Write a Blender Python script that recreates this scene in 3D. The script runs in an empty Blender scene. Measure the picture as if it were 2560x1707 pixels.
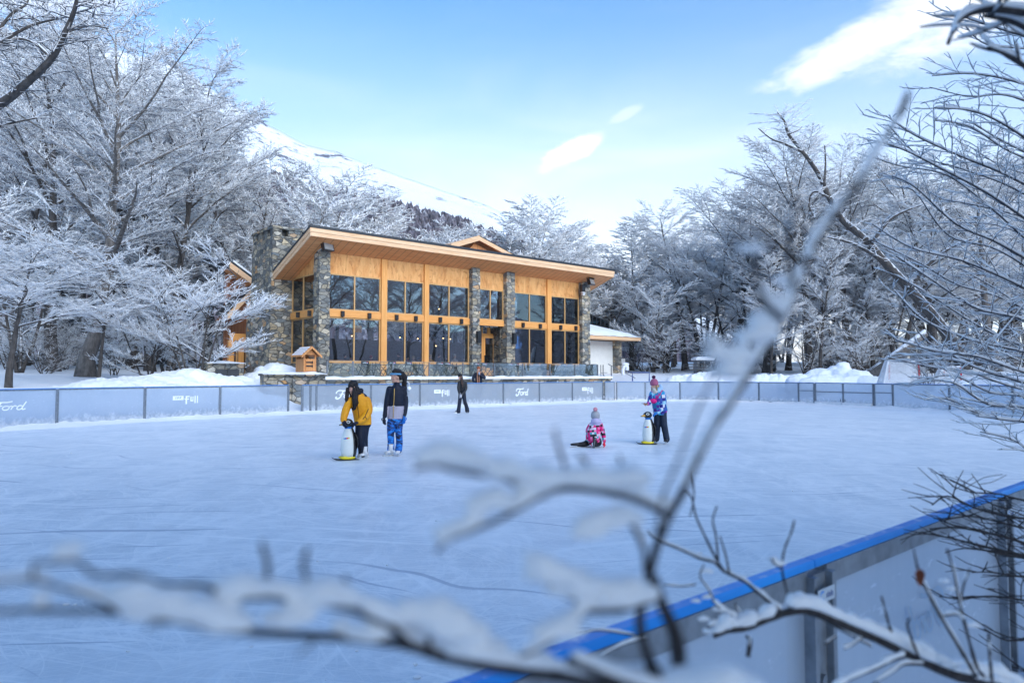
import math as _m
EXPOSURE = 2.06
SUN_E = 1.05
SUN_EL, SUN_AZ = _m.radians(27), _m.radians(148)     # low winter sun behind the photographer, veiled
SUN_LAZ, SUN_LEL = SUN_AZ, SUN_EL
SKY_ST = 0.082
VEIL_C = (4.2, 4.35, 4.5, 1)
CLOUD_C = (4.4, 4.45, 4.5, 1)
SKY_TINT = (.44, .78, 1.0, 1)
import bpy, bmesh, math, random
import numpy as np
from mathutils import Vector, Matrix, noise as mnoise
S = bpy.context.scene
COL = S.collection
R = math.radians
CAMZ = 1.65
PITCH = R(2.77)
FPX = 2560*24/36.0
CP, SP = math.cos(PITCH), math.sin(PITCH)

def ray(px, py):
    x = (px-1280)/FPX; y = -(py-853.5)/FPX
    return Vector((x, CP - y*SP, SP + y*CP))
def pix(px, py, Y):
    d = ray(px, py); return Vector((0, 0, CAMZ)) + d*(Y/d.y)
def gnd(px, py, z=0.0):
    d = ray(px, py); return Vector((0, 0, CAMZ)) + d*((z-CAMZ)/d.z)
RU = Matrix.Rotation(R(40), 4, 'Z')            # rink and lodge frame: u along the front, v away from the camera
RUI = RU.inverted()
def W(u, v, z=0.0): return RU @ Vector((u, v, z))
def UV(p): return RUI @ Vector(p)
def pv(px, py, v):
    d = RUI @ ray(px, py); t = v/d.y
    return Vector((d.x*t, v, CAMZ+d.z*t))      # (u, v, z)
def pu(px, py, u):
    d = RUI @ ray(px, py); t = u/d.x
    return Vector((u, d.y*t, CAMZ+d.z*t))

class MB:
    def __init__(s, M=None):
        s.v = []; s.f = []; s.m = []; s.M = M if M is not None else Matrix.Identity(4)
    def add(s, verts, faces, mi=0, M=None):
        b = len(s.v); T = s.M @ M if M is not None else s.M
        s.v.extend([T @ Vector(p) for p in verts])
        s.f.extend([tuple(i+b for i in f) for f in faces]); s.m.extend([mi]*len(faces))
        return s
    def box(s, x0, x1, y0, y1, z0, z1, mi=0, M=None):
        V = [(x0,y0,z0),(x1,y0,z0),(x1,y1,z0),(x0,y1,z0),(x0,y0,z1),(x1,y0,z1),(x1,y1,z1),(x0,y1,z1)]
        return s.add(V, [(3,2,1,0),(4,5,6,7),(0,1,5,4),(1,2,6,5),(2,3,7,6),(3,0,4,7)], mi, M)
    def bar(s, a, b, w, h, mi=0, up=(0,0,1)):
        a = Vector(a); b = Vector(b); d = (b-a); L = d.length; d.normalize()
        up = Vector(up)
        if abs(d.dot(up)) > .95: up = Vector((0,1,0)) if abs(d.y) < .9 else Vector((1,0,0))
        x = d.cross(up).normalized(); y = x.cross(d).normalized()
        M = Matrix(((x.x,d.x,y.x,a.x),(x.y,d.y,y.y,a.y),(x.z,d.z,y.z,a.z),(0,0,0,1)))
        return s.box(-w/2, w/2, 0, L, -h/2, h/2, mi, M)
    def tube(s, pts, rad, n=6, mi=0, cap=True, flat=1.0):
        pts = [Vector(p) for p in pts]; k = len(pts)
        if not hasattr(rad, '__len__'): rad = [rad]*k
        V = []; ref = None
        for i in range(k):
            d = (pts[min(i+1,k-1)]-pts[max(i-1,0)])
            if d.length < 1e-9: d = Vector((0,0,1))
            d.normalize()
            if ref is None:
                ref = Vector((0,0,1)) if abs(d.z) < .9 else Vector((1,0,0))
            x = d.cross(ref)
            if x.length < 1e-6: x = d.cross(Vector((0,1,0)))
            x.normalize(); y = x.cross(d); ref = y
            for j in range(n):
                a = 2*math.pi*j/n
                V.append(pts[i]+x*(math.cos(a)*rad[i])+y*(math.sin(a)*rad[i]*flat))
        F = []
        for i in range(k-1):
            for j in range(n):
                a = i*n+j; b = i*n+(j+1)%n
                F.append((a, b, b+n, a+n))
        if cap: F.append(tuple(range(n-1,-1,-1))); F.append(tuple(range((k-1)*n, k*n)))
        return s.add(V, F, mi)
    def loft(s, rings, mi=0, cap=True, M=None):
        n = len(rings[0]); V = [p for r in rings for p in r]; F = []
        for i in range(len(rings)-1):
            for j in range(n):
                a = i*n+j; b = i*n+(j+1)%n
                F.append((a, b, b+n, a+n))
        if cap: F.append(tuple(range(n-1,-1,-1))); F.append(tuple(range((len(rings)-1)*n, len(rings)*n)))
        return s.add(V, F, mi, M)
    def ell(s, c, r, nu=12, nv=8, mi=0, M=None):
        c = Vector(c); rings = []
        if not hasattr(r, '__len__'): r = (r,r,r)
        for i in range(nv+1):
            t = -math.pi/2 + math.pi*(i if 0<i<nv else (i+.02 if i==0 else i-.02))/nv
            rings.append([c+Vector((r[0]*math.cos(t)*math.cos(2*math.pi*j/nu), r[1]*math.cos(t)*math.sin(2*math.pi*j/nu), r[2]*math.sin(t))) for j in range(nu)])
        return s.loft(rings, mi, True, M)
    def lathe(s, prof, n=16, mi=0, M=None):
        rings = [[(r*math.cos(2*math.pi*j/n), r*math.sin(2*math.pi*j/n), z) for j in range(n)] for r, z in prof]
        return s.loft(rings, mi, True, M)
    def prism(s, poly, dvec, mi=0, M=None):
        n = len(poly); d = Vector(dvec)
        V = [Vector(p) for p in poly]+[Vector(p)+d for p in poly]
        F = [tuple(range(n-1,-1,-1)), tuple(range(n,2*n))]+[(i,(i+1)%n,(i+1)%n+n,i+n) for i in range(n)]
        return s.add(V, F, mi, M)
    def build(s, name, mats, parent=None, smooth=False, auto=None):
        if not isinstance(mats, (list, tuple)): mats = [mats]
        me = bpy.data.meshes.new(name)
        if parent is not None:
            I = wm(parent).inverted(); V = [I @ p for p in s.v]
        else: V = s.v
        me.from_pydata([tuple(p) for p in V], [], s.f)
        for m in mats: me.materials.append(m)
        if len(mats) > 1: me.polygons.foreach_set('material_index', s.m)
        bm = bmesh.new(); bm.from_mesh(me); bmesh.ops.recalc_face_normals(bm, faces=bm.faces); bm.to_mesh(me); bm.free()
        if smooth: me.polygons.foreach_set('use_smooth', [True]*len(me.polygons))
        me.update()
        o = bpy.data.objects.new(name, me); COL.objects.link(o)
        if parent is not None: o.parent = parent
        return o

def wm(o):
    m = Matrix.LocRotScale(o.location, o.rotation_euler, o.scale)
    return wm(o.parent) @ m if o.parent else m
def tag(o, label=None, cat=None, group=None, kind=None):
    if label: o['label'] = label
    if cat: o['category'] = cat
    if group: o['group'] = group
    if kind: o['kind'] = kind
    return o
def thing(name, label, cat, loc=(0,0,0), rz=0.0, group=None, parent=None):
    o = bpy.data.objects.new(name, None); COL.objects.link(o)
    o.location = loc; o.rotation_euler = (0,0,rz); o.empty_display_size = .2
    if parent is not None: o.parent = parent
    return tag(o, label, cat, group)
def kids(o): return [c for c in bpy.data.objects if c.parent == o]
def copy_tree(o, parent=None):
    c = o.copy(); COL.objects.link(c); c.parent = parent
    for ch in kids(o): copy_tree(ch, c)
    return c
def np_mesh(name, V, F, mats, mi=None, smooth=False):
    """V (n,3) float array, F (m,k) int array with constant k"""
    me = bpy.data.meshes.new(name); F = np.asarray(F, dtype=np.int32); V = np.asarray(V, dtype=np.float32)
    k = F.shape[1]
    me.vertices.add(len(V)); me.vertices.foreach_set('co', V.ravel())
    me.loops.add(F.size); me.loops.foreach_set('vertex_index', F.ravel())
    me.polygons.add(len(F)); me.polygons.foreach_set('loop_start', np.arange(0, F.size, k, dtype=np.int32))
    for m in mats: me.materials.append(m)
    if mi is not None: me.polygons.foreach_set('material_index', np.asarray(mi, dtype=np.int32))
    if smooth: me.polygons.foreach_set('use_smooth', np.ones(len(F), dtype=bool))
    me.update(calc_edges=True); me.validate()
    return me
def link_mesh(name, me, parent=None, loc=(0,0,0)):
    o = bpy.data.objects.new(name, me); COL.objects.link(o); o.location = loc
    if parent is not None: o.parent = parent
    return o

def fuse(mb, name, mats, samp, parent, T, vox, iters=2):
    me = bpy.data.meshes.new('raw'); me.from_pydata([tuple(p) for p in mb.v], [], mb.f)
    bm = bmesh.new(); bm.from_mesh(me); bmesh.ops.recalc_face_normals(bm, faces=bm.faces); bm.to_mesh(me); bm.free()
    o = bpy.data.objects.new('raw', me); COL.objects.link(o)
    r = o.modifiers.new('r', 'REMESH'); r.mode = 'VOXEL'; r.voxel_size = vox; r.use_smooth_shade = True
    sm = o.modifiers.new('s', 'SMOOTH'); sm.factor = .5; sm.iterations = iters
    dg = bpy.context.evaluated_depsgraph_get(); ev = o.evaluated_get(dg); m2 = bpy.data.meshes.new_from_object(ev)
    bpy.data.objects.remove(o); m2.name = name
    m2.materials.clear()
    for m in mats: m2.materials.append(m)
    n = len(m2.polygons)
    if samp and len(mats) > 1:
        co = np.empty(n*3); m2.polygons.foreach_get('center', co); co = co.reshape(-1, 3)
        C_ = np.array([tuple(p) for p, *_ in samp]); Rr = np.array([r for _, r, *_ in samp]); I = np.array([i for _, _, i, _ in samp]); Pr = np.array([q for *_, q in samp])
        out = np.empty(n, dtype=np.int32)
        for a in range(0, n, 4000):
            dd = np.linalg.norm(co[a:a+4000, None, :]-C_[None], axis=2)-Rr[None]-Pr[None]; out[a:a+4000] = I[dd.argmin(1)]
        m2.polygons.foreach_set('material_index', out)
    m2.polygons.foreach_set('use_smooth', [True]*n)
    ob = bpy.data.objects.new(name, m2); COL.objects.link(ob); ob.parent = parent
    if samp is None: pass
    return ob

# ---------------------------------------------------------------- materials
class NT:
    def __init__(s, name):
        s.m = bpy.data.materials.new(name); s.m.use_nodes = True
        s.t = s.m.node_tree; s.n = s.t.nodes; s.n.clear()
        s.out = s.n.new('ShaderNodeOutputMaterial')
    def new(s, typ, **kw):
        n = s.n.new(typ)
        for k, v in kw.items():
            if k.startswith('i_'):
                key = k[2:]; n.inputs[int(key) if key.isdigit() else key.replace('_',' ')].default_value = v
            else: setattr(n, k, v)
        return n
    def link(s, a, b): s.t.links.new(a, b)
    def coord(s, scale=(1,1,1), rot=(0,0,0), kind='Object', loc=(0,0,0)):
        tc = s.new('ShaderNodeTexCoord'); mp = s.new('ShaderNodeMapping')
        mp.inputs['Scale'].default_value = scale; mp.inputs['Rotation'].default_value = rot; mp.inputs['Location'].default_value = loc
        s.link(tc.outputs[kind], mp.inputs['Vector']); return mp.outputs[0]
    def noise(s, vec, scale=5, detail=4, rough=.55, dist=0.0):
        n = s.new('ShaderNodeTexNoise'); n.inputs['Scale'].default_value = scale; n.inputs['Detail'].default_value = detail
        n.inputs['Roughness'].default_value = rough; n.inputs['Distortion'].default_value = dist
        s.link(vec, n.inputs['Vector']); return n.outputs['Fac']
    def ramp(s, fac, stops, interp='LINEAR'):
        r = s.new('ShaderNodeValToRGB'); e = r.color_ramp.elements; r.color_ramp.interpolation = interp
        while len(e) < len(stops): e.new(.5)
        for i, (p, c) in enumerate(stops):
            e[i].position = p; e[i].color = (*c, 1) if len(c) == 3 else c
        s.link(fac, r.inputs[0]); return r.outputs[0]
    def mix(s, fac, a, b, mode='MIX'):
        n = s.new('ShaderNodeMix'); n.data_type = 'RGBA'; n.blend_type = mode
        for val, i in ((fac, 0), (a, 6), (b, 7)):
            if hasattr(val, 'is_output'): s.link(val, n.inputs[i])
            else: n.inputs[i].default_value = val if not hasattr(val, '__len__') else ((*val, 1) if len(val) == 3 else val)
        return n.outputs[2]
    def math(s, op, a, b=0.0, clamp=False):
        n = s.new('ShaderNodeMath'); n.operation = op; n.use_clamp = clamp
        for val, i in ((a, 0), (b, 1)):
            if hasattr(val, 'is_output'): s.link(val, n.inputs[i])
            else: n.inputs[i].default_value = val
        return n.outputs[0]
    def maprange(s, x, a, b, c=0.0, d=1.0, smooth=False):
        n = s.new('ShaderNodeMapRange'); n.interpolation_type = 'SMOOTHSTEP' if smooth else 'LINEAR'
        s.link(x, n.inputs[0])
        for i, v in enumerate((a, b, c, d)): n.inputs[i+1].default_value = v
        return n.outputs[0]
    def bump(s, h, strength=.3, dist=.02):
        b = s.new('ShaderNodeBump'); b.inputs['Strength'].default_value = strength; b.inputs['Distance'].default_value = dist
        s.link(h, b.inputs['Height']); return b.outputs[0]
    def pbsdf(s, color=(.5,.5,.5), rough=.6, metal=0.0, normal=None, spec=.5, **kw):
        p = s.new('ShaderNodeBsdfPrincipled')
        for val, k in ((color, 'Base Color'), (rough, 'Roughness'), (metal, 'Metallic'), (spec, 'Specular IOR Level')):
            if hasattr(val, 'is_output'): s.link(val, p.inputs[k])
            else: p.inputs[k].default_value = val if not hasattr(val, '__len__') else ((*val, 1) if len(val) == 3 else val)
        if normal is not None: s.link(normal, p.inputs['Normal'])
        for k, v in kw.items(): p.inputs[k.replace('_', ' ')].default_value = v
        return p.outputs[0]
    def done(s, sh): s.link(sh, s.out.inputs['Surface']); return s.m
    def upz(s):
        g = s.new('ShaderNodeNewGeometry'); sp = s.new('ShaderNodeSeparateXYZ')
        s.link(g.outputs['Normal'], sp.inputs[0]); return sp.outputs[2]

def simple(name, col, rough=.6, metal=0.0, var=.12, scale=8.0, bump=0.0, spec=.5):
    t = NT(name); c = t.coord()
    n = t.noise(c, scale, 5)
    d = tuple(max(0, x*(1-var)) for x in col); l = tuple(min(1, x*(1+var)) for x in col)
    cc = t.ramp(n, [(.3, d), (.7, l)])
    nb = t.bump(t.noise(c, scale*3, 4), bump, .01) if bump else None
    return t.done(t.pbsdf(cc, rough, metal, nb, spec))
def flat_emit(name, col, st):
    t = NT(name); e = t.new('ShaderNodeEmission'); e.inputs[0].default_value = (*col, 1); e.inputs[1].default_value = st
    return t.done(e.outputs[0])
SNOWC = (.84, .86, .89)
M = {}
def mk_snow(name, scale=1.0, bumps=.35, dist=.05):
    t = NT(name); c = t.coord()
    n1 = t.noise(c, 1.3*scale, 5); n2 = t.noise(c, 14*scale, 4, .6)
    col = t.ramp(n1, [(.3, (.79,.82,.86)), (.7, (.88,.89,.91))])
    h = t.math('ADD', n1, t.math('ADD', t.math('MULTIPLY', n2, .3), t.math('MULTIPLY', t.noise(c, 4.5*scale, 6, .7), .5)))
    return t.done(t.pbsdf(col, .55, 0, t.bump(h, bumps, dist), .3, Subsurface_Weight=.0))
M['snow'] = mk_snow('snow_surface'); M['snow_fine'] = mk_snow('snow_clump', 6, .4, .01)

def mk_stone(name, scale=2.2, dark=1.0):
    t = NT(name); c = t.coord((1,1,1.9))
    nz = t.new('ShaderNodeTexNoise'); nz.inputs['Scale'].default_value = 2.5; t.link(c, nz.inputs['Vector'])
    mx = t.mix(.16, c, nz.outputs['Color'])
    vs = []
    for f in ('F1', 'DISTANCE_TO_EDGE'):
        v = t.new('ShaderNodeTexVoronoi'); v.feature = f; v.inputs['Scale'].default_value = scale; v.inputs['Randomness'].default_value = .85
        v.distance = 'EUCLIDEAN'; t.link(mx, v.inputs['Vector']); vs.append(v)
    sp = t.new('ShaderNodeSeparateColor'); t.link(vs[0].outputs['Color'], sp.inputs[0])
    k = dark
    tone = t.ramp(sp.outputs[0], [(0, (.085*k,.088*k,.09*k)), (.22, (.20*k,.20*k,.185*k)), (.40, (.34*k,.28*k,.19*k)), (.55, (.16*k,.18*k,.19*k)), (.68, (.27*k,.25*k,.21*k)), (.80, (.48*k,.39*k,.26*k)), (.90, (.46*k,.44*k,.39*k)), (1, (.44*k,.25*k,.11*k))])
    g = t.ramp(t.noise(c, 9, 6, .65), [(.25, (.45,.45,.45)), (.75, (1.25,1.25,1.25))])
    col = t.mix(1.0, tone, g, 'MULTIPLY')
    mort = t.ramp(vs[1].outputs['Distance'], [(.0, (0,0,0)), (.02, (.1,.1,.1)), (.06, (1,1,1))])
    col = t.mix(mort, (.10,.095,.088), col)
    h = t.math('ADD', t.math('MULTIPLY', mort, 1.0), t.math('MULTIPLY', t.noise(c, 12, 5), .35))
    return t.done(t.pbsdf(col, .85, 0, t.bump(h, .8, .06), .3))
M['stone'] = mk_stone('stone_masonry', 2.9, 1.25); M['stone_wall'] = mk_stone('stone_wall', 2.7, 1.1)

def mk_wood(name, c0, c1, axis=(1,1,1), knots=False, rough=.55, planks=None):
    t = NT(name); c = t.coord(axis)
    n = t.noise(c, 3.2, 7, .62, .8)
    col = t.ramp(n, [(.3, c0), (.5, tuple((a+b)/2 for a, b in zip(c0, c1))), (.72, c1)])
    if knots:
        c2 = t.coord((1.2,1.2,.7)); k = t.ramp(t.noise(c2, 2.4, 5, .6, 1.5), [(.50, (1,1,1)), (.70, (.55,.42,.33))])
        col = t.mix(.8, col, k, 'MULTIPLY')
    if planks:
        c3 = t.coord(); sp = t.new('ShaderNodeSeparateXYZ'); t.link(c3, sp.inputs[0])
        f = t.math('FRACT', t.math('MULTIPLY', sp.outputs[planks[0]], planks[1]))
        edge = t.ramp(f, [(0, (.35,.35,.35)), (.06, (1,1,1)), (.95, (1,1,1)), (1, (.35,.35,.35))])
        col = t.mix(1.0, col, edge, 'MULTIPLY')
    return t.done(t.pbsdf(col, rough, 0, t.bump(n, .15, .01), .35))
WD, WL = (.40,.165,.045), (.66,.33,.115)
M['ply'] = mk_wood('plywood_panel', (.62,.25,.065), (.88,.48,.18), (1,1,.22), True)
M['timber'] = mk_wood('timber_vertical', (.70,.29,.07), (.86,.43,.14), (6,6,.35))
M['timber_h'] = mk_wood('timber_horizontal', (.70,.28,.065), (.86,.42,.135), (.35,.35,6))
M['soffit'] = mk_wood('soffit_board', (.68,.25,.085), (.88,.43,.18), (.25,5,5), False, .6, (0, 2.2))
M['fascia'] = mk_wood('fascia_board', (.66,.36,.17), (.88,.62,.40), (.3,.3,9))
M['annex_wood'] = mk_wood('annex_cladding', (.26,.085,.035), (.42,.17,.07), (5,5,.4), False, .6, (0, 5))
M['hut_wood'] = mk_wood('cedar_board', (.52,.20,.06), (.74,.36,.14), (5,5,.4), False, .55, (0, 8))
M['mullion'] = simple('window_timber', (.60,.34,.13), .5)
M['roof_metal'] = simple('dark_roof_edge', (.02,.024,.03), .45)
M['black'] = simple('black_metal', (.015,.016,.018), .4)
M['charcoal'] = simple('charcoal_paint', (.03,.034,.04), .5)
M['white_paint'] = simple('white_door', (.72,.72,.70), .5, 0, .05, 2)
M['grey_wall'] = simple('grey_render', (.16,.17,.19), .8)
M['steel'] = simple('galvanised_steel', (.22,.25,.29), .5, .45, .25, 18, .05)
M['steel_dark'] = simple('brushed_steel', (.22,.23,.25), .4, .7, .2, 12)
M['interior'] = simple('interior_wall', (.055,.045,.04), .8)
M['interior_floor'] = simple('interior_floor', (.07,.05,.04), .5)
M['blue_pipe'] = simple('blue_rail_paint', (.03,.06,.22), .45)
M['white_plastic'] = simple('white_plastic', (.75,.76,.78), .35, 0, .05)

def mk_glass(name, tint, boost=1.0, base=.0, frost=0.0, frostc=(.7,.8,.8), rough=.0):
    t = NT(name)
    tr = t.new('ShaderNodeBsdfTransparent'); tr.inputs[0].default_value = (*tint, 1)
    gl = t.new('ShaderNodeBsdfGlossy'); gl.inputs['Color'].default_value = (.9,.95,1,1); gl.inputs['Roughness'].default_value = rough
    fr = t.new('ShaderNodeFresnel'); fr.inputs[0].default_value = 1.52
    c = t.coord(kind='Object')
    gl_n = t.bump(t.noise(c, .7, 2), .04, .05); t.link(gl_n, gl.inputs['Normal'])
    f = t.math('ADD', t.math('MULTIPLY', fr.outputs[0], boost), base, True)
    mx = t.new('ShaderNodeMixShader'); t.link(f, mx.inputs[0]); t.link(tr.outputs[0], mx.inputs[1]); t.link(gl.outputs[0], mx.inputs[2])
    sh = mx.outputs[0]
    if frost:
        df = t.new('ShaderNodeBsdfDiffuse'); df.inputs[0].default_value = (*frostc, 1)
        n = t.ramp(t.noise(c, 1.5, 6, .6), [(.3, (.5,.5,.5)), (.75, (1,1,1))])
        m2 = t.new('ShaderNodeMixShader'); t.link(t.math('MULTIPLY', n, frost), m2.inputs[0]); t.link(sh, m2.inputs[1]); t.link(df.outputs[0], m2.inputs[2]); sh = m2.outputs[0]
    return t.done(sh)
M['glass'] = mk_glass('window_glass', (.88,.90,.92), 1.8, .05)
M['glass_teal'] = mk_glass('teal_glass', (.18,.32,.36), 1.4, .05)
M['rail_glass'] = mk_glass('balustrade_glass', (.93,.97,.965), .7, .0, .03, (.5,.62,.62))

def mk_panel():
    t = NT('frosted_board_panel'); c = t.coord()
    n = t.noise(c, 1.6, 6, .6); sc = t.noise(t.coord((1,1,.25)), 22, 4, .6)
    col = t.ramp(n, [(.3, (.56,.64,.74)), (.7, (.74,.80,.87))])
    col = t.mix(.25, col, t.ramp(sc, [(.35, (.62,.67,.74)), (.65, (.88,.9,.94))]))
    sp_ = t.new('ShaderNodeSeparateXYZ'); t.link(c, sp_.inputs[0])
    spl = t.noise(t.coord((1,1,1)), 5, 6, .7); low = t.maprange(sp_.outputs[2], .02, .55, 1.0, 0.0)
    frost = t.maprange(t.math('ADD', t.math('MULTIPLY', low, .55), spl), .72, .98)
    scuff = t.maprange(t.noise(t.coord((1,1,3), (0,.5,0)), 9, 5, .75), .60, .70)
    frost = t.math('MAXIMUM', frost, t.math('MULTIPLY', scuff, .55)); col = t.mix(frost, col, (.87,.89,.92))
    df = t.new('ShaderNodeBsdfDiffuse'); t.link(col, df.inputs[0])
    tl = t.new('ShaderNodeBsdfTranslucent'); tl.inputs[0].default_value = (.80,.86,.93,1)
    tr = t.new('ShaderNodeBsdfTransparent'); tr.inputs[0].default_value = (.8,.87,.95,1)
    gl = t.new('ShaderNodeBsdfGlossy'); gl.inputs['Roughness'].default_value = .35
    m1 = t.new('ShaderNodeMixShader'); m1.inputs[0].default_value = .55; t.link(df.outputs[0], m1.inputs[1]); t.link(tl.outputs[0], m1.inputs[2])
    m2 = t.new('ShaderNodeMixShader'); t.link(t.maprange(t.math('ADD', frost, 0), 0, 1, .48, .06), m2.inputs[0]); t.link(m1.outputs[0], m2.inputs[1]); t.link(tr.outputs[0], m2.inputs[2])
    fr = t.new('ShaderNodeFresnel'); fr.inputs[0].default_value = 1.3
    m3 = t.new('ShaderNodeMixShader'); t.link(t.math('MULTIPLY', fr.outputs[0], .6), m3.inputs[0]); t.link(m2.outputs[0], m3.inputs[1]); t.link(gl.outputs[0], m3.inputs[2])
    return t.done(m3.outputs[0])
M['panel'] = mk_panel()
M['cap_blue'] = None
def mk_cap():
    t = NT('blue_cap_rail'); c = t.coord()
    n = t.noise(c, 26, 5, .6); n2 = t.noise(c, 3, 3)
    fr = t.ramp(n, [(.55, (0,0,0)), (.68, (1,1,1))]); up = t.maprange(t.upz(), .5, .9)
    f = t.math('MULTIPLY', t.math('MULTIPLY', fr, up), .6)
    col = t.mix(f, t.ramp(n2, [(.3, (.006,.20,.66)), (.7, (.012,.29,.82))]), (.55,.68,.85))
    return t.done(t.pbsdf(col, .4, 0, None, .4))
M['cap_blue'] = mk_cap()
t = NT('printed_white'); M['print_white'] = t.done(t.pbsdf((.86,.88,.92), .5))
t = NT('printed_blue_grey'); M['print_blue'] = t.done(t.pbsdf((.26,.36,.50), .5))

def mk_ice():
    t = NT('skated_ice'); c = t.coord()
    big = t.noise(c, .16, 4); mid = t.noise(c, .9, 6, .62)
    col = t.ramp(big, [(.3, (.50,.585,.665)), (.7, (.72,.775,.83))])
    col = t.mix(.45, col, t.ramp(mid, [(.3, (.36,.48,.59)), (.7, (.90,.92,.945))]))
    warp = t.new('ShaderNodeTexNoise'); warp.inputs['Scale'].default_value = .11; warp.inputs['Detail'].default_value = 3; t.link(c, warp.inputs['Vector'])
    cw = t.mix(1.0, c, t.mix(1.0, warp.outputs['Color'], (2.2, 2.2, 0), 'MULTIPLY'), 'ADD')
    warp2 = t.new('ShaderNodeTexNoise'); warp2.inputs['Scale'].default_value = .35; warp2.inputs['Detail'].default_value = 2; t.link(c, warp2.inputs['Vector'])
    cv = t.mix(1.0, c, t.mix(1.0, warp2.outputs['Color'], (1.5, 1.5, 0), 'MULTIPLY'), 'ADD')
    total = None
    # skate scratches: strongly stretched noise at several headings, bent by slow warps
    for i, (sx, sy, ang, lo, hi, amt, src) in enumerate(((.25, 9, .12, .61, .66, .9, cw), (.3, 12, -.30, .62, .67, .8, cw), (.35, 14, .62, .62, .67, .8, cv), (.4, 16, -.85, .63, .68, .6, cv), (.6, 34, .2, .58, .66, .8, cw), (.7, 40, -.12, .58, .66, .75, cv), (.8, 38, .9, .60, .67, .7, cv), (.8, 44, -.75, .60, .67, .65, cw), (1.3, 80, .3, .56, .68, .65, cw), (1.5, 95, -.4, .56, .68, .6, cv), (1.6, 85, 1.2, .58, .69, .6, cv))):
        m_ = t.new('ShaderNodeMapping'); m_.vector_type = 'TEXTURE' if False else 'POINT'; m_.inputs['Rotation'].default_value = (0, 0, ang); m_.inputs['Scale'].default_value = (sx, sy, 1); m_.inputs['Location'].default_value = (7.3*i, 3.9*i, 0)
        rt = t.new('ShaderNodeVectorRotate'); rt.rotation_type = 'Z_AXIS'; rt.inputs['Angle'].default_value = ang; t.link(src, rt.inputs['Vector']); m_.inputs['Rotation'].default_value = (0, 0, 0); t.link(rt.outputs[0], m_.inputs['Vector'])
        ln = t.maprange(t.noise(m_.outputs[0], 1.0, 2, .5), lo, hi)
        br = t.maprange(t.noise(c, .4+.35*i, 3), .30, .50)
        ln = t.math('MULTIPLY', t.math('MULTIPLY', ln, br), amt)
        total = ln if total is None else t.math('MAXIMUM', total, ln)
    frosty = t.maprange(t.noise(t.coord((1,.45,1), (0,0,.3)), 2.2, 9, .80, 1.0), .46, .62); rings = None
    for i, (sc, k_, wd) in enumerate(((.10, 1.1, .030), (.17, 1.7, .045), (.31, 3.0, .06))):
        v = t.new('ShaderNodeTexVoronoi'); v.inputs['Scale'].default_value = sc; v.inputs['Randomness'].default_value = 1; mp = t.new('ShaderNodeMapping'); mp.inputs['Location'].default_value = (5.3*i, 2.1*i, 0); t.link(cv, mp.inputs['Vector']); t.link(mp.outputs[0], v.inputs['Vector'])
        fr_ = t.math('FRACT', t.math('MULTIPLY', t.math('DIVIDE', v.outputs['Distance'], sc), k_*.35))
        ln = t.math('MULTIPLY', t.maprange(fr_, 0, wd, 1, 0), t.maprange(t.noise(c, .5+i*.4, 3), .46, .60)); rings = ln if rings is None else t.math('MAXIMUM', rings, ln)
    col = t.mix(t.math('MULTIPLY', rings, .55), col, (.88,.92,.95))
    col = t.mix(t.math('MULTIPLY', frosty, .75), col, (.86,.90,.94))
    col = t.mix(t.math('MULTIPLY', total, .92), col, (.90,.93,.96))
    g = None
    for i, (sx, sy, ang, lo, hi, src) in enumerate(((.22, 8, .35, .66, .70, cv), (.3, 11, -.2, .67, .71, cw))):
        rt = t.new('ShaderNodeVectorRotate'); rt.rotation_type = 'Z_AXIS'; rt.inputs['Angle'].default_value = ang; t.link(src, rt.inputs['Vector'])
        m_ = t.new('ShaderNodeMapping'); m_.inputs['Scale'].default_value = (sx, sy, 1); m_.inputs['Location'].default_value = (31+9*i, 5, 0); t.link(rt.outputs[0], m_.inputs['Vector'])
        l = t.maprange(t.noise(m_.outputs[0], 1.0, 2, .5), lo, hi); g = l if g is None else t.math('MAXIMUM', g, l)
    col = t.mix(t.math('MULTIPLY', g, .55), col, (.16,.25,.38))
    grain = t.noise(c, 60, 3, .7)
    h = t.math('ADD', t.math('MULTIPLY', total, .5), t.math('MULTIPLY', grain, .4))
    rough = t.math('ADD', .25, t.math('MULTIPLY', t.math('ADD', total, mid), .20))
    return t.done(t.pbsdf(col, rough, 0, t.bump(h, .25, .004), .5))
M['ice'] = mk_ice()

def mk_bark(name, c0, c1, snow_lo, snow_hi, amount=1.0, scale=1.0):
    t = NT(name); c = t.coord((1,1,.35)); cc = t.coord()
    n = t.noise(c, 9*scale, 6, .65); col = t.ramp(n, [(.3, c0), (.7, c1)])
    s = t.math('ADD', t.upz(), t.math('MULTIPLY', t.math('SUBTRACT', t.noise(cc, 5*scale, 4, .6), .5), 1.1))
    f = t.math('MULTIPLY', t.maprange(s, snow_lo, snow_hi), amount)
    return t.done(t.pbsdf(t.mix(f, col, SNOWC), .85, 0, t.bump(n, .5, .03), .2))
M['bark'] = mk_bark('tree_bark', (.035,.031,.03), (.12,.105,.095), .35, .7)
M['bark_pale'] = mk_bark('pale_tree_bark', (.07,.062,.057), (.22,.195,.175), .4, .8)
M['twig'] = mk_bark('frosted_twig', (.32,.33,.36), (.50,.51,.54), -1.2, -.05)
M['twig_mid'] = mk_bark('half_frosted_twig', (.060,.064,.085), (.15,.155,.185), -.70, .40)
M['twig_dark'] = mk_bark('dark_twig', (.05,.048,.055), (.13,.125,.13), -.5, .6)
M['near_bark_frost'] = mk_bark('near_twig_frosted', (.035,.036,.045), (.11,.105,.115), -.35, .65, .8, 8)
M['near_bark'] = mk_bark('near_twig_bark', (.022,.021,.025), (.085,.078,.08), 2.0, 3.0, 0.0, 20)
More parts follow.
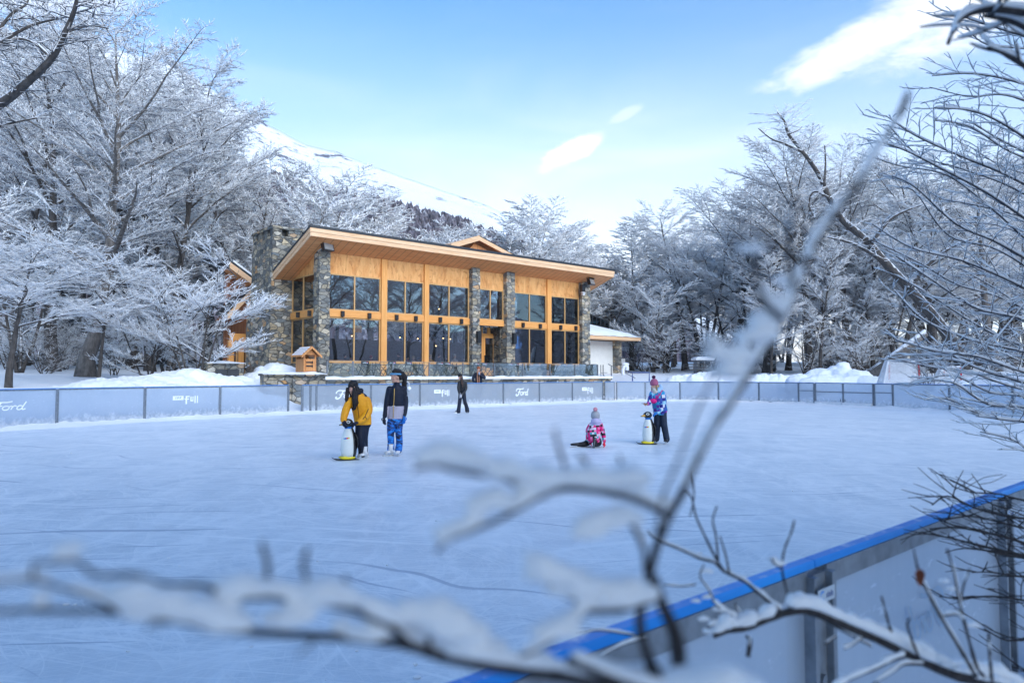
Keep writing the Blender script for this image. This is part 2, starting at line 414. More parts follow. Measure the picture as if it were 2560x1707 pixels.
# ---------------------------------------------------------------- render settings, camera, light
S.render.engine = 'CYCLES'
S.cycles.use_denoising = True
try: S.cycles.denoiser = 'OPENIMAGEDENOISE'
except Exception: pass
S.cycles.max_bounces = 7; S.cycles.diffuse_bounces = 3; S.cycles.glossy_bounces = 3; S.cycles.transparent_max_bounces = 24; S.cycles.transmission_bounces = 4
S.cycles.caustics_reflective = False; S.cycles.caustics_refractive = False
S.cycles.sample_clamp_indirect = 4
S.view_settings.view_transform = 'Standard'; S.view_settings.look = 'None'; S.view_settings.gamma = 1
S.view_settings.exposure = EXPOSURE
cam = bpy.data.cameras.new('camera'); co = bpy.data.objects.new('camera', cam); COL.objects.link(co)
cam.lens = 24; cam.sensor_width = 36; cam.sensor_fit = 'HORIZONTAL'; cam.clip_start = .02; cam.clip_end = 12000
co.location = (0, 0, CAMZ); co.rotation_euler = (math.pi/2+PITCH, 0, 0)
cam.dof.use_dof = True; cam.dof.focus_distance = 17; cam.dof.aperture_fstop = 4.0; cam.dof.aperture_blades = 9
S.camera = co
sd = bpy.data.lights.new('sun', 'SUN'); so = bpy.data.objects.new('sun', sd); COL.objects.link(so)
sd.energy = SUN_E; sd.angle = R(55); sd.color = (1, .965, .93)
d = Vector((math.sin(SUN_LAZ)*math.cos(SUN_LEL), math.cos(SUN_LAZ)*math.cos(SUN_LEL), math.sin(SUN_LEL)))
so.rotation_euler = d.to_track_quat('Z', 'Y').to_euler(); so.location = (0, -10, 40)

w = bpy.data.worlds.new('World'); S.world = w; w.use_nodes = True
nt = w.node_tree; nt.nodes.clear()
def wn(typ, **kw):
    n = nt.nodes.new(typ)
    for k, v in kw.items(): setattr(n, k, v)
    return n
def wl(a, b): nt.links.new(a, b)
def wmath(op, a, b=0.0, clamp=False):
    n = wn('ShaderNodeMath', operation=op, use_clamp=clamp)
    for val, i in ((a, 0), (b, 1)):
        if hasattr(val, 'is_output'): wl(val, n.inputs[i])
        else: n.inputs[i].default_value = val
    return n.outputs[0]
def wmr(x, a, b, c=0., d=1.):
    n = wn('ShaderNodeMapRange', interpolation_type='SMOOTHSTEP'); wl(x, n.inputs[0])
    for i, v in enumerate((a, b, c, d)): n.inputs[i+1].default_value = v
    return n.outputs[0]
sky = wn('ShaderNodeTexSky', sky_type='NISHITA'); sky.sun_disc = False
sky.sun_elevation = SUN_EL; sky.sun_rotation = SUN_AZ; sky.altitude = 300; sky.air_density = 1.0; sky.dust_density = .6; sky.ozone_density = 2.5
bg = wn('ShaderNodeBackground'); bg.inputs[1].default_value = SKY_ST
wo = wn('ShaderNodeOutputWorld')
tcw = wn('ShaderNodeTexCoord')
sep = wn('ShaderNodeSeparateXYZ'); wl(tcw.outputs['Generated'], sep.inputs[0])
X_, Y_, Z_ = sep.outputs
el = wmath('DEGREES' if False else 'MULTIPLY', wmath('ARCSINE', Z_), 57.29578)
az = wmath('MULTIPLY', wmath('ARCTAN2', X_, Y_), 57.29578)
# thin high veil: white towards the horizon, thinner to the zenith, streaked
mp = wn('ShaderNodeMapping'); mp.inputs['Scale'].default_value = (1.2, 1.2, 5.0); mp.inputs['Rotation'].default_value = (0, R(18), 0); wl(tcw.outputs['Generated'], mp.inputs[0])
nz = wn('ShaderNodeTexNoise'); nz.inputs['Scale'].default_value = 2.0; nz.inputs['Detail'].default_value = 6; nz.inputs['Roughness'].default_value = .55; nz.inputs['Distortion'].default_value = .4; wl(mp.outputs[0], nz.inputs['Vector'])
veil_el = wmr(el, 2, 31, 1., 0.)
veil_az = wmr(wmath('ABSOLUTE', wmath('SUBTRACT', az, 1.0)), 8, 80, 1., .30)
veil = wmath('MULTIPLY', veil_el, veil_az)
veil = wmath('ADD', veil, wmath('MULTIPLY', wmath('MULTIPLY', wmr(nz.outputs['Fac'], .45, .75), wmr(el, 6, 34, 1, .1)), .26), True)
def lens_cloud(azc, elc, tilt, la, lb, soft, amt, seed):
    c, s_ = math.cos(tilt), math.sin(tilt)
    da = wmath('SUBTRACT', az, azc); de = wmath('SUBTRACT', el, elc)
    p = wmath('DIVIDE', wmath('ADD', wmath('MULTIPLY', da, c), wmath('MULTIPLY', de, s_)), la)
    q = wmath('DIVIDE', wmath('SUBTRACT', wmath('MULTIPLY', de, c), wmath('MULTIPLY', da, s_)), lb)
    n2 = wn('ShaderNodeTexNoise'); n2.inputs['Scale'].default_value = seed; n2.inputs['Detail'].default_value = 7; n2.inputs['Roughness'].default_value = .6
    mp2 = wn('ShaderNodeMapping'); mp2.inputs['Scale'].default_value = (1,1,2.5); mp2.inputs['Rotation'].default_value = (0, -tilt, 0); wl(tcw.outputs['Generated'], mp2.inputs[0]); wl(mp2.outputs[0], n2.inputs['Vector'])
    n3 = wn('ShaderNodeTexNoise'); n3.inputs['Scale'].default_value = seed*4.3; n3.inputs['Detail'].default_value = 8; n3.inputs['Roughness'].default_value = .7; n3.inputs['Distortion'].default_value = .6; wl(mp2.outputs[0], n3.inputs['Vector'])
    r2 = wmath('ADD', wmath('MULTIPLY', p, p), wmath('MULTIPLY', q, q))
    r2 = wmath('ADD', r2, wmath('ADD', wmath('MULTIPLY', wmath('SUBTRACT', n2.outputs['Fac'], .5), 1.7), wmath('MULTIPLY', wmath('SUBTRACT', n3.outputs['Fac'], .5), 1.5)))
    return wmath('MULTIPLY', wmr(r2, 1.0-soft, 1.0, 1., 0.), amt)
def AE(px, py):
    d = ray(px, py); return math.degrees(math.atan2(d.x, d.y)), math.degrees(math.atan2(d.z, math.hypot(d.x, d.y)))
cl = None
for (px, py, tilt, la, lb, soft, amt, seed) in ((1420, 385, R(25), 3.7, 1.0, 1.0, .9, 9), (1565, 285, R(20), 2.0, .5, 1.0, .28, 14), (2190, 95, R(15), 9.5, 1.9, 1.0, .8, 5), (2440, -5, R(14), 10.5, 3.6, 1.0, .85, 4), (80, -40, R(10), 8, 2, .9, .6, 5)):
    a, e = AE(px, py); k = lens_cloud(a, e, tilt, la, lb, soft, amt, seed); cl = k if cl is None else wmath('MAXIMUM', cl, k)
m1 = wn('ShaderNodeMix', data_type='RGBA'); wl(veil, m1.inputs[0]); m1.inputs[7].default_value = VEIL_C
tint = wn('ShaderNodeMix', data_type='RGBA', blend_type='MULTIPLY'); tint.inputs[0].default_value = 1; tint.inputs[7].default_value = SKY_TINT
wl(sky.outputs[0], tint.inputs[6]); wl(tint.outputs[2], m1.inputs[6])
m2 = wn('ShaderNodeMix', data_type='RGBA'); wl(cl, m2.inputs[0]); wl(m1.outputs[2], m2.inputs[6]); m2.inputs[7].default_value = CLOUD_C
wl(m2.outputs[2], bg.inputs[0]); wl(bg.outputs[0], wo.inputs[0])

# ---------------------------------------------------------------- rink outline
CTRL = [(-12,.795),(-4,.795),(6,.795),(16,.795),(24,1.0),(29.5,3.2),(33.0,7.8),(35.2,13.2),(36.7,18.2),(36.9,22),(35.7,25.4),(33.4,27.4),(30.5,28.3),(24,28.35),(16,28.3),(11.2,27.95),(8.4,27.55),(5.6,26.9),(2.9,26.0),(0,24.6),(-4.5,21.6),(-9,17),(-12.8,11),(-14.2,5)]
def catmull(P, n=10, closed=True):
    out = []; N = len(P)
    for i in range(N):
        p0, p1, p2, p3 = (Vector(P[(i+j-1) % N]) for j in range(4))
        for k in range(n):
            t = k/n
            out.append(.5*((2*p1)+(-p0+p2)*t+(2*p0-5*p1+4*p2-p3)*t*t+(-p0+3*p1-3*p2+p3)*t**3))
    return out
OUT = catmull([(a, b, 0) for a, b in CTRL], 10)
def at_col(px, lo=.0):
    """point of the far part of the rink outline seen in pixel column px"""
    k = (px-1280)/FPX; best = None
    for i in range(len(OUT)):
        a = RU @ OUT[i]; b = RU @ OUT[(i+1) % len(OUT)]
        fa = a.x-k*a.y; fb = b.x-k*b.y
        if fa*fb <= 0 and a.y > 3 and abs(fa-fb) > 1e-9:
            t = fa/(fa-fb); p = a.lerp(b, t)
            if best is None or p.y > best.y: best = p
    return best
def sd_poly(u, v):
    """signed distance to the rink outline, positive outside"""
    best = 1e9; inside = False; N = len(OUT)
    for i in range(N):
        ax, ay = OUT[i].x, OUT[i].y; bx, by = OUT[(i+1) % N].x, OUT[(i+1) % N].y
        dx, dy = bx-ax, by-ay; t = max(0, min(1, ((u-ax)*dx+(v-ay)*dy)/(dx*dx+dy*dy+1e-12)))
        dd = math.hypot(u-ax-dx*t, v-ay-dy*t); best = min(best, dd)
        if (ay > v) != (by > v) and u < (bx-ax)*(v-ay)/(by-ay)+ax: inside = not inside
    return -best if inside else best
def sstep(x, a, b):
    t = max(0, min(1, (x-a)/(b-a))); return t*t*(3-2*t)
def hgt(u, v, d=None):
    if d is None: d = sd_poly(u, v)
    if d <= 0: return -.03
    h = .95*sstep(d, .1, 2.6) + .55*sstep(d, 2, 11) + .028*max(0, d-9)
    if d > 120: h = .95+.55+.028*111+.028*20*(1-math.exp(-(d-120)/20))
    # trodden walkway between rink and terrace
    wk = sstep(u, 11.3, 13)*(1-sstep(u, 33.5, 37))*sstep(v, 27, 28.2)*(1-sstep(v, 47, 52))
    h = h*(1-wk)+.18*wk
    if v < 3 and u < 26 and d < 60:           # the photographer's side
        nb = .22+.5*sstep(u, 1.9, 3.2)+.015*max(0, d)
        k = 1-sstep(d, 12, 30); h = h*(1-k)+nb*k*sstep(d, .02, .3)
    p = W(u, v)
    amp = .10*sstep(d, .5, 4)*(1-.6*wk)
    h += amp*(mnoise.noise((p.x*.33, p.y*.33, 3.1))+.6*mnoise.noise((p.x*.9, p.y*.9, 7.7)))+.5*sstep(d, 25, 70)*mnoise.noise((p.x*.04, p.y*.04, 1.3))
    return h
def hz(p):
    q = UV((p[0], p[1], 0)); return hgt(q.x, q.y)

def make_ground():
    N = len(OUT); ds = [.04,.3,.6,1,1.5,2.1,2.8,3.7,4.8,6.2,8,10.5,14,19,26,36,50,70,100,150,230,360,600,1150]
    nrm = []
    for i in range(N):
        a = OUT[i-1]; b = OUT[(i+1) % N]; t = (b-a).normalized(); nrm.append(Vector((t.y, -t.x, 0)))
    for _ in range(6): nrm = [(nrm[i-1]+nrm[i]*2+nrm[(i+1) % N]).normalized() for i in range(N)]
    mb = MB(RU); V = []; F = []
    for d in ds:
        for i in range(N):
            p = OUT[i]+nrm[i]*d; V.append((p.x, p.y, hgt(p.x, p.y, d)))
    for r in range(len(ds)-1):
        for i in range(N):
            a = r*N+i; b = r*N+(i+1) % N; F.append((a, b, b+N, a+N))
    mb.add(V, F); o = mb.build('ground', M['snow'], None, True); tag(o, kind='structure')
    ic = MB(RU); ic.add([(p.x, p.y, 0) for p in OUT]+[(p.x, p.y, -.3) for p in OUT], [tuple(range(N))]+[(i, (i+1) % N, (i+1) % N+N, i+N) for i in range(N)])
    o = ic.build('ice_rink', M['ice']); tag(o, kind='structure')
    # scraped snow lying along the foot of the boards
    mb = MB(RU); V = []; F = []; rnd = random.Random(4); K = 7; sub = 5; pts = []
    for i in range(N):
        for k in range(sub):
            t = k/sub; pts.append((OUT[i].lerp(OUT[(i+1) % N], t), nrm[i].lerp(nrm[(i+1) % N], t)))
    NN = len(pts)
    for i, (p, n) in enumerate(pts):
        q = RU @ p
        wd = .70+.35*mnoise.noise((q.x*.5, q.y*.5, 0))+.22*mnoise.noise((q.x*2, q.y*2, 5))
        hh = .13+.06*mnoise.noise((q.x*1.1, q.y*1.1, 9))+.05*mnoise.noise((q.x*4, q.y*4, 2))
        for k in range(K):
            t = k/(K-1); c = p-n*(-.05+(wd+.05)*t)
            z = hh*(1-t)**1.3*(1+.4*mnoise.noise((c.x*5, c.y*5, k))) if k < K-1 else -.01
            V.append((c.x, c.y, max(z, .003) if k < K-1 else -.01))
    for i in range(NN):
        j = (i+1) % NN
        for k in range(K-1): F.append((i*K+k, i*K+k+1, j*K+k+1, j*K+k))
    mb.add(V, F); o = mb.build('rink_edge_snow', M['snow'], None, True); tag(o, kind='structure')
make_ground()

# ---------------------------------------------------------------- mountain and wooded hill
def mk_mount():
    t = NT('snowy_mountain'); c = t.coord()
    n = t.noise(c, .012, 8, .62); n2 = t.noise(c, .05, 6, .7)
    rock = t.math('MULTIPLY', t.maprange(n, .48, .56), t.maprange(n2, .53, .57))
    col = t.mix(rock, (.80,.81,.84), (.13,.12,.14))
    return t.done(t.pbsdf(col, .7, 0, t.bump(n2, .35, 3), .2))
M['mount'] = mk_mount()
def interp(P, x):
    for (a, ya), (b, yb) in zip(P, P[1:]):
        if x <= b: return ya+(yb-ya)*max(0, (x-a))/(b-a)
    return P[-1][1]
k_ = 2560/2352
RIDGE = [(x*k_, y*k_) for x, y in [(-900,-40),(-300,20),(0,68),(200,95),(400,150),(540,242),(620,290),(700,332),(780,352),(850,380),(930,408),(1000,432),(1120,472),(1250,540),(1400,620),(1600,720),(1750,800)]]
def make_mountain():
    V = []; F = []; nu, nv = 150, 46
    for i in range(nu+1):
        px = -700+(2560*.75+700)*i/nu; yr = interp(RIDGE, px)
        top = pix(px, yr, 950)
        for j in range(nv+1):
            s = j/nv; Y = 950+(330-950)*s if s <= 1 else 0
            x = top.x*(Y/950)
            z = top.z*(1-s)**1.15+4*s
            z += (10*mnoise.noise((x*.02, Y*.02, 1))+16*mnoise.noise((x*.008, Y*.008, 4)))*math.sin(math.pi*min(1, s*1.02))
            if j == 0: z += 3.0*mnoise.noise((x*.05, 2, 3))+1.5*mnoise.noise((x*.15, 2, 3))
            V.append((x, Y, max(z, 3.5)))
        V.append((top.x*1.25, 1250, 0))
    st = nv+2
    for i in range(nu):
        for j in range(nv): F.append((i*st+j, (i+1)*st+j, (i+1)*st+j+1, i*st+j+1))
        F.append((i*st+nv+1, (i+1)*st+nv+1, (i+1)*st, i*st))
    o = link_mesh('mountain', np_mesh('mountain', V, F, [M['mount']], None, True)); tag(o, kind='structure')
make_mountain()
HILL = [(x*k_, y*k_) for x, y in [(-400,430),(0,400),(300,340),(470,330),(560,385),(700,430),(830,458),(940,482),(1050,510),(1180,562),(1290,612),(1450,690),(1600,760)]]
t = NT('bare_wood_slope'); c = t.coord(); n = t.noise(c, .2, 6, .7)
M['hillmat'] = t.done(t.pbsdf(t.ramp(n, [(.3, (.10,.09,.11)), (.6, (.22,.21,.25)), (.75, (.6,.61,.65))]), .9))
t = NT('bare_wood_twigs'); c = t.coord(); n = t.noise(c, .12, 5, .7)
M['hilltree'] = t.done(t.pbsdf(t.ramp(n, [(.35, (.085,.07,.085)), (.55, (.16,.14,.17)), (.68, (.45,.45,.5))]), .9))
def make_hill():
    V = []; F = []; nu, nv = 90, 20; rnd = random.Random(3); top_ = []
    for i in range(nu+1):
        px = -300+(1740+300)*i/nu; yr = interp(HILL, px); top = pix(px, yr+6, 420)
        for j in range(nv+1):
            s = j/nv; Y = 420-260*s; x = top.x*Y/420; z = top.z*(1-s)**1.1+2.5*s
            V.append((x, Y, z+3*math.sin(math.pi*s)*mnoise.noise((x*.03, Y*.03, 6))))
        V.append((top.x*1.1, 520, 0))
    st = nv+2
    for i in range(nu):
        for j in range(nv): F.append((i*st+j, (i+1)*st+j, (i+1)*st+j+1, i*st+j+1))
        F.append((i*st+nv+1, (i+1)*st+nv+1, (i+1)*st, i*st))
    o = link_mesh('hill', np_mesh('hill', V, F, [M['hillmat']], None, True)); tag(o, kind='structure')
    TV = []; TF = []
    for q in range(9000):
        i = rnd.random()*nu; j = (rnd.random()**1.4)*nv*.95; ii, jj = int(i), int(j)
        p = Vector(V[ii*st+jj]).lerp(Vector(V[min(nu, ii+1)*st+jj]), i-ii).lerp(Vector(V[ii*st+min(nv, jj+1)]), j-jj)
        h = rnd.uniform(3.5, 7.5); w_ = h*rnd.uniform(.2, .36)
        for k in range(3):
            a = rnd.random()*6.283; b = len(TV); dx, dy = math.cos(a)*w_, math.sin(a)*w_; lean = rnd.uniform(-.5, .5)
            TV += [(p.x-dx*.2, p.y-dy*.2, p.z-.5), (p.x+dx*rnd.uniform(.5,1.2), p.y+dy, p.z+h*rnd.uniform(.4,.8)), (p.x+lean, p.y, p.z+h*rnd.uniform(.8,1.1)), (p.x-dx*rnd.uniform(.5,1.2), p.y-dy, p.z+h*rnd.uniform(.4,.8))]
            TF.append((b, b+1, b+2, b+3))
    o = link_mesh('far_woods', np_mesh('far_woods', TV, TF, [M['hilltree']])); tag(o, 'bare dark wood covering the lower mountain slope', 'woods', kind='stuff')
make_hill()

def make_far_side():
    """wooded valley side behind the photographer, mirrored dark in the lodge windows"""
    V = []; F = []; nu, nv = 70, 12
    for i in range(nu+1):
        az = R(58+190*i/nu); e = R(4.5+2.5*mnoise.noise((i*.13, 2, 2))+1.2*mnoise.noise((i*.6, 5, 2)))*min(1, (i+2)/8)
        for j in range(nv+1):
            s = j/nv; d_ = 260+380*s; z = 2+640*math.tan(e)*s**1.2+6*mnoise.noise((i*.5, j*.7, 1))*s
            V.append((d_*math.sin(az), d_*math.cos(az), z))
        V.append((760*math.sin(az), 760*math.cos(az), 0))
    st = nv+2
    for i in range(nu):
        for j in range(nv+1): F.append((i*st+j, i*st+j+1, (i+1)*st+j+1, (i+1)*st+j))
    o = link_mesh('valley_side', np_mesh('valley_side', V, F, [M['hillmat']], None, True)); tag(o, kind='structure')
make_far_side()
# ---------------------------------------------------------------- rink boards
def vert(a, b): return (b-a)
def seg_frame(a, b):
    """matrix: x along a->b, y away from the viewer, z up, origin at a"""
    d = Vector((b.x-a.x, b.y-a.y, 0)); L = d.length; d.normalize(); y = Vector((-d.y, d.x, 0))
    return Matrix(((d.x, y.x, 0, a.x), (d.y, y.y, 0, a.y), (0, 0, 1, 0), (0, 0, 0, 1))), L
H = 1.22
def ribbon(mb, pts, w, y, mi=0):
    pts = [Vector((p[0], 0, p[1])) for p in pts]; n = len(pts); V = []; F = []
    for i in range(n):
        d = (pts[min(i+1, n-1)]-pts[max(i-1, 0)]).normalized(); q = Vector((-d.z, 0, d.x))
        ww = w[i] if hasattr(w, '__len__') else w
        for s in (-1, 1): V.append((pts[i].x+q.x*ww/2*s, y, pts[i].z+q.z*ww/2*s))
    for i in range(n-1): F.append((2*i, 2*i+1, 2*i+3, 2*i+2))
    mb.add(V, F, mi)
def curve2(P, n=6):
    out = []
    for i in range(len(P)-1):
        p0, p1, p2, p3 = (Vector(P[max(0, min(len(P)-1, i+j-1))]) for j in range(4))
        for k in range(n):
            t = k/n; out.append(.5*((2*p1)+(-p0+p2)*t+(2*p0-5*p1+4*p2-p3)*t*t+(-p0+3*p1-3*p2+p3)*t**3))
    out.append(Vector(P[-1])); return out
def script_word(mb, x0, x1, z0, z1, y, mirror=False):
    w, h = x1-x0, z1-z0
    S_ = [([(.03,.60),(.07,.80),(.18,.93),(.36,.90),(.52,.90),(.64,.98)], .085), ([(.36,.90),(.30,.62),(.24,.30),(.14,.08),(.05,.06),(.01,.18),(.07,.26)], .10), ([(.17,.48),(.27,.50),(.38,.55)], .07),
          ([(.50,.52),(.41,.45),(.385,.25),(.43,.12),(.51,.16),(.555,.34),(.53,.50),(.49,.50),(.56,.46),(.62,.50)], .085),
          ([(.62,.50),(.635,.42),(.60,.14)], .085), ([(.61,.26),(.66,.46),(.71,.53),(.745,.45)], .08),
          ([(.90,.48),(.83,.53),(.77,.40),(.755,.20),(.81,.11),(.87,.22),(.92,.50)], .085), ([(1.0,.93),(.94,.60),(.89,.24),(.91,.12),(.98,.20)], .095)]
    for i, (P, t) in enumerate(S_):
        pp = [(x0+(1-a if mirror else a)*w, z0+b*h) for a, b in curve2(P)]
        ribbon(mb, pp, t*h*1.35, y-i*.0015)
def full_word(mb, x0, x1, z0, z1, y):
    w, h = x1-x0, z1-z0
    def r(a, b, c, d, k): mb.add([(x0+a*w, y-k*.0015, z0+c*h), (x0+b*w, y-k*.0015, z0+c*h), (x0+b*w, y-k*.0015, z0+d*h), (x0+a*w, y-k*.0015, z0+d*h)], [(0,1,2,3)])
    # framed initials
    r(0, .42, .48, .95, 0)
    # f u l l, hanging condensed letters
    r(.50, .56, .0, .80, 0); r(.50, .66, .80, .92, 0); r(.455, .50, .52, .64, 0); r(.56, .635, .52, .64, 0)
    r(.69, .735, .42, .86, 0); r(.69, .81, .30, .42, 0); r(.775, .81, .42, .86, 0)
    r(.855, .90, .08, .92, 0); r(.95, .995, .08, .92, 0)
def ypf(mb, x0, x1, z0, z1, y):
    w, h = x1-x0, z1-z0; L = [[(.10,.85),(.17,.5),(.24,.85)], [(.17,.5),(.17,.18)], [(.38,.18),(.38,.85),(.52,.8),(.54,.62),(.40,.5)], [(.68,.18),(.68,.83),(.88,.83)], [(.68,.5),(.82,.5)]]
    for i, P in enumerate(L): ribbon(mb, [(x0+(.14+.76*a)*w, z0+(.18+.64*b)*h) for a, b in P], .055*w, y-.004-i*.001)

def panel(root, a, b, midrail=False, bottom=.05, decal=None, top=H, name='panel', post_a=True, post_b=True):
    T, L = seg_frame(a, b)
    mb = MB(T); mb.box(.045, L-.045, -.009, .009, bottom+.031, top-.067)
    p = mb.build(name, M['panel'], root)
    fr = MB(T); fr.box(.048, L-.048, -.014, .014, bottom, bottom+.03); fr.build('bottom_rail', M['steel'], p)
    fr = MB(T); fr.box(.048, L-.048, -.016, .016, top-.066, top-.019)
    fr.build('frame_rail', M['steel'], p)
    if midrail: fr = MB(T); fr.box(.048, L-.048, -.02, .02, .60*top, .60*top+.05); fr.build('cross_rail', M['steel'], p)
    if decal:
        for kind, px0, px1, py0, py1 in decal:
            # pixel box on the far boards turned into metres on this panel
            def loc(px, py):
                dd = T.inverted().to_3x3() @ ray(px, py); o_ = T.inverted() @ Vector((0, 0, CAMZ)); t_ = -o_.y/dd.y; return o_+dd*t_
            q0 = loc(px0, py1); q1 = loc(px1, py0); q2 = loc(px0, py0); z0 = q0.z; z1 = (q1.z+q2.z)/2
            dm = MB(T)
            if kind == 'script': script_word(dm, q0.x, q1.x, z0, z1, -.014); dm.build('printed_script', M['print_white'], p)
            else:
                full_word(dm, q0.x, q1.x, z0, z1, -.014); dm.build('printed_lettering', M['print_white'], p)
                dm = MB(T); w_ = q1.x-q0.x; h_ = z1-z0; ypf(dm, q0.x+.01*w_, q0.x+.41*w_, z0+.5*h_, z0+.93*h_, -.016); dm.build('printed_initials', M['print_blue'], p)
    return p
def post(root, a, b, at=0, top=H, w=.085, dep=.07):
    T, L = seg_frame(a, b); x = 0 if at == 0 else L
    mb = MB(T); mb.box(x-w/2, x-w/2+.018, -dep/2, dep/2, 0, top-.03); mb.box(x+w/2-.018, x+w/2, -dep/2, dep/2, 0, top-.03); mb.box(x-w/2+.018, x+w/2-.018, -.018, .018, 0, top-.032)
    for z in (.3, .62, .95): mb.tube([Vector((x, -.03, z)), Vector((x, .03, z))], .012, 6)
    return mb.build('post', M['steel'], root)
def cap(root, pts, top=H, wd=.075):
    mb = MB()
    for a, b in zip(pts, pts[1:]):
        T, L = seg_frame(a, b); s = MB(T)
        s.loft([[(x, wd*c, z) for c, z in ((-.5, top-.018), (.5, top-.018), (.5, top-.005), (.42, top), (-.42, top), (-.5, top-.005))] for x in (-.004, L-.008)])
        mb.v += s.v and []; base = len(mb.v); mb.v.extend(s.v); mb.f.extend([tuple(i+base for i in f) for f in s.f]); mb.m.extend(s.m)
    return mb.build('cap_rail', M['cap_blue'], root)
def fence(label, pts, decals={}, mids=(), cat='rink boards', group=None, posts_at=None, cw=.075, bottom=.05):
    p0 = pts[0]; root = thing('rink_fence', label, cat, (p0.x, p0.y, 0), 0, group)
    for i, (a, b) in enumerate(zip(pts, pts[1:])):
        panel(root, a, b, i in mids, bottom, decals.get(i)); post(root, a, b, 0)
    post(root, pts[-2], pts[-1], 1); cap(root, pts, wd=cw)
    return root
cols = lambda L: [at_col(x) for x in L]
fence('translucent rink boards with a blue cap left of the open gate', cols([-900, -520, -150, 146, 364.6, 552, 722]), {2: [('script', -34, 65, 1003, 1030)], 4: [('full', 431, 495, 988, 1011)]})
fence('long row of translucent boards with white lettering below the lodge terrace', cols([757, 777, 792, 928, 1050, 1160, 1258, 1348, 1430, 1506]), {2: [('script', 838, 893, 974, 998)], 4: [('full', 1085, 1123, 973, 992)], 6: [('script', 1289, 1320, 970, 990)], 8: [('full', 1455, 1482, 967, 985)]})
fence('curved translucent boards between the single gate and the wide double gate', cols([1541, 1612, 1699, 1795, 1896, 1995, 2034]), {}, (5,))
fence('curved translucent boards right of the wide double gate', cols([2184, 2230, 2371, 2529, 2700, 2900]), {}, (0,))
def gate(label, x0, x1, leafs, mid, kick):
    a, b = at_col(x0), at_col(x1); root = thing('rink_gate', label, 'gate', (a.x, a.y, 0))
    for i in range(leafs):
        p, q = a.lerp(b, i/leafs), a.lerp(b, (i+1)/leafs); T, L = seg_frame(p, q)
        pn = MB(T); pn.box(.05, L-.05, -.008, .008, .13, H-.06); lf = pn.build('gate_leaf', M['panel'], root)
        f = MB(T); 
        for x in (.005, L-.045): f.box(x, x+.04, -.025, .025, .05, H-.01)
        f.box(.045, L-.045, -.02, .02, .05, .12); f.box(.045, L-.045, -.02, .02, H-.055, H-.012)
        if mid: f.box(.045, L-.045, -.02, .02, .70, .75)
        f.build('leaf_frame', M['steel'], lf)
        if kick:
            kb = MB(T); kb.box(.03, L-.03, -.13, -.03, -.0, .20); kb.build('kick_board', M['white_plastic'], root)
            lt = MB(T); x = L-.16 if i == 0 else .12; lt.box(x, x+.03, -.05, -.028, .24, .38); lt.build('latch', M['steel_dark'], lf)
    c = cap(root, [a, b])
gate('narrow single gate in the boards below the stair rail', 1511, 1536, 1, False, False)
gate('wide double gate with cross rail and white kick boards', 2037, 2181, 2, True, True)

# the nearest boards, seen from outside
nu = [-2.667, -1.251, .165, 1.581, 2.997, 4.413, 5.829, 7.245, 8.661]
npts = [W(u, .795) for u in nu]
nroot = thing('rink_fence', 'nearest boards with bright blue cap rail crossing the lower right', 'rink boards', npts[0])
for i, (a, b) in enumerate(zip(npts, npts[1:])):
    p = panel(nroot, a, b, bottom=.05); post(nroot, a, b, 0, w=.105, dep=.07)
    if i == 3:   # lettering on the ice side seen from behind, through the sheet
        dm = MB(); T, L = seg_frame(a, b)
        def loc(px, py):
            dd = T.inverted().to_3x3() @ ray(px, py); o_ = T.inverted() @ Vector((0, 0, CAMZ)); t_ = -o_.y/dd.y; return o_+dd*t_
        q = [loc(x, y) for x, y in ((2255, 1600), (2350, 1450))]
        dm.M = T; script_word(dm, q[0].x, q[1].x, q[0].z-.02, q[1].z, -.012, True); dm.build('printed_script', M['print_blue'], p)
post(nroot, npts[-2], npts[-1], 1, w=.105)
cap(nroot, npts, wd=.028)
M['sticker'] = simple('worn_sticker', (.45,.52,.60), .5)
def sticker(at_u):
    T = Matrix.Translation(W(at_u, .795)) @ RU
    root = None
    s = MB(T); s.box(-.055, .025, -.0445, -.0432, 1.135, 1.166); o = s.build('maker_sticker', M['sticker'], nroot)
    b = MB(T); V = [(-.035+.011*math.cos(a), -.0448, 1.151+.011*math.sin(a)) for a in [i*math.pi*1.5/12+.8 for i in range(13)]]; V2 = [(-.035+.007*math.cos(a), -.0448, 1.151+.007*math.sin(a)) for a in [i*math.pi*1.5/12+.8 for i in range(13)]]
    b.add(V+V2, [(i, i+1, i+14, i+13) for i in range(12)]); b.build('swirl_mark', M['cap_blue'], o)
    c = MB(T)
    for k in range(5): c.box(-.016+k*.007, -.012+k*.007, -.0449, -.0446, 1.143, 1.153+.004*(k % 2))
    c.build('sticker_print', M['blue_pipe'], o)
sticker(1.581); sticker(2.997)
# ---------------------------------------------------------------- lodge
FV = 35.4; FL = 1.45
lodge = thing('lodge', 'large timber, glass and stone lodge with overhanging shed roof', 'building', W(14.7, FV, FL), R(40))
def B(*a, **k): return MB(RU).box(*a, **k)
def part(mb, name, mat, parent=None, **k): return mb.build(name, mat, parent or lodge, **k)
fu = lambda px, py=800, v=FV: pv(px, py, v).x
fz = lambda px, py, v=FV: pv(px, py, v).z
RZ0, RV0, RSL = 9.38, 33.9, .347
def zr(v): return RZ0-RSL*(v-RV0)
u_l, u_r = pv(775.6, 563, RV0).x, pv(1536.5, 680, RV0).x
RVB = 43.4
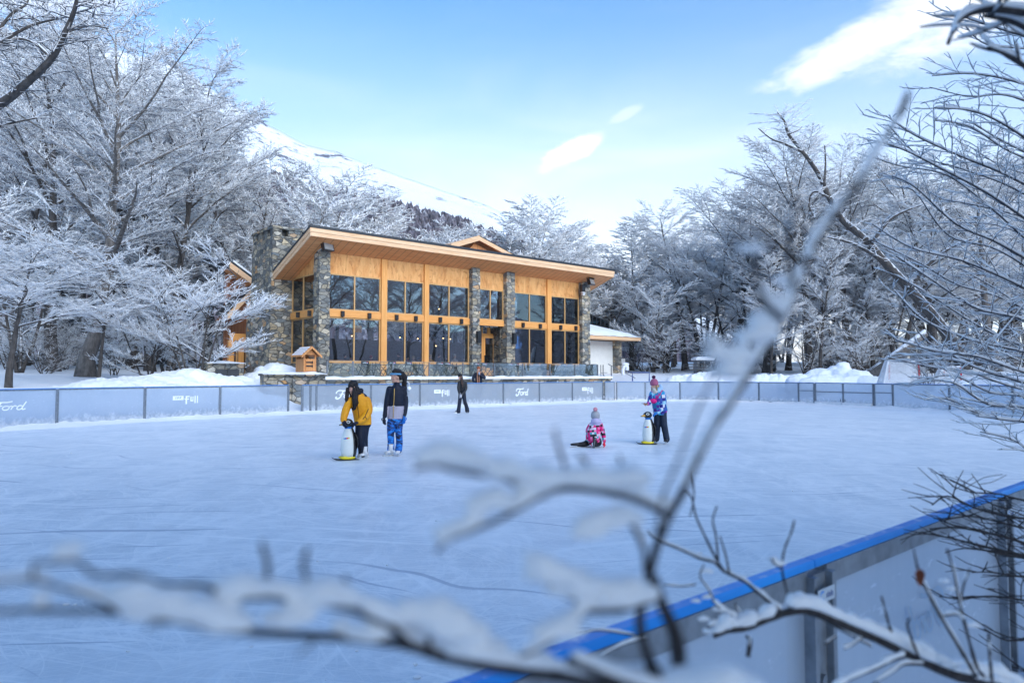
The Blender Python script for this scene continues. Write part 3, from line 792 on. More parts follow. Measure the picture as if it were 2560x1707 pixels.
# roof slab: dark membrane on top, double timber fascia on the front and sides, boarded soffit
mb = MB(RU); mb.prism([(u_l-.03, RV0-.05, zr(RV0)+.10), (u_l-.03, RVB, zr(RVB)+.10), (u_l-.03, RVB, zr(RVB)-.02), (u_l-.03, RV0-.05, zr(RV0)-.02)], (u_r-u_l+.06, 0, 0))
roof = part(mb, 'roof', M['roof_metal'])
def sloped(u0, u1, v0, v1, t0, t1):
    m = MB(RU); m.prism([(u0, v0, zr(v0)-t0), (u0, v1, zr(v1)-t0), (u0, v1, zr(v1)-t1), (u0, v0, zr(v0)-t1)], (u1-u0, 0, 0)); return m
m = MB(RU); m.box(u_l+.06, u_r-.06, RV0, RV0+.06, zr(RV0)-.25, zr(RV0)-.025); m.box(u_l+.06, u_r-.06, RV0+.035, RV0+.09, zr(RV0)-.47, zr(RV0)-.253)
part(m, 'front_fascia', M['fascia'], roof)
for nm, a, b, c_, d_ in (('side_fascia', u_l, u_l+.057, u_l+.03, u_l+.085), ('side_fascia', u_r-.057, u_r, u_r-.085, u_r-.03)):
    m = sloped(a, b, RV0, RVB, .025, .25); m2 = sloped(c_, d_, RV0+.035, RVB, .253, .47)
    base = len(m.v); m.v += m2.v; m.f += [tuple(i+base for i in f) for f in m2.f]; m.m += m2.m; part(m, nm, M['fascia'], roof)
part(sloped(u_l+.09, u_r-.09, RV0+.1, RVB, .40, .44), 'soffit', M['soffit'], roof)
zs = lambda v: zr(v)-.445
# piers of masonry
def pier(u0, u1, v0, v1, z0, z1, name='stone_pier', mat='stone', rough=.03, seed=1):
    m = MB(RU); n = max(4, int((z1-z0)/.28)); rnd = random.Random(seed); rings = []
    for i in range(n+1):
        z = z0+(z1-z0)*i/n; rings.append([])
        for (a, b) in ((u0, v0), ((u0+u1)/2, v0), (u1, v0), (u1, (v0+v1)/2), (u1, v1), ((u0+u1)/2, v1), (u0, v1), (u0, (v0+v1)/2)):
            rings[-1].append((a+rnd.uniform(-rough, rough), b+rnd.uniform(-rough, rough), z))
    m.loft(rings); return part(m, name, M[mat])
PV = 35.05
pz = {}
piers = []
for i, (x0, x1) in enumerate(((797, 824), (1181, 1200), (1267, 1288), (1456, 1475.5))):
    a, b = fu(x0, 800, PV), fu(x1, 800, PV); piers.append((a, b)); pier(a, b, PV, PV+.75, FL-1.2, zs(PV)-.02, seed=i)
u0f, u1f = piers[0][1], piers[3][0]
# timber posts
posts_u = []
for x0, x1 in ((953.7, 967.5), (1061.5, 1072.6), (1369, 1379)):
    a, b = fu(x0, 800, FV-.12), fu(x1, 800, FV-.12); posts_u.append((a, b))
    part(B(a, b, FV-.12, FV+.18, FL, zs(FV)-.005), 'timber_post', M['timber'])
bays = [(piers[0][1], posts_u[0][0]), (posts_u[0][1], posts_u[1][0]), (posts_u[1][1], piers[1][0]), (piers[1][1], piers[2][0]), (piers[2][1], posts_u[2][0]), (posts_u[2][1], piers[3][0])]
Z_sill, Z_b0, Z_b1, Z_head = 2.30, 4.86, 5.24, 7.28
ply_top = zs(FV)+.0
def window(a, b, v, z0, z1, name='window', fw=.075, along='u'):
    m = MB(RU); mid = (a+b)/2
    bx = (lambda p, q, y0, y1, s, t: m.box(p, q, y0, y1, s, t)) if along == 'u' else (lambda p, q, y0, y1, s, t: m.box(y0, y1, p, q, s, t))
    bx(a, a+fw, v-.05, v+.05, z0, z1); bx(b-fw, b, v-.05, v+.05, z0, z1); bx(mid-fw/2, mid+fw/2, v-.05, v+.05, z0, z1)
    bx(a+fw, mid-fw/2, v-.048, v+.048, z0, z0+fw); bx(mid+fw/2, b-fw, v-.048, v+.048, z0, z0+fw)
    bx(a+fw, mid-fw/2, v-.048, v+.048, z1-fw, z1); bx(mid+fw/2, b-fw, v-.048, v+.048, z1-fw, z1)
    o = part(m, name, M['mullion'])
    g = MB(RU); gx = (lambda p, q: g.box(p, q, v-.006, v+.006, z0+fw, z1-fw)) if along == 'u' else (lambda p, q: g.box(v-.006, v+.006, p, q, z0+fw, z1-fw))
    gx(a+fw, mid-fw/2); gx(mid+fw/2, b-fw); part(g, 'pane', M['glass'], o); return o
def lamp(px, py, v):
    q = pv(px, py, v); m = MB(RU); m.box(q.x-.09, q.x+.09, v-.16, v, q.z-.16, q.z+.14); m.lathe([(.07, -.02), (.08, .01)], 10, 0, Matrix.Translation((q.x, v-.08, q.z-.165))); return m
for i, (a, b) in enumerate(bays):
    part(B(a+.002, b-.002, FV+.02, FV+.07, Z_head+.002, ply_top), 'upper_panel', M['ply'])
    window(a+.003, b-.003, FV+.05, Z_b1+.002, Z_head)
    bm_ = part(B(a+.002, b-.002, FV-.06, FV+.16, Z_b0, Z_b1), 'beam', M['timber_h'])
    if i != 3:
        window(a+.003, b-.003, FV+.05, Z_sill+.06, Z_b0-.002)
        part(B(a+.002, b-.002, FV-.06, FV+.14, Z_sill, Z_sill+.058), 'sill', M['timber_h'])
        part(B(a+.002, b-.002, FV-.02, FV+.25, FL-.6, Z_sill-.002), 'plinth', M['stone_wall'])
for px, py in ((855, 784), (922, 789), (990, 793), (1038, 796), (1099, 799), (1152, 803), (1306, 812), (1349, 815), (1400, 818), (1438, 820)):
    part(lamp(px, py, FV-.062), 'wall_light', M['black'])
# entrance recess between two piers
DV = 36.7
a, b = bays[3]; du0, du1 = fu(1203, 850, DV), fu(1239, 850, DV)
part(B(du1+.01, b+.1, DV-.9, DV+.3, FL-.2, Z_b0-.01), 'recess_wall', M['stone_wall'])
part(B(a-.1, du0-.01, DV-.05, DV+.1, FL, Z_b0-.01), 'recess_wall', M['stone_wall'])
dz = fz(1220, 838, DV)
m = MB(RU); m.box(du0, du0+.1, DV-.06, DV+.06, FL, Z_b0-.02); m.box(du1-.1, du1, DV-.06, DV+.06, FL, Z_b0-.02); m.box(du0+.1, du1-.1, DV-.058, DV+.058, dz, dz+.1); m.box((du0+du1)/2-.12, (du0+du1)/2+.12, DV-.05, DV+.05, dz+.1, Z_b0-.02)
dfr = part(m, 'door_frame', M['timber'])
g = MB(RU); g.box(du0+.1, du1-.1, DV-.005, DV+.005, dz+.1, Z_b0-.05); part(g, 'pane', M['glass'], dfr)
m = MB(RU); s_ = .17; m.box(du0+.11, du0+.11+s_, DV-.09, DV-.03, FL+.02, dz-.01); m.box(du1-.11-s_, du1-.11, DV-.09, DV-.03, FL+.02, dz-.01); m.box(du0+.11+s_, du1-.11-s_, DV-.088, DV-.032, FL+.02, FL+.65); m.box(du0+.11+s_, du1-.11-s_, DV-.088, DV-.032, dz-.2, dz-.01)
door = part(m, 'door', M['timber'])
g = MB(RU); g.box(du0+.11+s_, du1-.11-s_, DV-.065, DV-.055, FL+.65, dz-.2); part(g, 'pane', M['glass'], door)
g = MB(RU); g.box(du0+.18, du0+.23, DV-.17, DV-.14, FL+.85, FL+1.5); g.box(du0+.18, du0+.23, DV-.14, DV-.088, FL+.9, FL+.94); g.box(du0+.18, du0+.23, DV-.14, DV-.088, FL+1.41, FL+1.45); part(g, 'handle', M['black'], door)
for px, py in ((1194, 842), (1283, 846)):
    q = pv(px, py, PV); m = MB(RU); m.box(q.x-.14, q.x+.14, PV-.22, PV-.035, q.z-.38, q.z+.36); m.box(q.x-.11, q.x+.11, PV-.232, PV-.223, q.z-.32, q.z+.30); part(m, 'loudspeaker', M['black'])
# left flank: windows beside the corner pier, then the masonry chimney
su = piers[0][0]+.1
v_a, v_b = PV+.76, 39.0
part(MB(RU).prism([(su, v_a, Z_head), (su, v_b, Z_head), (su, v_b, zs(v_b)-.01), (su, v_a, zs(v_a)-.01)], (.06, 0, 0)), 'upper_panel', M['ply'])
window(v_a, v_b-.003, su+.03, Z_b1+.002, Z_head-.002, along='v'); window(v_a, v_b-.003, su+.03, Z_sill, Z_b0-.002, along='v')
bm2 = part(B(su-.1, su+.12, v_a, v_b-.003, Z_b0, Z_b1), 'beam', M['timber_h'])
part(B(su-.02, su+.16, v_a, v_b, FL-1, Z_sill-.002), 'plinth', M['stone_wall'])
for px, py in ((748, 787), (777, 783)):
    q = pu(px, py, su-.1); m = MB(RU); m.box(su-.26, su-.102, q.y-.09, q.y+.09, q.z-.16, q.z+.14); part(m, 'wall_light', M['black'])
cu0 = pv(680, 700, 39.0).x; cu1 = su+.3; cv1 = 42.3
ctop = pv(680, 563, 39.0).z
m = MB(RU); rnd = random.Random(8); rings = []
for i in range(24):
    t = i/23; z = .2+(ctop-.55-.2)*t; f = .14*(1-t)
    rings.append([(x+rnd.uniform(-.03, .03), y+rnd.uniform(-.03, .03), z) for x, y in ((cu0-f, 39.0-f*.4), ((cu0+cu1)/2, 39.0-f*.4), (cu1+1.0, 39.0), (cu1+1.0, 40.6), (cu1+1.0, cv1), ((cu0+cu1)/2, cv1+f), (cu0-f, cv1+f), (cu0-f, 40.6))])
m.loft(rings); chim = part(m, 'chimney', M['stone'])
# crown of the chimney: stone blocks with smoke openings under a slab
m = MB(RU); zc = ctop-.55
uu = [cu0, cu0+.55, cu0+.95, cu0+1.75, cu0+2.15, cu1+1.0]; vv = [39.0, 39.5, 39.85, 40.45, 40.8, 41.4, 41.75, cv1]
for i in range(0, len(uu)-1, 2): m.box(uu[i], uu[i+1], 39.0, 39.35, zc, ctop-.16)
for i in range(0, len(vv)-1, 2):
    if i: m.box(cu0, cu0+.35, vv[i], vv[i+1], zc, ctop-.16)
    else: m.box(cu0, cu0+.35, 39.352, vv[1], zc, ctop-.16)
m.box(cu0-.06, cu1+1.06, 38.94, cv1+.06, ctop-.155, ctop); part(m, 'chimney_crown', M['stone_wall'], chim)
m = MB(RU); m.box(cu0+.4, cu1+.6, 39.4, cv1-.4, zc, ctop-.17); part(m, 'flue', M['black'], chim)
# back walls, floor, ceiling and back room
eu = piers[3][1]
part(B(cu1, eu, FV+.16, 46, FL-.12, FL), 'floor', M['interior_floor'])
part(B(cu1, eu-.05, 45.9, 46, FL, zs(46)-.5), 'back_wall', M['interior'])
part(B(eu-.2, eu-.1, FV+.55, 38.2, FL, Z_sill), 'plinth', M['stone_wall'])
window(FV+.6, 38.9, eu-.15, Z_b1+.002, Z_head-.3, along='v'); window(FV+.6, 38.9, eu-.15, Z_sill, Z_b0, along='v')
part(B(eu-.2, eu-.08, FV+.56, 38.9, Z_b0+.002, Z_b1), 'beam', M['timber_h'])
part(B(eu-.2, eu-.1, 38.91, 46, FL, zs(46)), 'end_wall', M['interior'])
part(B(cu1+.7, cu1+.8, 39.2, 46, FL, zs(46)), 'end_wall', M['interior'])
q = [pv(1290, 840, 39.5), pv(1332, 873, 39.5)]
M['screen'] = flat_emit('lit_screen', (.03, .14, .42), .55)
tv = part(B(q[0].x-.05, q[1].x+.05, 39.52, 39.6, q[1].z-.05, q[0].z+.05), 'television', M['black'])
part(B(q[0].x, q[1].x, 39.505, 39.518, q[1].z, q[0].z), 'screen', M['screen'], tv)
M['warm'] = flat_emit('warm_bulb', (1, .6, .25), 2.2)
for px, py, v in ((781, 738, 38.5), (1098, 771, 40), (1090, 863, 40), (1044, 845, 41), (1126, 846, 41), (1108, 844, 42), (1350, 830, 41), (1388, 862, 40), (1000, 842, 41), (880, 838, 41)):
    q = pv(px, py, v); m = MB(RU); m.tube([(q.x, q.y, q.z+.1), (q.x, q.y, min(zs(q.y)-.02, q.z+3))], .012, 5); m.lathe([(.02, .12), (.16, -.02)], 12, 0, Matrix.Translation(q)); pl = part(m, 'pendant_lamp', M['black'])
    m = MB(RU); m.ell((q.x, q.y, q.z-.03), .05, 8, 6); part(m, 'bulb', M['warm'], pl)
m = MB(RU); q = pv(893, 822, 38); m.box(q.x-.3, q.x+.3, 38, 38.04, q.z-.22, q.z+.22); part(m, 'notice_board', M['timber'])
# floodlights, loudspeaker and camera under the eaves
def flood(px, py, v, s=1.0, rz=0):
    q = pv(px, py, v); T = RU @ Matrix.Translation(q) @ Matrix.Rotation(R(rz), 4, 'Z') @ Matrix.Rotation(R(-18), 4, 'X')
    m = MB(T); m.loft([[(-.36*s, -.14, -.26*s), (.36*s, -.14, -.26*s), (.36*s, -.14, .26*s), (-.36*s, -.14, .26*s)], [(-.24*s, .16, -.17*s), (.24*s, .16, -.17*s), (.24*s, .16, .17*s), (-.24*s, .16, .17*s)]])
    m.box(-.40*s, .40*s, -.2, -.14, .26*s, .30*s)
    for x in (-.38*s, .36*s): m.box(x, x+.03, -.02, .05, -.05, .42*s)
    m.box(-.38*s, .39*s, -.02, .05, .42*s, .45*s); m.tube([(0, .02, .44*s), (0, .35, .5*s)], .04, 6)
    o = part(m, 'floodlight', M['black'])
    g = MB(T); g.box(-.30*s, .30*s, -.155, -.143, -.20*s, .20*s); part(g, 'lamp_glass', M['lamp_glass'], o)
t = NT('lamp_glass'); M['lamp_glass'] = t.done(t.pbsdf((.45,.5,.52), .12, .6))
flood(818, 619, PV-.45, .95, 12); flood(1477, 706, PV-.55, .95, 12)
q = pv(1453, 721, PV-.1); m = MB(RU); m.box(q.x-.16, q.x+.14, q.y-.28, q.y-.02, q.z-.26, q.z+.26); part(m, 'loudspeaker', M['black'])
q = pv(1457, 733, PV-.3); T = RU @ Matrix.Translation(q) @ Matrix.Rotation(R(-30), 4, 'Z') @ Matrix.Rotation(R(18), 4, 'X'); m = MB(T); m.tube([(0, -.3, 0), (0, .2, 0)], [.10, .11], 10); m.box(-.11, .11, -.36, .1, .09, .11); m.tube([(0, .1, -.05), (0, .3, -.2)], .04, 6); part(m, 'security_camera', M['white_plastic'])
# upper gable behind the roof
gv0, gv1 = 41.6, 47.5
gl, gp, gr = pv(1150, 640, gv0), pv(1199, 591, gv0), pv(1290, 640, gv0)
gb = 6.0; pw = Vector((gp.x, gv0, gp.z-.36))
part(MB(RU).prism([(gl.x+.5, gv0+.7, gb), (gr.x-.5, gv0+.7, gb), (gr.x-.5, gv0+.7, gr.z-.35), (gp.x, gv0+.7, gp.z-.4), (gl.x+.5, gv0+.7, gl.z-.35)], (0, .2, 0)), 'gable_wall', M['soffit'])
gr2 = Vector((gr.x+.9, gv0, gr.z-.28)); gl2 = pv(1128, 612, gv0)
for s, e in (('l', gl2), ('r', gr2)):
    A = Vector((gp.x, gv0, gp.z)); 
    up = Vector((0, 0, 1))
    m = MB(RU); m.prism([A, e, e-up*.30, A-up*.32], (0, .10, 0)); part(m, 'rake_board', M['fascia'])
    m = MB(RU); m.prism([A+up*.09, e+up*.09, e+up*.004, A+up*.004], (0, gv1-gv0, 0)); ro = part(m, 'gable_roof', M['fascia'] if s == 'l' else M['roof_metal'])
    m = MB(RU); m.prism([A-up*.10+Vector((0,.1,0)), e-up*.10+Vector((0,.1,0)), e-up*.16+Vector((0,.1,0)), A-up*.16+Vector((0,.1,0))], (0, gv1-gv0-.2, 0)); part(m, 'gable_soffit', M['soffit'], ro)
# annex behind the chimney on the left
av = 46.0
A1, A2 = pv(575, 655, av), pv(650, 710, av)
m = MB(RU); up = Vector((0,0,1)); m.prism([A1, A2, A2-up*.4, A1-up*.4], (0, .12, 0)); part(m, 'rake_board', M['fascia'])
m = MB(RU); m.prism([A1+up*.02, A2+up*.02, A2+up*.14, A1+up*.14], (0, 7, 1.1)); ar = part(m, 'annex_roof', M['roof_metal'])
m = MB(RU); m.prism([A1+up*.15+Vector((.25,.1,-.1)), A2+up*.15, A2+up*.30, A1+up*.28+Vector((.25,.1,-.1))], (0, 6.6, 1.05)); part(m, 'roof_snow', M['snow'], ar)
m = MB(RU); m.prism([A1-up*.42+Vector((0, .14, 0)), A2-up*.42+Vector((0, .14, 0)), A2-up*.46+Vector((0, .14, 0)), A1-up*.46+Vector((0, .14, 0))], (0, 1.4, .1)); part(m, 'annex_soffit', M['soffit'])
a0, a1 = pv(562, 780, av+1.5).x, pv(660, 780, av+1.5).x
m = MB(RU); m.prism([(a0, av+1.5, .5), (a1+2, av+1.5, .5), (a1+2, av+1.5, A2.z-.6), (a0+.4, av+1.5, A1.z-.5), (a0, av+1.5, A1.z-.5)], (0, .25, 0)); part(m, 'annex_wall', M['annex_wood'])
lv = 44.2
L1, L2 = pv(636, 716, lv), pv(570, 783, lv)
m = MB(RU); m.prism([L1, L2, L2-up*.42, L1-up*.42], (0, .12, 0)); part(m, 'rake_board', M['fascia'])
m = MB(RU); m.prism([L1+up*.02, L2+up*.02, L2+up*.14, L1+up*.14], (0, 2.6, 0)); part(m, 'annex_roof', M['roof_metal'])
m = MB(RU); m.prism([L1-up*.3+Vector((0,.13,0)), L2-up*.3+Vector((0,.13,0)), L2-up*.34+Vector((0,.13,0)), L1-up*.34+Vector((0,.13,0))], (0, 2.4, 0)); part(m, 'annex_soffit', M['annex_wood'])
p0, p1 = pv(575, 842, lv+.7), pv(623, 842, lv+.7)
part(B(p0.x, p1.x+.1, lv+.6, lv+.85, p0.z-.22, p0.z+.22), 'annex_beam', M['timber_h'])
for px in (578, 603, 624):
    q = pv(px, 842, lv+.7); part(B(q.x-.16, q.x+.16, lv+.6, lv+.9, .6, q.z-.23), 'timber_post', M['timber'])
w0 = pv(582, 870, lv+.8); w1 = pv(600, 870, lv+.8); w2 = pv(606, 870, lv+.8); w3 = pv(622, 870, lv+.8)
for a, b in ((w0, w1), (w2, w3)): window(a.x, b.x, lv+.78, 1.7, p0.z-.24, 'window', .06)
part(B(w0.x, w3.x, lv+.7, lv+.9, .4, 1.69), 'plinth', M['stone_wall'])
pier(pv(624, 800, 43.4).x, pv(640, 800, 43.4).x, 43.2, 44.0, .4, pv(624, 786, 43.4).z, seed=9)
# garage wing on the right
wv = 40.2
W0, W1 = pv(1470, 850, wv), pv(1600, 847, wv-1.2)
ez = 4.62
gx0, gx1 = pv(1472, 900, wv).x, pv(1537, 900, wv).x
part(B(eu-.05, gx1+1.0, wv+.3, wv+6, .6, ez-.05), 'wing_wall', M['grey_wall'])
gdz = fz(1500, 852, wv)
gd = MB(RU); gd.box(gx0-.6, gx1-.05, wv+.2, wv+.29, 1.3, gdz)
for k in range(1, 5): gd.box(gx0-.6, gx1-.05, wv+.188, wv+.198, 1.3+(gdz-1.3)*k/5-.02, 1.3+(gdz-1.3)*k/5+.0)
part(gd, 'garage_door', M['white_paint'])
part(B(gx0-.6, gx1-.05, wv+.15, wv+.295, gdz+.002, ez-.06), 'door_header', M['grey_wall'])
pier(gx1-.02, pv(1553, 900, wv-.3).x, wv-.35, wv+.6, .8, ez-.06, seed=12)
pier(pv(1553, 900, wv-.3).x+.3, pv(1553, 900, wv-.3).x+1.0, wv+1.5, wv+2.2, .8, ez-.06, seed=13)
re0, re1 = eu-.5, W1.x
m = MB(RU); v0, v1 = wv-1.3, wv+7
m.add([(re0, v0, ez), (re1, v0, ez), (re1, v1, ez), (re0, v1, ez), (re0, v0+4.2, ez+1.35), (re1-4.2, v0+4.2, ez+1.35), (re0, v0, ez+.28), (re1, v0, ez+.28), (re1, v1, ez+.28)], [(3,2,1,0), (0,1,7,6), (1,2,8,7)])
wr = part(m, 'wing_roof', M['fascia'])
m = MB(RU); rnd = random.Random(5); nn = 40; V = []; F = []
for i in range(nn+1):
    for j in range(9):
        s = j/8; x0 = re0; x1 = re1+.08-4.2*s; x = x0+(x1-x0)*i/nn; y = v0-.06+4.2*s
        V.append((x, y, ez+.30+1.35*s+.20*min(1, s*8)*min(1, (nn-i)/2)+.05*mnoise.noise((x*1.3, y*1.3, 4))))
for i in range(nn):
    for j in range(8): a = i*9+j; F.append((a, a+9, a+10, a+1))
b0 = len(V)
for j in range(9):
    s = j/8
    for q in range(2): V.append((re1+.08-4.2*s, (v0-.06+4.2*s) if q == 0 else v1-4.2*s, ez+.30+1.35*s))
for j in range(8): F.append((b0+2*j, b0+2*j+1, b0+2*j+3, b0+2*j+2))
m.add(V, F); part(m, 'roof_snow', M['snow'], wr, smooth=True)
# teal glazed stair house rising behind the wing
tv0 = 43.5
g0, g1 = pv(1470, 800, tv0), pv(1521, 815, tv0); gt = fz(1480, 786, tv0); gt2 = fz(1521, 806, tv0)
m = MB(RU); m.prism([(g0.x, tv0, ez+.6), (g1.x, tv0, ez+.6), (g1.x, tv0, gt2), (g0.x, tv0, gt)], (0, 3, 0)); gh = part(m, 'glass_stair_house', M['glass_teal'])
m = MB(RU)
for k in range(6):
    x = g0.x+(g1.x-g0.x)*k/5; zt = gt+(gt2-gt)*k/5; m.box(x-.04, x+.04, tv0-.06, tv0-.002, ez+.6, zt+.03)
m.bar((g0.x, tv0-.03, gt+.05), (g1.x, tv0-.03, gt2+.05), .08, .08); part(m, 'glazing_bars', M['charcoal'], gh)
# ---------------------------------------------------------------- frosted trees
UPV = Vector((0, 0, 1))
def wedge_mesh(name, P, D, Wd, mat):
    P = np.array(P, dtype=np.float64); D = np.array(D, dtype=np.float64); Wd = np.array(Wd)[:, None]
    U = np.array([0, 0, 1.0]); sd_ = np.cross(D, U); n = np.linalg.norm(sd_, axis=1, keepdims=True); sd_ = np.where(n > 1e-6, sd_/np.maximum(n, 1e-9), [[1., 0, 0]])
    up = np.cross(sd_, D); up /= np.maximum(np.linalg.norm(up, axis=1, keepdims=True), 1e-9)
    L = P-sd_*Wd+up*Wd*.3; Rr = P+sd_*Wd+up*Wd*.3; Bt = P-up*Wd*.9; T = P+D
    N = len(P); V = np.stack([L, Rr, Bt, T], 1).reshape(-1, 3); b = np.arange(N)[:, None]*4
    F = np.stack([b+[0, 1, 3], b+[1, 2, 3], b+[2, 0, 3]], 1).reshape(-1, 3)
    return np_mesh(name, V, F, [mat])
def path_pt(pts, t):
    t = max(0, min(.9999, t))*(len(pts)-1); i = int(t); return pts[i].lerp(pts[i+1], t-i), (pts[i+1]-pts[i]).normalized()
def grow(rnd, p, az, el, L, n, el_end, wob=.18):
    """a limb that leaves at elevation el and flattens to el_end"""
    pts = [p.copy()]; a = az
    for i in range(n):
        t = (i+.5)/n; e = el+(el_end-el)*t**.7+rnd.uniform(-wob, wob)*.6; a += rnd.uniform(-wob, wob)
        p = p+Vector((math.cos(a)*math.cos(e), math.sin(a)*math.cos(e), math.sin(e)))*(L/n); pts.append(p)
    return pts
def gen_tree(name, seed, H=16, bare=.33, spread=5.0, nl=20, r0=.27, stems=1, bend=.6, el0=55, el1=8, subs=.33, tw=.115, twl=.42, tww=.03, base_curve=0, mats=('bark', 'twig'), flat=1.0, droop=0.0):
    rnd = random.Random(seed); wood = MB(); P = []; D = []; Wd = []
    for sidx in range(stems):
        hh = H*(1 if sidx == 0 else rnd.uniform(.72, .95)); az0 = rnd.uniform(0, 6.28); p = Vector((0, 0, -.4)) if stems == 1 else Vector((rnd.uniform(-.3, .3)*(.3+H*.04), rnd.uniform(-.3, .3)*(.3+H*.04), -.3))
        tr = [p]; n = 14; dirx, diry = rnd.uniform(-.05, .05), rnd.uniform(-.05, .05)
        if stems > 1: dirx, diry = math.cos(6.28*sidx/stems)*bend*.35, math.sin(6.28*sidx/stems)*bend*.35
        for i in range(n):
            dirx += rnd.uniform(-.07, .07)*bend; diry += rnd.uniform(-.07, .07)*bend
            ex = base_curve*math.sin(min(1, i/3)*math.pi) if i < 3 else 0
            p = p+Vector((dirx+ex, diry, 1)).normalized()*(hh*.93/n); tr.append(p)
        rad = [r0*(1 if stems == 1 else .6)*(1-.93*(i/n)**.85)*(1.45 if i == 0 else 1) for i in range(n+1)]
        wood.tube(tr, rad, 9)
        lim = []
        k = nl//stems
        for i in range(k):
            t = bare+(1-bare)*((i+rnd.random()*.7)/k)**.9; t = min(t, .995)
            q, dd = path_pt(tr, t); az = az0+i*2.399+rnd.uniform(-.4, .4)
            s = (t-bare)/(1-bare); L = spread*(.55+.75*math.sin(math.pi*min(1, .18+.72*s)))*rnd.uniform(.6, 1.15)*(1-.35*s**3)
            e0 = R(el0)*(.55+.5*s)+rnd.uniform(-.2, .2); lp = grow(rnd, q, az, e0, L, 7, R(el1)+.25*s, .16)
            rb = max(.022, r0*(1-.9*t)*.55*min(1, L/spread)); wood.tube(lp, [rb*(1-.85*j/7) for j in range(8)], 5, cap=False); lim.append((lp, L))
            if L > spread*.65 and rnd.random() < .7:
                q2, d2 = path_pt(lp, rnd.uniform(.25, .5)); a2 = math.atan2(d2.y, d2.x)+rnd.choice((-1, 1))*rnd.uniform(.4, .9)
                l2 = grow(rnd, q2, a2, R(el0)*.6, L*.6, 5, R(el1), .16); wood.tube(l2, [rb*.6*(1-.85*j/5) for j in range(6)], 4, cap=False); lim.append((l2, L*.6))
        for lp, L in lim:
            ns = max(3, int(L*.85/(subs*.5)))
            for i in range(ns+1):
                t = .18+.82*(i+rnd.random()*.5)/ns
                if i == ns: t = .999
                q, d = path_pt(lp, t); sgn = 1 if i % 2 else -1
                a = math.atan2(d.y, d.x)+(0 if i == ns else sgn*rnd.uniform(.55, 1.15)); e = rnd.uniform(-.12, .85)*flat-droop*.3
                l = (.40+.34*L*(1-t))*rnd.uniform(.7, 1.3); v = Vector((math.cos(a)*math.cos(e), math.sin(a)*math.cos(e), math.sin(e)))
                P.append(q); D.append(v*l); Wd.append(tww*.75)
                nt_ = max(3, int(l/tw*1.35))
                for j in range(nt_+1):
                    s = .12+.88*(j+rnd.random()*.6)/nt_; s = min(s, 1.0); sg = 1 if j % 2 else -1
                    a2 = a+(0 if j == nt_ else sg*rnd.uniform(.4, 1.2)); e2 = e*.7+rnd.uniform(-.35, .65)*flat-droop*rnd.random()
                    l2 = twl*rnd.uniform(.45, 1.15)*(1.15-.45*s); c2 = math.cos(e2)
                    q2 = q+v*(l*s); P.append(q2); D.append((math.cos(a2)*c2*l2, math.sin(a2)*c2*l2, math.sin(e2)*l2)); Wd.append(tww*rnd.uniform(.65, 1.25))
                    if rnd.random() < .55:
                        q3 = Vector(q2)+Vector(D[-1])*rnd.uniform(.3, .7); a3 = a2+rnd.choice((-1, 1))*rnd.uniform(.4, .9); l3 = l2*rnd.uniform(.4, .7)
                        P.append(q3); D.append((math.cos(a3)*l3, math.sin(a3)*l3, rnd.uniform(-.2, .35)*l3)); Wd.append(tww*.7)
    wm_ = wood.build('trunk', M[mats[0]], None, True)
    cme = wedge_mesh(name+'_crown', P, D, Wd, M[mats[1]])
    wme = wm_.data; bpy.data.objects.remove(wm_)
    return dict(name=name, H=H, wood=wme, crown=cme, n=len(P))
PROTO = dict(
    tall=gen_tree('tall', 11, 18, .30, 5.0, 26, .34, bend=.7, base_curve=.28, twl=.40, tww=.020, el0=62, el1=26, mats=('bark_pale', 'twig_mid'), tw=.10),
    tall2=gen_tree('tall2', 23, 17, .34, 4.4, 24, .28, bend=.9, tww=.023, el0=64, el1=24, tw=.10, mats=('bark', 'twig_mid')),
    forest=gen_tree('forest', 37, 15, .36, 3.4, 22, .24, bend=.8, tww=.027, el0=62, el1=28),
    forest2=gen_tree('forest2', 41, 15, .34, 3.6, 24, .22, stems=2, bend=.6, tww=.027, el0=66, el1=30),
    forest3=gen_tree('forest3', 53, 14, .28, 3.2, 24, .20, bend=1.0, mats=('bark', 'twig_mid'), tww=.027, el0=52, el1=14),
    frost=gen_tree('frost', 61, 13, .22, 3.6, 26, .20, bend=.6, tww=.037, twl=.38, tw=.11, el0=62, el1=24, droop=.1),
    frost2=gen_tree('frost2', 67, 12, .25, 3.5, 26, .18, stems=3, bend=.9, tww=.037, twl=.36, tw=.11, el0=64, el1=28),
    layered=gen_tree('layered', 71, 7, .42, 4.2, 18, .16, bend=.6, el0=34, el1=2, tww=.020, twl=.34, tw=.09, droop=.15, flat=.7),
    bush=gen_tree('bush', 83, 5.4, .12, 2.1, 28, .075, stems=6, bend=.9, el0=56, el1=18, tww=.0155, twl=.30, tw=.08, subs=.32),
    bush2=gen_tree('bush2', 89, 4.6, .10, 1.7, 22, .06, stems=5, bend=.8, el0=58, el1=26, tww=.015, twl=.28, tw=.12, subs=.42),
    thicket=gen_tree('thicket', 97, 3.0, .08, 1.3, 21, .04, stems=7, bend=1.1, el0=64, el1=34, tww=.013, twl=.30, tw=.16, subs=.5, mats=('bark', 'twig_dark')),
)
print('twigs', {k: v['n'] for k, v in PROTO.items()})
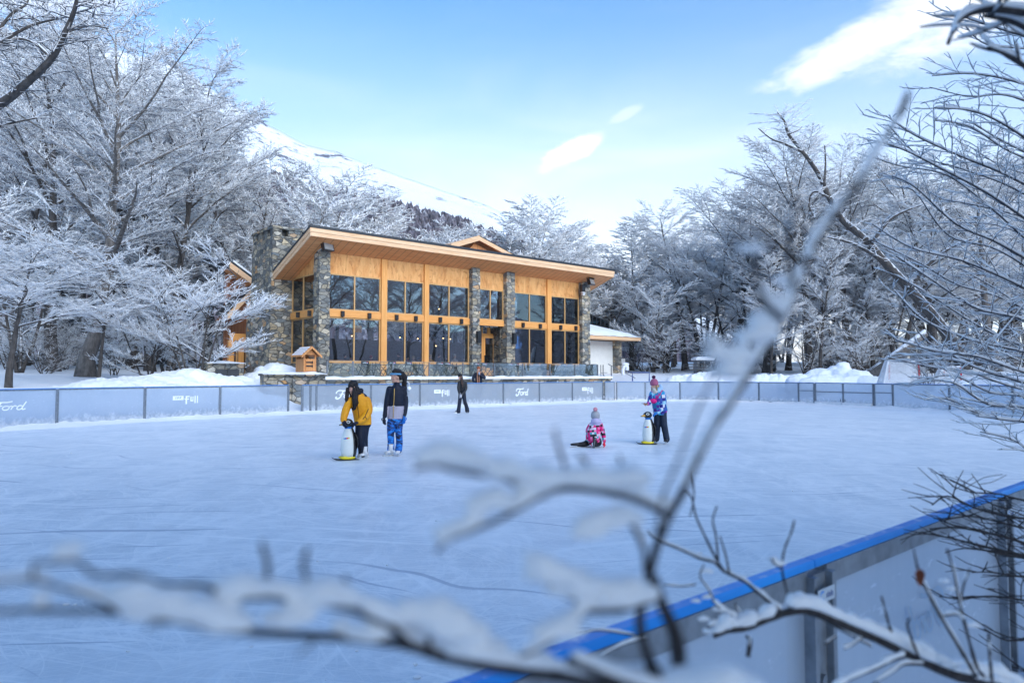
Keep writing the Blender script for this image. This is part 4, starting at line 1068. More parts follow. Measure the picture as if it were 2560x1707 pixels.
def place_tree(kind, px, Y, top, label, group=None, rz=0, wide=1.0, name='frosted_tree', cat='tree', h=None, base=None):
    pr = PROTO[kind]; q = pix(px, 936, Y); g = hz((q.x, q.y)) if base is None else base
    hh = h if h else pix(px, top, Y).z-g; s = hh/pr['H']
    root = thing(name, label, cat, (q.x, q.y, g), rz, group); root.scale = (s*wide, s*wide, s)
    for nm, me in (('trunk', pr['wood']), ('crown', pr['crown'])):
        o = bpy.data.objects.new(nm, me); COL.objects.link(o); o.parent = root
    return root
K = k_
SPEC = [
 ('tall', 197, 33.5, -12, 'tallest tree at left with a bent pale trunk base rising from the snow', .5, 1.15),
 ('tall2', 120, 40, 20, 'tall dark-trunked tree standing close behind the bent-based tree', 1.7, 1.1),
 ('tall2', 395, 44, 108, 'tall spreading tree with dark trunk rising above the frosted bushes', 3.4, .88),
 ('frost2', 35, 37, 380, 'dark thick-trunked tree at the left edge of the snow field', .3, 1.0),
 ('forest2', 285, 50, 110, 'slender twin-stemmed tree between the two tallest trees at left', 2.2, 1.1),
 ('forest3', 470, 56, 240, 'tree whose crown meets the snowy ridge, two trees left of the chimney', 4.4, .9),
 ('forest3', 553, 58, 325, 'tree directly left of the stone chimney with a pale misty crown', 5.1, 1.1),
 ('frost2', 655, 52, 345, 'white forked tree rising right behind the stone chimney', .9, 1.15),
 ('frost', 748, 58, 385, 'white-crowned tree behind the high left corner of the shed roof', 2.4, 1.1),
 ('frost', 850, 62, 445, 'frosted tree seen just above the left third of the roof', 3.9, 1.4),
 ('frost2', 955, 64, 480, 'low frosted tree over the middle of the roof edge', 1.2, 1.4),
 ('frost', 1045, 66, 512, 'small white crown above the roof just left of the upper gable', 5.5, 1.4),
 ('frost2', 1152, 61, 450, 'frosted tree with open fan-like top left of the upper gable peak', .2, 1.15),
 ('frost', 1222, 60, 462, 'round-topped frosted tree just right of the upper gable', 2.9, 1.25),
 ('frost', 1300, 68, 508, 'bright white tree behind the right third of the roof', 4.2, 1.2),
 ('frost2', 1365, 70, 530, 'bright white tree above the right end of the roof', 1.9, 1.2),
 ('frost', 1450, 74, 502, 'whitest tree right of the roof end, above the garage wing', 3.3, 1.2),
 ('frost2', 1512, 78, 498, 'frosted tree beside the gap of open sky right of the lodge', .7, 1.2),
 ('forest', 1575, 70, 448, 'tree at the left end of the right-hand wood, rising above its neighbours', 1.1, 1.25),
 ('forest2', 1632, 66, 405, 'high twin-stemmed tree in the right-hand wood, right of the sky gap', 4.9, 1.2),
 ('tall2', 1700, 64, 420, 'dark-trunked tree behind the blurred forked twig', 2.0, 1.1),
 ('forest', 1760, 60, 385, 'tree left of the leaning snag with a rounded frosted top', 3.6, 1.3),
 ('tall2', 1862, 55, 310, 'broad white-topped tree behind the top of the leaning snag', .4, 1.2),
 ('tall', 1965, 54, 325, 'broad frosted tree right of the leaning snag', 2.7, 1.0),
 ('forest2', 2050, 52, 345, 'twin-stemmed tree behind the tip of the long blurred twig', 1.5, 1.3),
 ('tall2', 2150, 50, 330, 'frosted tree half hidden by the near branches at right', 5.6, 1.2),
 ('tall', 2290, 50, 300, 'large tree behind the dense near branches at the right edge', 3.0, 1.0),
 ('layered', 20, 26, 520, 'low spreading white-twigged tree at the left edge in front of the trunks', 2.5, 1.1),
 ('layered', 225, 29.5, 560, 'low tree with layered white boughs in front of the bent trunk', .8, .75),
 ('bush', 452, 31, 560, 'largest frosted bush beside the chimney, with dark upright stems', .0, 1.12),
 ('bush', 340, 31.5, 600, 'broad frosted bush left of the largest bush, sweeping low over the snow', 2.1, 1.05),
 ('bush2', 385, 34, 565, 'frosted bush standing behind and between the two largest bushes', 4.0, 1.1),
 ('bush2', 262, 36, 690, 'small frosted bush right of the bent trunk', 1.4, 1.1),
 ('thicket', 105, 36, 740, 'thin grey thicket at the foot of the trees at the left edge', .6, 1.5),
 ('bush2', 1530, 62, 700, 'leafless bush with many upright stems beyond the garage wing', .9, 1.2),
 ('thicket', 1480, 70, 765, 'small dark thicket on the snow slope right of the garage', 2.9, 1.4),
 ('bush2', 1640, 58, 720, 'grey bush behind the trailer with the hut', 3.9, 1.3),
 ('thicket', 2135, 33.5, 775, 'small thin sapling growing between the two hockey goals', 1.2, .9),
 ('bush2', 1850, 52, 690, 'tangled frosted bush below the blurred forked twig', 5.2, 1.2),
 ('bush2', 1975, 48, 700, 'tangled frosted bush left of the fallen log', .5, 1.2),
 ('bush2', 2280, 40, 720, 'frosted bush in the shade behind the farther hockey goal', 2.5, 1.3),
]
for kind, px, Y, top, label, rz, wide in SPEC:
    place_tree(kind, px*K, Y, top*K, label, None, rz, wide, 'frosted_bush' if kind in ('bush', 'bush2', 'thicket') else 'frosted_tree', 'bush' if kind in ('bush', 'bush2', 'thicket') else 'tree')
SIL = [(a*K, b*K) for a, b in [(-400,60),(0,60),(120,30),(240,40),(330,150),(430,190),(520,300),(600,350),(680,390),(760,430),(850,480),(930,510),(1040,530),(1120,525),(1200,490),(1290,520),(1380,555),(1440,530),(1520,520),(1570,470),(1640,430),(1700,440),(1770,400),(1830,340),(1900,330),(2000,350),(2100,350),(2200,340),(2352,320),(2700,300)]]
def forest(px0, px1, y0, y1, n, kinds, label, group, seed, drop=(10, 110), minpx=26, cat='tree', name='frosted_tree'):
    rnd = random.Random(seed); used = []
    for i in range(n):
        for _ in range(30):
            px = rnd.uniform(px0, px1)*K; Y = y0+(y1-y0)*rnd.random()
            q = pix(px, 936, Y)
            if all(math.hypot(q.x-a, q.y-b) > 2.6 for a, b in used): break
        uq = UV(q)
        if 10 < uq.x < 52 and 28 < uq.y < 50: continue
        used.append((q.x, q.y)); top = interp(SIL, px)+rnd.uniform(*drop)*K
        place_tree(rnd.choice(kinds), px, Y, top, label, group, rnd.uniform(0, 6.28), rnd.uniform(.9, 1.25), name, cat)
forest(-60, 640, 46, 90, 40, ('forest3', 'forest3', 'tall2', 'forest2', 'frost'), 'frost-covered tree deep in the wood behind the left snow field', 'trees of the left-hand wood', 5, (30, 150))
forest(640, 1440, 66, 100, 26, ('frost', 'frost2', 'forest3'), 'white frosted tree in the row of crowns far behind the lodge roof', 'trees far behind the lodge', 6, (5, 45))
forest(1440, 2480, 62, 118, 78, ('forest', 'forest2', 'forest', 'frost', 'frost2'), 'frost-covered tree deep in the wood beyond the right end of the rink', 'trees of the right-hand wood', 7, (15, 170))
forest(1700, 2480, 50, 66, 20, ('forest', 'forest2'), 'dark-trunked frosted tree along the near edge of the right-hand wood', 'edge trees of the right-hand wood', 8, (80, 230))
def shrubs(px0, px1, y0, y1, n, label, group, seed, hh):
    rnd = random.Random(seed)
    for i in range(n):
        px = rnd.uniform(px0, px1)*K; Y = rnd.uniform(y0, y1)
        uq = UV(pix(px, 936, Y))
        if 10 < uq.x < 54 and 28 < uq.y < 50: continue
        place_tree(rnd.choice(('bush2', 'thicket', 'bush2', 'bush')), px, Y, 0, label, group, rnd.uniform(0, 6.28), rnd.uniform(.9, 1.4), 'frosted_bush', 'bush', rnd.uniform(*hh))
shrubs(-40, 560, 40, 62, 20, 'grey frosted undergrowth bush between the trunks of the left-hand wood', 'undergrowth bushes of the left-hand wood', 15, (2.5, 5))
shrubs(1560, 2440, 54, 90, 40, 'grey frosted undergrowth bush between the trunks of the right-hand wood', 'undergrowth bushes of the right-hand wood', 16, (2.5, 6))
# unseen trees behind the camera: some mirrored in the lodge windows, others added for shade
rb = random.Random(77); bank = [(36, -5), (41, -9), (45, -3), (52, -8), (58, -5), (64, -10), (70, -4), (78, -8), (48, -14), (60, -16)]
bank += [(-22+u*4.6+rb.uniform(-1.5, 1.5), -7-rb.random()*9) for u in range(13)]  # more trees added behind the camera to shade the near ice
low_ = [tuple(UV((x, y, 0)))[:2] for x, y in ((2.4,-3.6),(4.4,-5.4),(6.6,-3.6),(-.5,-5.2),(1.4,-7),(9,-6.5))]  # low-crowned trees added out of view to keep sun off the foreground
bank += [tuple(UV((x, y, 0)))[:2] for x, y in ((-3.5,-5),(3,-5.5),(8.5,-4),(-9,-4.5),(0,-9),(13,-6),(-14,-2.5))]  # close trees added out of view so the foreground falls in shade
for i, (u, v) in enumerate(bank+low_):
    p = W(u, v); kd = rb.choice(('tall', 'tall2', 'forest', 'forest2')); h = rb.uniform(14, 19)
    if i >= len(bank): kd = 'frost'; h = rb.uniform(8, 11)
    pr = PROTO[kd]; root = thing('frosted_tree', 'unseen tree on the near bank, mirrored in the lodge windows or added to shade the foreground', 'tree', (p.x, p.y, 1.0), i*1.3, 'trees mirrored in the lodge windows'); s = h/pr['H']; root.scale = (s, s, s)
    for nm, me in (('trunk', pr['wood']), ('crown', pr['crown'])):
        o = bpy.data.objects.new(nm, me); COL.objects.link(o); o.parent = root

# ---------------------------------------------------------------- the leaning snag and the fallen log
def bough_tree(name, label, cat, paths, Y, twig_every=.35, seed=1, mats=('bark_pale', 'twig'), base=None):
    rnd = random.Random(seed); wood = MB(); P = []; D = []; Wd = []
    allp = []
    for pts, r0, r1, dy in paths:
        pp = []
        for i, (x, y) in enumerate(pts): pp.append(pix(x*K, y*K, Y+dy*i/(len(pts)-1)))
        cc = [Vector(p) for p in catm(pp, 5)]; n = len(cc)
        wood.tube(cc, [r0+(r1-r0)*(i/(n-1))**.8 for i in range(n)], 9); allp.append((cc, r0, r1))
    g = allp[0][0][0]; root = thing(name, label, cat, (g.x, g.y, g.z))
    wood.build('trunk', M[mats[0]], root, True)
    for cc, r0, r1 in allp[0:]:
        L = sum((b-a).length for a, b in zip(cc, cc[1:])); n = int(L/twig_every)
        for i in range(n):
            t = .38+.62*(i+rnd.random())/n if r0 > .2 else (i+rnd.random())/n
            q, d = path_pt(cc, t); a = rnd.uniform(0, 6.28); e = rnd.uniform(-.1, .7); l = rnd.uniform(.6, 2.2)*(1 if r0 > .2 else .5)
            v = Vector((math.cos(a)*math.cos(e), math.sin(a)*math.cos(e), math.sin(e))); P.append(q); D.append(v*l); Wd.append(.03)
            for j in range(int(l/.11)):
                s = (j+.5)*.11/l; a2 = a+rnd.choice((-1, 1))*rnd.uniform(.4, 1.1); l2 = rnd.uniform(.15, .5); e2 = rnd.uniform(-.2, .4)
                P.append(q+v*l*s); D.append((math.cos(a2)*l2, math.sin(a2)*l2, math.sin(e2)*l2)); Wd.append(.026)
    c = wedge_mesh(name+'_crown', P, D, Wd, M[mats[1]]); o = link_mesh('crown', c, root)
    o.matrix_parent_inverse = Matrix.Identity(4); c.transform(wm(root).inverted()); return root
def catm(P, n):
    out = []
    for i in range(len(P)-1):
        p0, p1, p2, p3 = (Vector(P[max(0, min(len(P)-1, i+j-1))]) for j in range(4))
        for k in range(n):
            t = k/n; out.append(.5*((2*p1)+(-p0+p2)*t+(2*p0-5*p1+4*p2-p3)*t*t+(-p0+3*p1-3*p2+p3)*t**3))
    out.append(Vector(P[-1])); return out
bough_tree('leaning_tree', 'long crooked snag leaning left from behind the goals, with a bare broken top', 'tree', [
    ([(2212,850),(2196,800),(2150,735),(2090,665),(2030,600),(1985,548),(1935,505),(1905,455),(1880,400),(1845,350),(1812,310),(1802,280),(1786,258)], .40, .045, 3),
    ([(1845,350),(1800,330),(1770,318),(1742,295)], .09, .03, .6), ([(1812,308),(1832,300),(1843,290)], .05, .025, .3), ([(1893,425),(1896,380),(1894,330)], .09, .03, .5),
    ([(1905,455),(1870,440),(1858,470),(1870,500)], .08, .03, .4), ([(2030,600),(1960,560),(1900,545)], .14, .04, 1.0), ([(2090,665),(2130,610),(2200,560),(2280,540)], .16, .04, -1.0), ([(2000,560),(2050,500),(2120,470)], .14, .04, -1.0)], 40, .22, 3, ('bark', 'twig'))
def log(pts, Y, r0, r1, label):
    pp = [pix(x*K, y*K, Y) for x, y in pts]; m = MB(); m.tube(pp, [r0, (r0+r1)/2, r1][:len(pp)], 10)
    root = thing('fallen_log', label, 'log', pp[0]); m.build('trunk', M['bark_pale'], root, True)
    s = MB(); cc = catm(pp, 8); n = len(cc); s.tube([p+Vector((0, 0, (r0+(r1-r0)*i/n)*.75)) for i, p in enumerate(cc)], [(r0+(r1-r0)*i/n)*.62*(1+.25*mnoise.noise((i*.9, 1, 2))) for i in range(n)], 8, flat=.6); s.build('snow', M['snow'], root, True)
log([(1998, 862), (2070, 808), (2125, 765)], 44, .36, .24, 'fallen trunk capped with snow slanting behind the snow heap')
# leafless dark bough reaching in at the upper left from a tree outside the picture
bough_tree('bare_tree', 'near tree at the far left with dark bare boughs reaching into the sky', 'tree', [
    ([(-260,900),(-250,600),(-210,420),(-120,310),(0,240),(62,190),(118,135),(150,75),(172,20),(180,-30)], .20, .03, -2), ([(118,135),(80,100),(30,90),(-40,120)], .05, .02, .5), ([(150,75),(205,60),(250,66)], .035, .015, .4),
    ([(-120,310),(-60,150),(0,100),(70,60),(150,40)], .09, .02, .5), ([(-60,150),(20,40),(60,10),(66,-20)], .05, .02, .5), ([(-210,420),(-100,330),(0,290),(90,270)], .07, .02, .8)], 17, .30, 9, ('bark', 'twig_dark'))
# ---------------------------------------------------------------- snow-laden twigs close to the camera
class Twigs:
    def __init__(s, k=1.0): s.w = MB(); s.s = MB(); s.k = k
    def path(s, pp, r0, r1, n=7, snow=0.0, seed=0, knob=.18, sub=5, gap=.25, rough=.35):
        """wood along points pp (3-D) with lumps of snow lying on its upper side"""
        cc = catm(pp, sub); k = len(cc); rad = []
        for i in range(k):
            t = i/(k-1); rad.append((r0+(r1-r0)*t)*(1+knob*mnoise.noise((i*.83+seed, seed*1.7, .4))))
        s.w.tube(cc, rad, n)
        if snow > 0:
            run = []; 
            for i in range(k):
                a = mnoise.noise((i*.21+seed*3.1, seed*.77, 2.2)); b = mnoise.noise((i*.9+seed, 5.5, seed))
                th = snow*(.68+.7*a+rough*b)
                d = (cc[min(i+1, k-1)]-cc[max(i-1, 0)]).normalized(); th *= (1-.55*abs(d.z)**2)
                if i in (0, k-1): th *= .35
                if th > snow*gap: run.append((cc[i]+UPV*(rad[i]*.95+th*.72), th))
                else:
                    if len(run) > 2: s.flush(run)
                    run = []
            if len(run) > 2: s.flush(run)
        return cc
    def flush(s, run):
        s.s.tube([p for p, t in run], [t*(.45 if i in (0, len(run)-1) else 1) for i, (p, t) in enumerate(run)], 8, flat=.85)
    def lump(s, p, r, seed=0):
        p = Vector((0, 0, CAMZ))+(Vector(p)-Vector((0, 0, CAMZ)))*s.k; r *= s.k*.82; a = r*3.1e3 % 6.28
        for dx, dz, q in ((0, 0, 1), (.9, -.12, .7), (-.95, -.1, .75), (.2, .35, .6)): s.s.ell(p+Vector((dx*r, .3*r*math.sin(a+dx*9), dz*r)), (r*1.25*q, r*1.0*q, r*.66*q), 12, 8)
def P3(pts, Y0, Y1=None):
    Y1 = Y0 if Y1 is None else Y1; n = len(pts)
    return [pix(x, y, Y0+(Y1-Y0)*i/max(1, n-1)) for i, (x, y) in enumerate(pts)]
def fg(T, pts, Y0, Y1, w0, w1, snow=0, seed=0, **kw):
    """pixel widths w and snow in photograph pixels at the first depth"""
    Y0 *= T.k; Y1 *= T.k; s = Y0/FPX; s1 = Y1/FPX
    return T.path(P3(pts, Y0, Y1), w0*s/2, w1*s1/2, 7, snow*s, seed, **kw)
T = Twigs(.80)
# main stem, fork and the long shoot to the upper right
fg(T, [(1716,1760),(1700,1690),(1687,1586),(1654,1507),(1631,1440)], .385, .395, 46, 26, 7, 1)
fg(T, [(1668,1760),(1641,1695),(1612,1620),(1599,1553),(1608,1500),(1633,1440)], .39, .395, 32, 20, 5, 2)
fg(T, [(1622,1490),(1633,1394),(1670,1293),(1704,1234),(1729,1176),(1779,1075),(1830,1000),(1872,936),(1915,862),(1959,794)], .41, .41, 22, 20, 24, 3, gap=-.5)
fg(T, [(1745,1150),(1790,1060),(1840,985),(1885,910),(1965,790)], .40, .41, 8, 8, 26, 72, gap=-2)
fg(T, [(1959,794),(1980,740),(1992,707),(2035,609),(2080,540),(2133,479),(2180,400),(2231,316),(2260,262),(2270,232)], .41, .42, 24, 16, 26, 4, gap=-2, rough=.6)
fg(T, [(1965,790),(2000,705),(2043,605),(2140,475),(2236,316),(2262,270)], .408, .42, 8, 6, 24, 71, gap=-2, rough=.6)
fg(T, [(1959,800),(1915,760),(1890,690),(1886,640),(1880,610)], .37, .36, 18, 13, 34, 5)
fg(T, [(1985,725),(1975,650),(1978,560),(1990,490)], .37, .35, 14, 10, 22, 6)
fg(T, [(1872,936),(1830,905),(1790,890),(1770,860)], .375, .36, 18, 11, 34, 7)
fg(T, [(1640,1380),(1655,1250),(1700,1140),(1745,1020),(1790,930)], .36, .35, 10, 7, 14, 61)
T.lump(pix(1925,790,.405), .009); T.lump(pix(1895,835,.405), .010); T.lump(pix(1945,750,.41), .006); T.lump(pix(1850,885,.40), .009); T.lump(pix(1965,700,.41), .006); T.lump(pix(1800,885,.365), .007); T.lump(pix(1880,620,.355), .006); T.lump(pix(1820,930,.37), .008)
# left arms in the middle of the picture
fg(T, [(1670,1289),(1603,1255),(1524,1234),(1419,1222),(1356,1239),(1272,1285),(1176,1327),(1120,1350),(1092,1378)], .40, .33, 17, 10, 36, 8)
fg(T, [(1356,1239),(1310,1215),(1272,1201),(1168,1180),(1120,1172),(1084,1163),(1034,1175)], .37, .33, 15, 9, 42, 9)
fg(T, [(1415,1218),(1412,1170),(1402,1134),(1394,1110),(1386,1072)], .375, .37, 11, 9, 5, 10, knob=.5)
fg(T, [(1499,1218),(1485,1185),(1461,1150),(1448,1140)], .385, .38, 12, 10, 12, 11, knob=.5)
fg(T, [(1608,1250),(1580,1200),(1557,1165),(1548,1140)], .395, .39, 12, 10, 14, 12, knob=.5)
for x, y, Y, r in ((1560,1190,.385,.012),(1470,1190,.38,.011),(1340,1190,.365,.012),(1250,1170,.355,.011),(1150,1140,.345,.011),(1230,1250,.35,.010),(1530,1200,.385,.011),(1420,1190,.375,.009)): T.lump(pix(x, y, Y), r)
fg(T, [(1618,1462),(1612,1400),(1608,1369),(1578,1310),(1545,1312),(1515,1322)], .40, .37, 15, 9, 22, 13)
fg(T, [(1515,1322),(1490,1330),(1461,1345)], .37, .365, 9, 6, 22, 14)
T.lump(pix(1500,1300,.37), .010); T.lump(pix(1550,1290,.375), .010); T.lump(pix(1470,1330,.365), .007)
fg(T, [(1631,1500),(1590,1512),(1545,1524),(1474,1524),(1440,1500),(1398,1478),(1365,1452),(1335,1436)], .40, .35, 20, 11, 44, 15)
fg(T, [(1474,1524),(1420,1570),(1350,1620),(1300,1640)], .375, .34, 13, 9, 26, 16)
for x, y, Y, r in ((1560,1470,.39,.014),(1520,1490,.385,.013),(1440,1460,.365,.012),(1380,1430,.355,.011)): T.lump(pix(x, y, Y), r)
T.lump(pix(1790, 1700, .36), .017); T.lump(pix(1745, 1690, .37), .012)
fg(T, [(1420,1650),(1600,1720),(1750,1740),(1900,1735)], .36, .36, 24, 18, 24, 17)
# the long low bough along the bottom left
fg(T, [(1687,1707),(1560,1715),(1419,1691),(1293,1674),(1159,1654),(1084,1633),(1025,1612),(1000,1600)], .40, .36, 30, 24, 34, 18)
fg(T, [(1099,1640),(1029,1615),(940,1600),(842,1591),(720,1585),(608,1577),(530,1572),(468,1554),(421,1549),(304,1531),(200,1526),(94,1524),(0,1526),(-120,1520)], .37, .29, 24, 12, 26, 19, gap=.7)
fg(T, [(1029,1615),(1000,1590),(973,1563),(920,1540),(870,1521),(767,1503),(664,1493),(585,1498),(540,1475),(491,1460),(412,1460),(337,1437),(243,1437),(196,1404),(140,1404),(84,1404)], .355, .29, 20, 9, 30, 20, gap=.6)
fg(T, [(300,1535),(245,1500),(154,1470),(84,1451),(0,1456),(-100,1450)], .31, .28, 10, 8, 20, 21)
fg(T, [(84,1451),(82,1425),(84,1402)], .29, .29, 10, 8, 0, 22)
fg(T, [(664,1495),(668,1450),(669,1404),(660,1380),(655,1352)], .33, .325, 15, 12, 6, 23, knob=.5)
fg(T, [(772,1500),(768,1450),(758,1414),(764,1390),(768,1372)], .335, .33, 14, 11, 6, 24, knob=.5)
fg(T, [(870,1521),(868,1470),(862,1440)], .34, .335, 13, 10, 8, 25, knob=.5)
fg(T, [(1075,1615),(1072,1560),(1076,1510)], .36, .355, 15, 13, 14, 26, knob=.5)
fg(T, [(1160,1650),(1148,1600),(1115,1560),(1108,1530)], .365, .36, 14, 11, 14, 27, knob=.5)
fg(T, [(800,1590),(770,1615),(740,1640)], .33, .32, 8, 5, 0, 28); fg(T, [(420,1555),(380,1560),(365,1575)], .31, .30, 9, 6, 0, 29)
for x, y, Y, r in ((1010,1530,.355,.013),(1080,1520,.36,.014),(1130,1560,.36,.014),(1190,1610,.365,.012),(600,1460,.325,.011),(810,1470,.335,.011),(840,1490,.335,.010),(420,1510,.31,.013),(480,1520,.315,.011),(720,1540,.33,.009),(340,1480,.305,.011),(560,1545,.32,.011),(930,1575,.35,.009),(1390,1570,.36,.010)): T.lump(pix(x, y, Y), r)
SN = T.s
root = thing('snowy_shrub', 'blurred snow-laden twigs of the shrub nearest the camera', 'shrub', pix(1690, 1780, .41))
T.w.build('branch', M['near_bark'], root, True)
snow_o = fuse(T.s, 'snow', [M['snow_fine']], None, root, None, .0016, 5); snow_o.data.transform(wm(root).inverted())

# sharper bough entering at the lower right
T = Twigs(); rnd = random.Random(12)
fg(T, [(2600,1760),(2496,1707),(2400,1690),(2318,1658),(2212,1605),(2105,1559),(2034,1530),(1981,1527),(1910,1551),(1867,1569),(1820,1575),(1785,1590)], .85, .80, 26, 12, 26, 31, rough=.5, gap=.2)
fg(T, [(1955,1530),(1920,1500),(1892,1477),(1865,1455),(1839,1441),(1810,1427),(1785,1405),(1750,1395),(1700,1372),(1640,1347),(1620,1325)], .82, .88, 10, 5, 7, 32)
fg(T, [(1810,1427),(1790,1395),(1765,1345),(1740,1290),(1728,1240),(1706,1222)], .84, .86, 7, 4, 2, 33)
fg(T, [(1795,1400),(1790,1340),(1782,1300),(1792,1265)], .84, .83, 6, 4, 3, 34); fg(T, [(1822,1430),(1815,1390),(1800,1340)], .84, .83, 6, 4, 5, 35)
fg(T, [(1730,1180),(1735,1240),(1725,1290)], .86, .86, 5, 3, 0, 36)
fg(T, [(1975,1520),(1965,1470),(1955,1420),(1962,1370),(1978,1330),(1986,1300)], .83, .80, 7, 4, 6, 37, knob=.5)
fg(T, [(1955,1420),(1938,1410),(1930,1395)], .81, .80, 5, 4, 10, 38)
fg(T, [(2240,1610),(2225,1570),(2212,1520),(2204,1490)], .83, .81, 7, 4, 4, 39, knob=.6)
fg(T, [(2440,1690),(2400,1620),(2352,1540),(2320,1480),(2300,1440),(2290,1400),(2284,1372)], .80, .76, 9, 5, 8, 40, knob=.5)
fg(T, [(2460,1690),(2440,1660),(2415,1570),(2398,1500),(2385,1430),(2368,1372)], .80, .77, 9, 5, 9, 41, knob=.5)
fg(T, [(2400,1510),(2410,1460),(2425,1420)], .79, .78, 6, 4, 8, 42); fg(T, [(2352,1540),(2390,1535),(2410,1550)], .79, .78, 6, 4, 8, 43)
fg(T, [(2300,1650),(2280,1600),(2268,1560),(2275,1545)], .82, .80, 7, 4, 4, 44, knob=.5)
fg(T, [(2480,1700),(2475,1640),(2472,1580)], .80, .80, 8, 5, 8, 45, knob=.5)
fg(T, [(2260,1640),(2230,1650),(2190,1670),(2120,1700),(2080,1725)], .82, .78, 9, 5, 9, 46)
fg(T, [(2310,1660),(2260,1660),(2230,1680),(2180,1710)], .82, .80, 8, 4, 7, 47)
fg(T, [(2040,1535),(2080,1560),(2150,1600),(2180,1615)], .83, .84, 6, 4, 5, 48)
fg(T, [(2090,1590),(2060,1610)], .83, .82, 5, 3, 4, 49); fg(T, [(2160,1590),(2130,1612),(2110,1622)], .83, .82, 6, 3, 5, 50)
fg(T, [(1867,1569),(1840,1545),(1800,1520),(1780,1500)], .82, .80, 7, 4, 10, 51); fg(T, [(1880,1560),(1845,1525),(1838,1505)], .82, .81, 6, 4, 9, 52)
fg(T, [(1820,1580),(1790,1560),(1770,1570)], .81, .80, 6, 4, 10, 53); fg(T, [(1870,1640),(1875,1600),(1868,1590)], .78, .80, 12, 9, 3, 54)
fg(T, [(1785,1500),(1770,1470),(1750,1440),(1760,1410)], .81, .80, 5, 3, 8, 55); fg(T, [(1600,1590),(1500,1575),(1440,1584)], .86, .84, 5, 3, 4, 56)
fg(T, [(1620,1595),(1560,1610),(1500,1640)], .84, .82, 5, 3, 6, 57); fg(T, [(1740,1460),(1700,1465),(1660,1460)], .84, .82, 4, 3, 4, 58)
for i in range(46):
    t = rnd.random(); x, y = 2560-780*t, interp([(0,1740),(.2,1690),(.42,1605),(.62,1540),(.75,1527),(.9,1570),(1,1590)], t)
    T.lump(pix(x, y-14-rnd.random()*10, .83), rnd.uniform(.003, .0075))
for x, y, r in ((1800,1520,.006),(1770,1490,.005),(1830,1545,.006),(1780,1575,.007),(1760,1545,.005),(1765,1425,.006),(1945,1405,.006),(1930,1395,.005),(2360,1450,.004),(2380,1470,.004),(2430,1560,.006),(1740,1500,.004)): T.lump(pix(x, y, .81), r)
root = thing('snowy_bough', 'sharper snow-topped bough with upright shoots at the lower right', 'bough', pix(2600, 1760, .85))
T.w.build('branch', M['near_bark'], root, True); T.s.build('snow', M['snow_fine'], root, True)
M['leaf'] = simple('dead_leaf', (.16,.035,.012), .7, 0, .4, 60)
lm = MB(); c = pix(2295, 1440, .765)
for k in range(3):
    a = k*1.3; V = []
    for (x, y) in ((0,0),(.4,.35),(.35,.8),(0,1.1),(-.35,.8),(-.4,.3)): V.append(c+Vector((x*.010*math.cos(a)+.002*k, x*.010*math.sin(a)+.003*y*(k-1), (.5-y)*.017)))
    lm.add(V, [tuple(range(6))])
lm.build('dead_leaf', M['leaf'], root)

# ---------------------------------------------------------------- tree at the right edge reaching over the boards
def near_boughs(T, boughs, seed, Yj=.5, r=.011, snow=.013, sp=.085, tl=(.18, .62), bud=True, curl=.5):
    rnd = random.Random(seed)
    for bi, (pts, Y0, Y1, r0, r1) in enumerate(boughs):
        cc = T.path(P3(pts, Y0, Y1), r0, r1, 6, snow, seed+bi*7, .12, 6, .2, .5); L = sum((b-a).length for a, b in zip(cc, cc[1:]))
        n = int(L/sp)
        for i in range(n):
            t = .06+.94*(i+rnd.random()*.6)/n; q, d = path_pt(cc, t); sg = 1 if i % 2 else -1
            side = d.cross(UPV).normalized(); up = side.cross(d).normalized()
            a = rnd.uniform(.45, .95); v = (d*math.cos(a)+(side*sg*rnd.uniform(.5, 1)+up*rnd.uniform(-.35, .55)).normalized()*math.sin(a)).normalized()
            l = rnd.uniform(*tl)*(1.1-.75*t); rr = max(.0019, r0*.30*(1-.55*t)); pp = [q]; p = q.copy()
            for k in range(3): v = (v+UPV*curl*.16+Vector((rnd.uniform(-.2,.2), rnd.uniform(-.2,.2), rnd.uniform(-.18,.18)))).normalized(); p = p+v*l/3; pp.append(p)
            c2 = T.path(pp, rr, rr*.45, 5, snow*.72, seed+i*3.3+bi, .2, 3, .25, .5)
            m = int(l/.065)
            for j in range(m):
                s = .2+.8*(j+rnd.random()*.5)/m; q2, d2 = path_pt(c2, s); s2 = d2.cross(UPV)
                if s2.length < .1: continue
                s2.normalize(); v2 = (d2*.75+s2*(1 if j % 2 else -1)*rnd.uniform(.4, .9)+UPV*rnd.uniform(-.1, .6)*curl).normalized(); l2 = rnd.uniform(.035, .13)
                e = q2+v2*l2; T.path([q2, q2.lerp(e, .5)+UPV*rnd.uniform(-.006, .012), e], rr*.55, rr*.4, 4, snow*.5, seed+j+i, .25, 2, .2, .5)
                if bud: T.w.ell(e, (rr*.75, rr*.75, rr*.9), 5, 4)
T = Twigs()
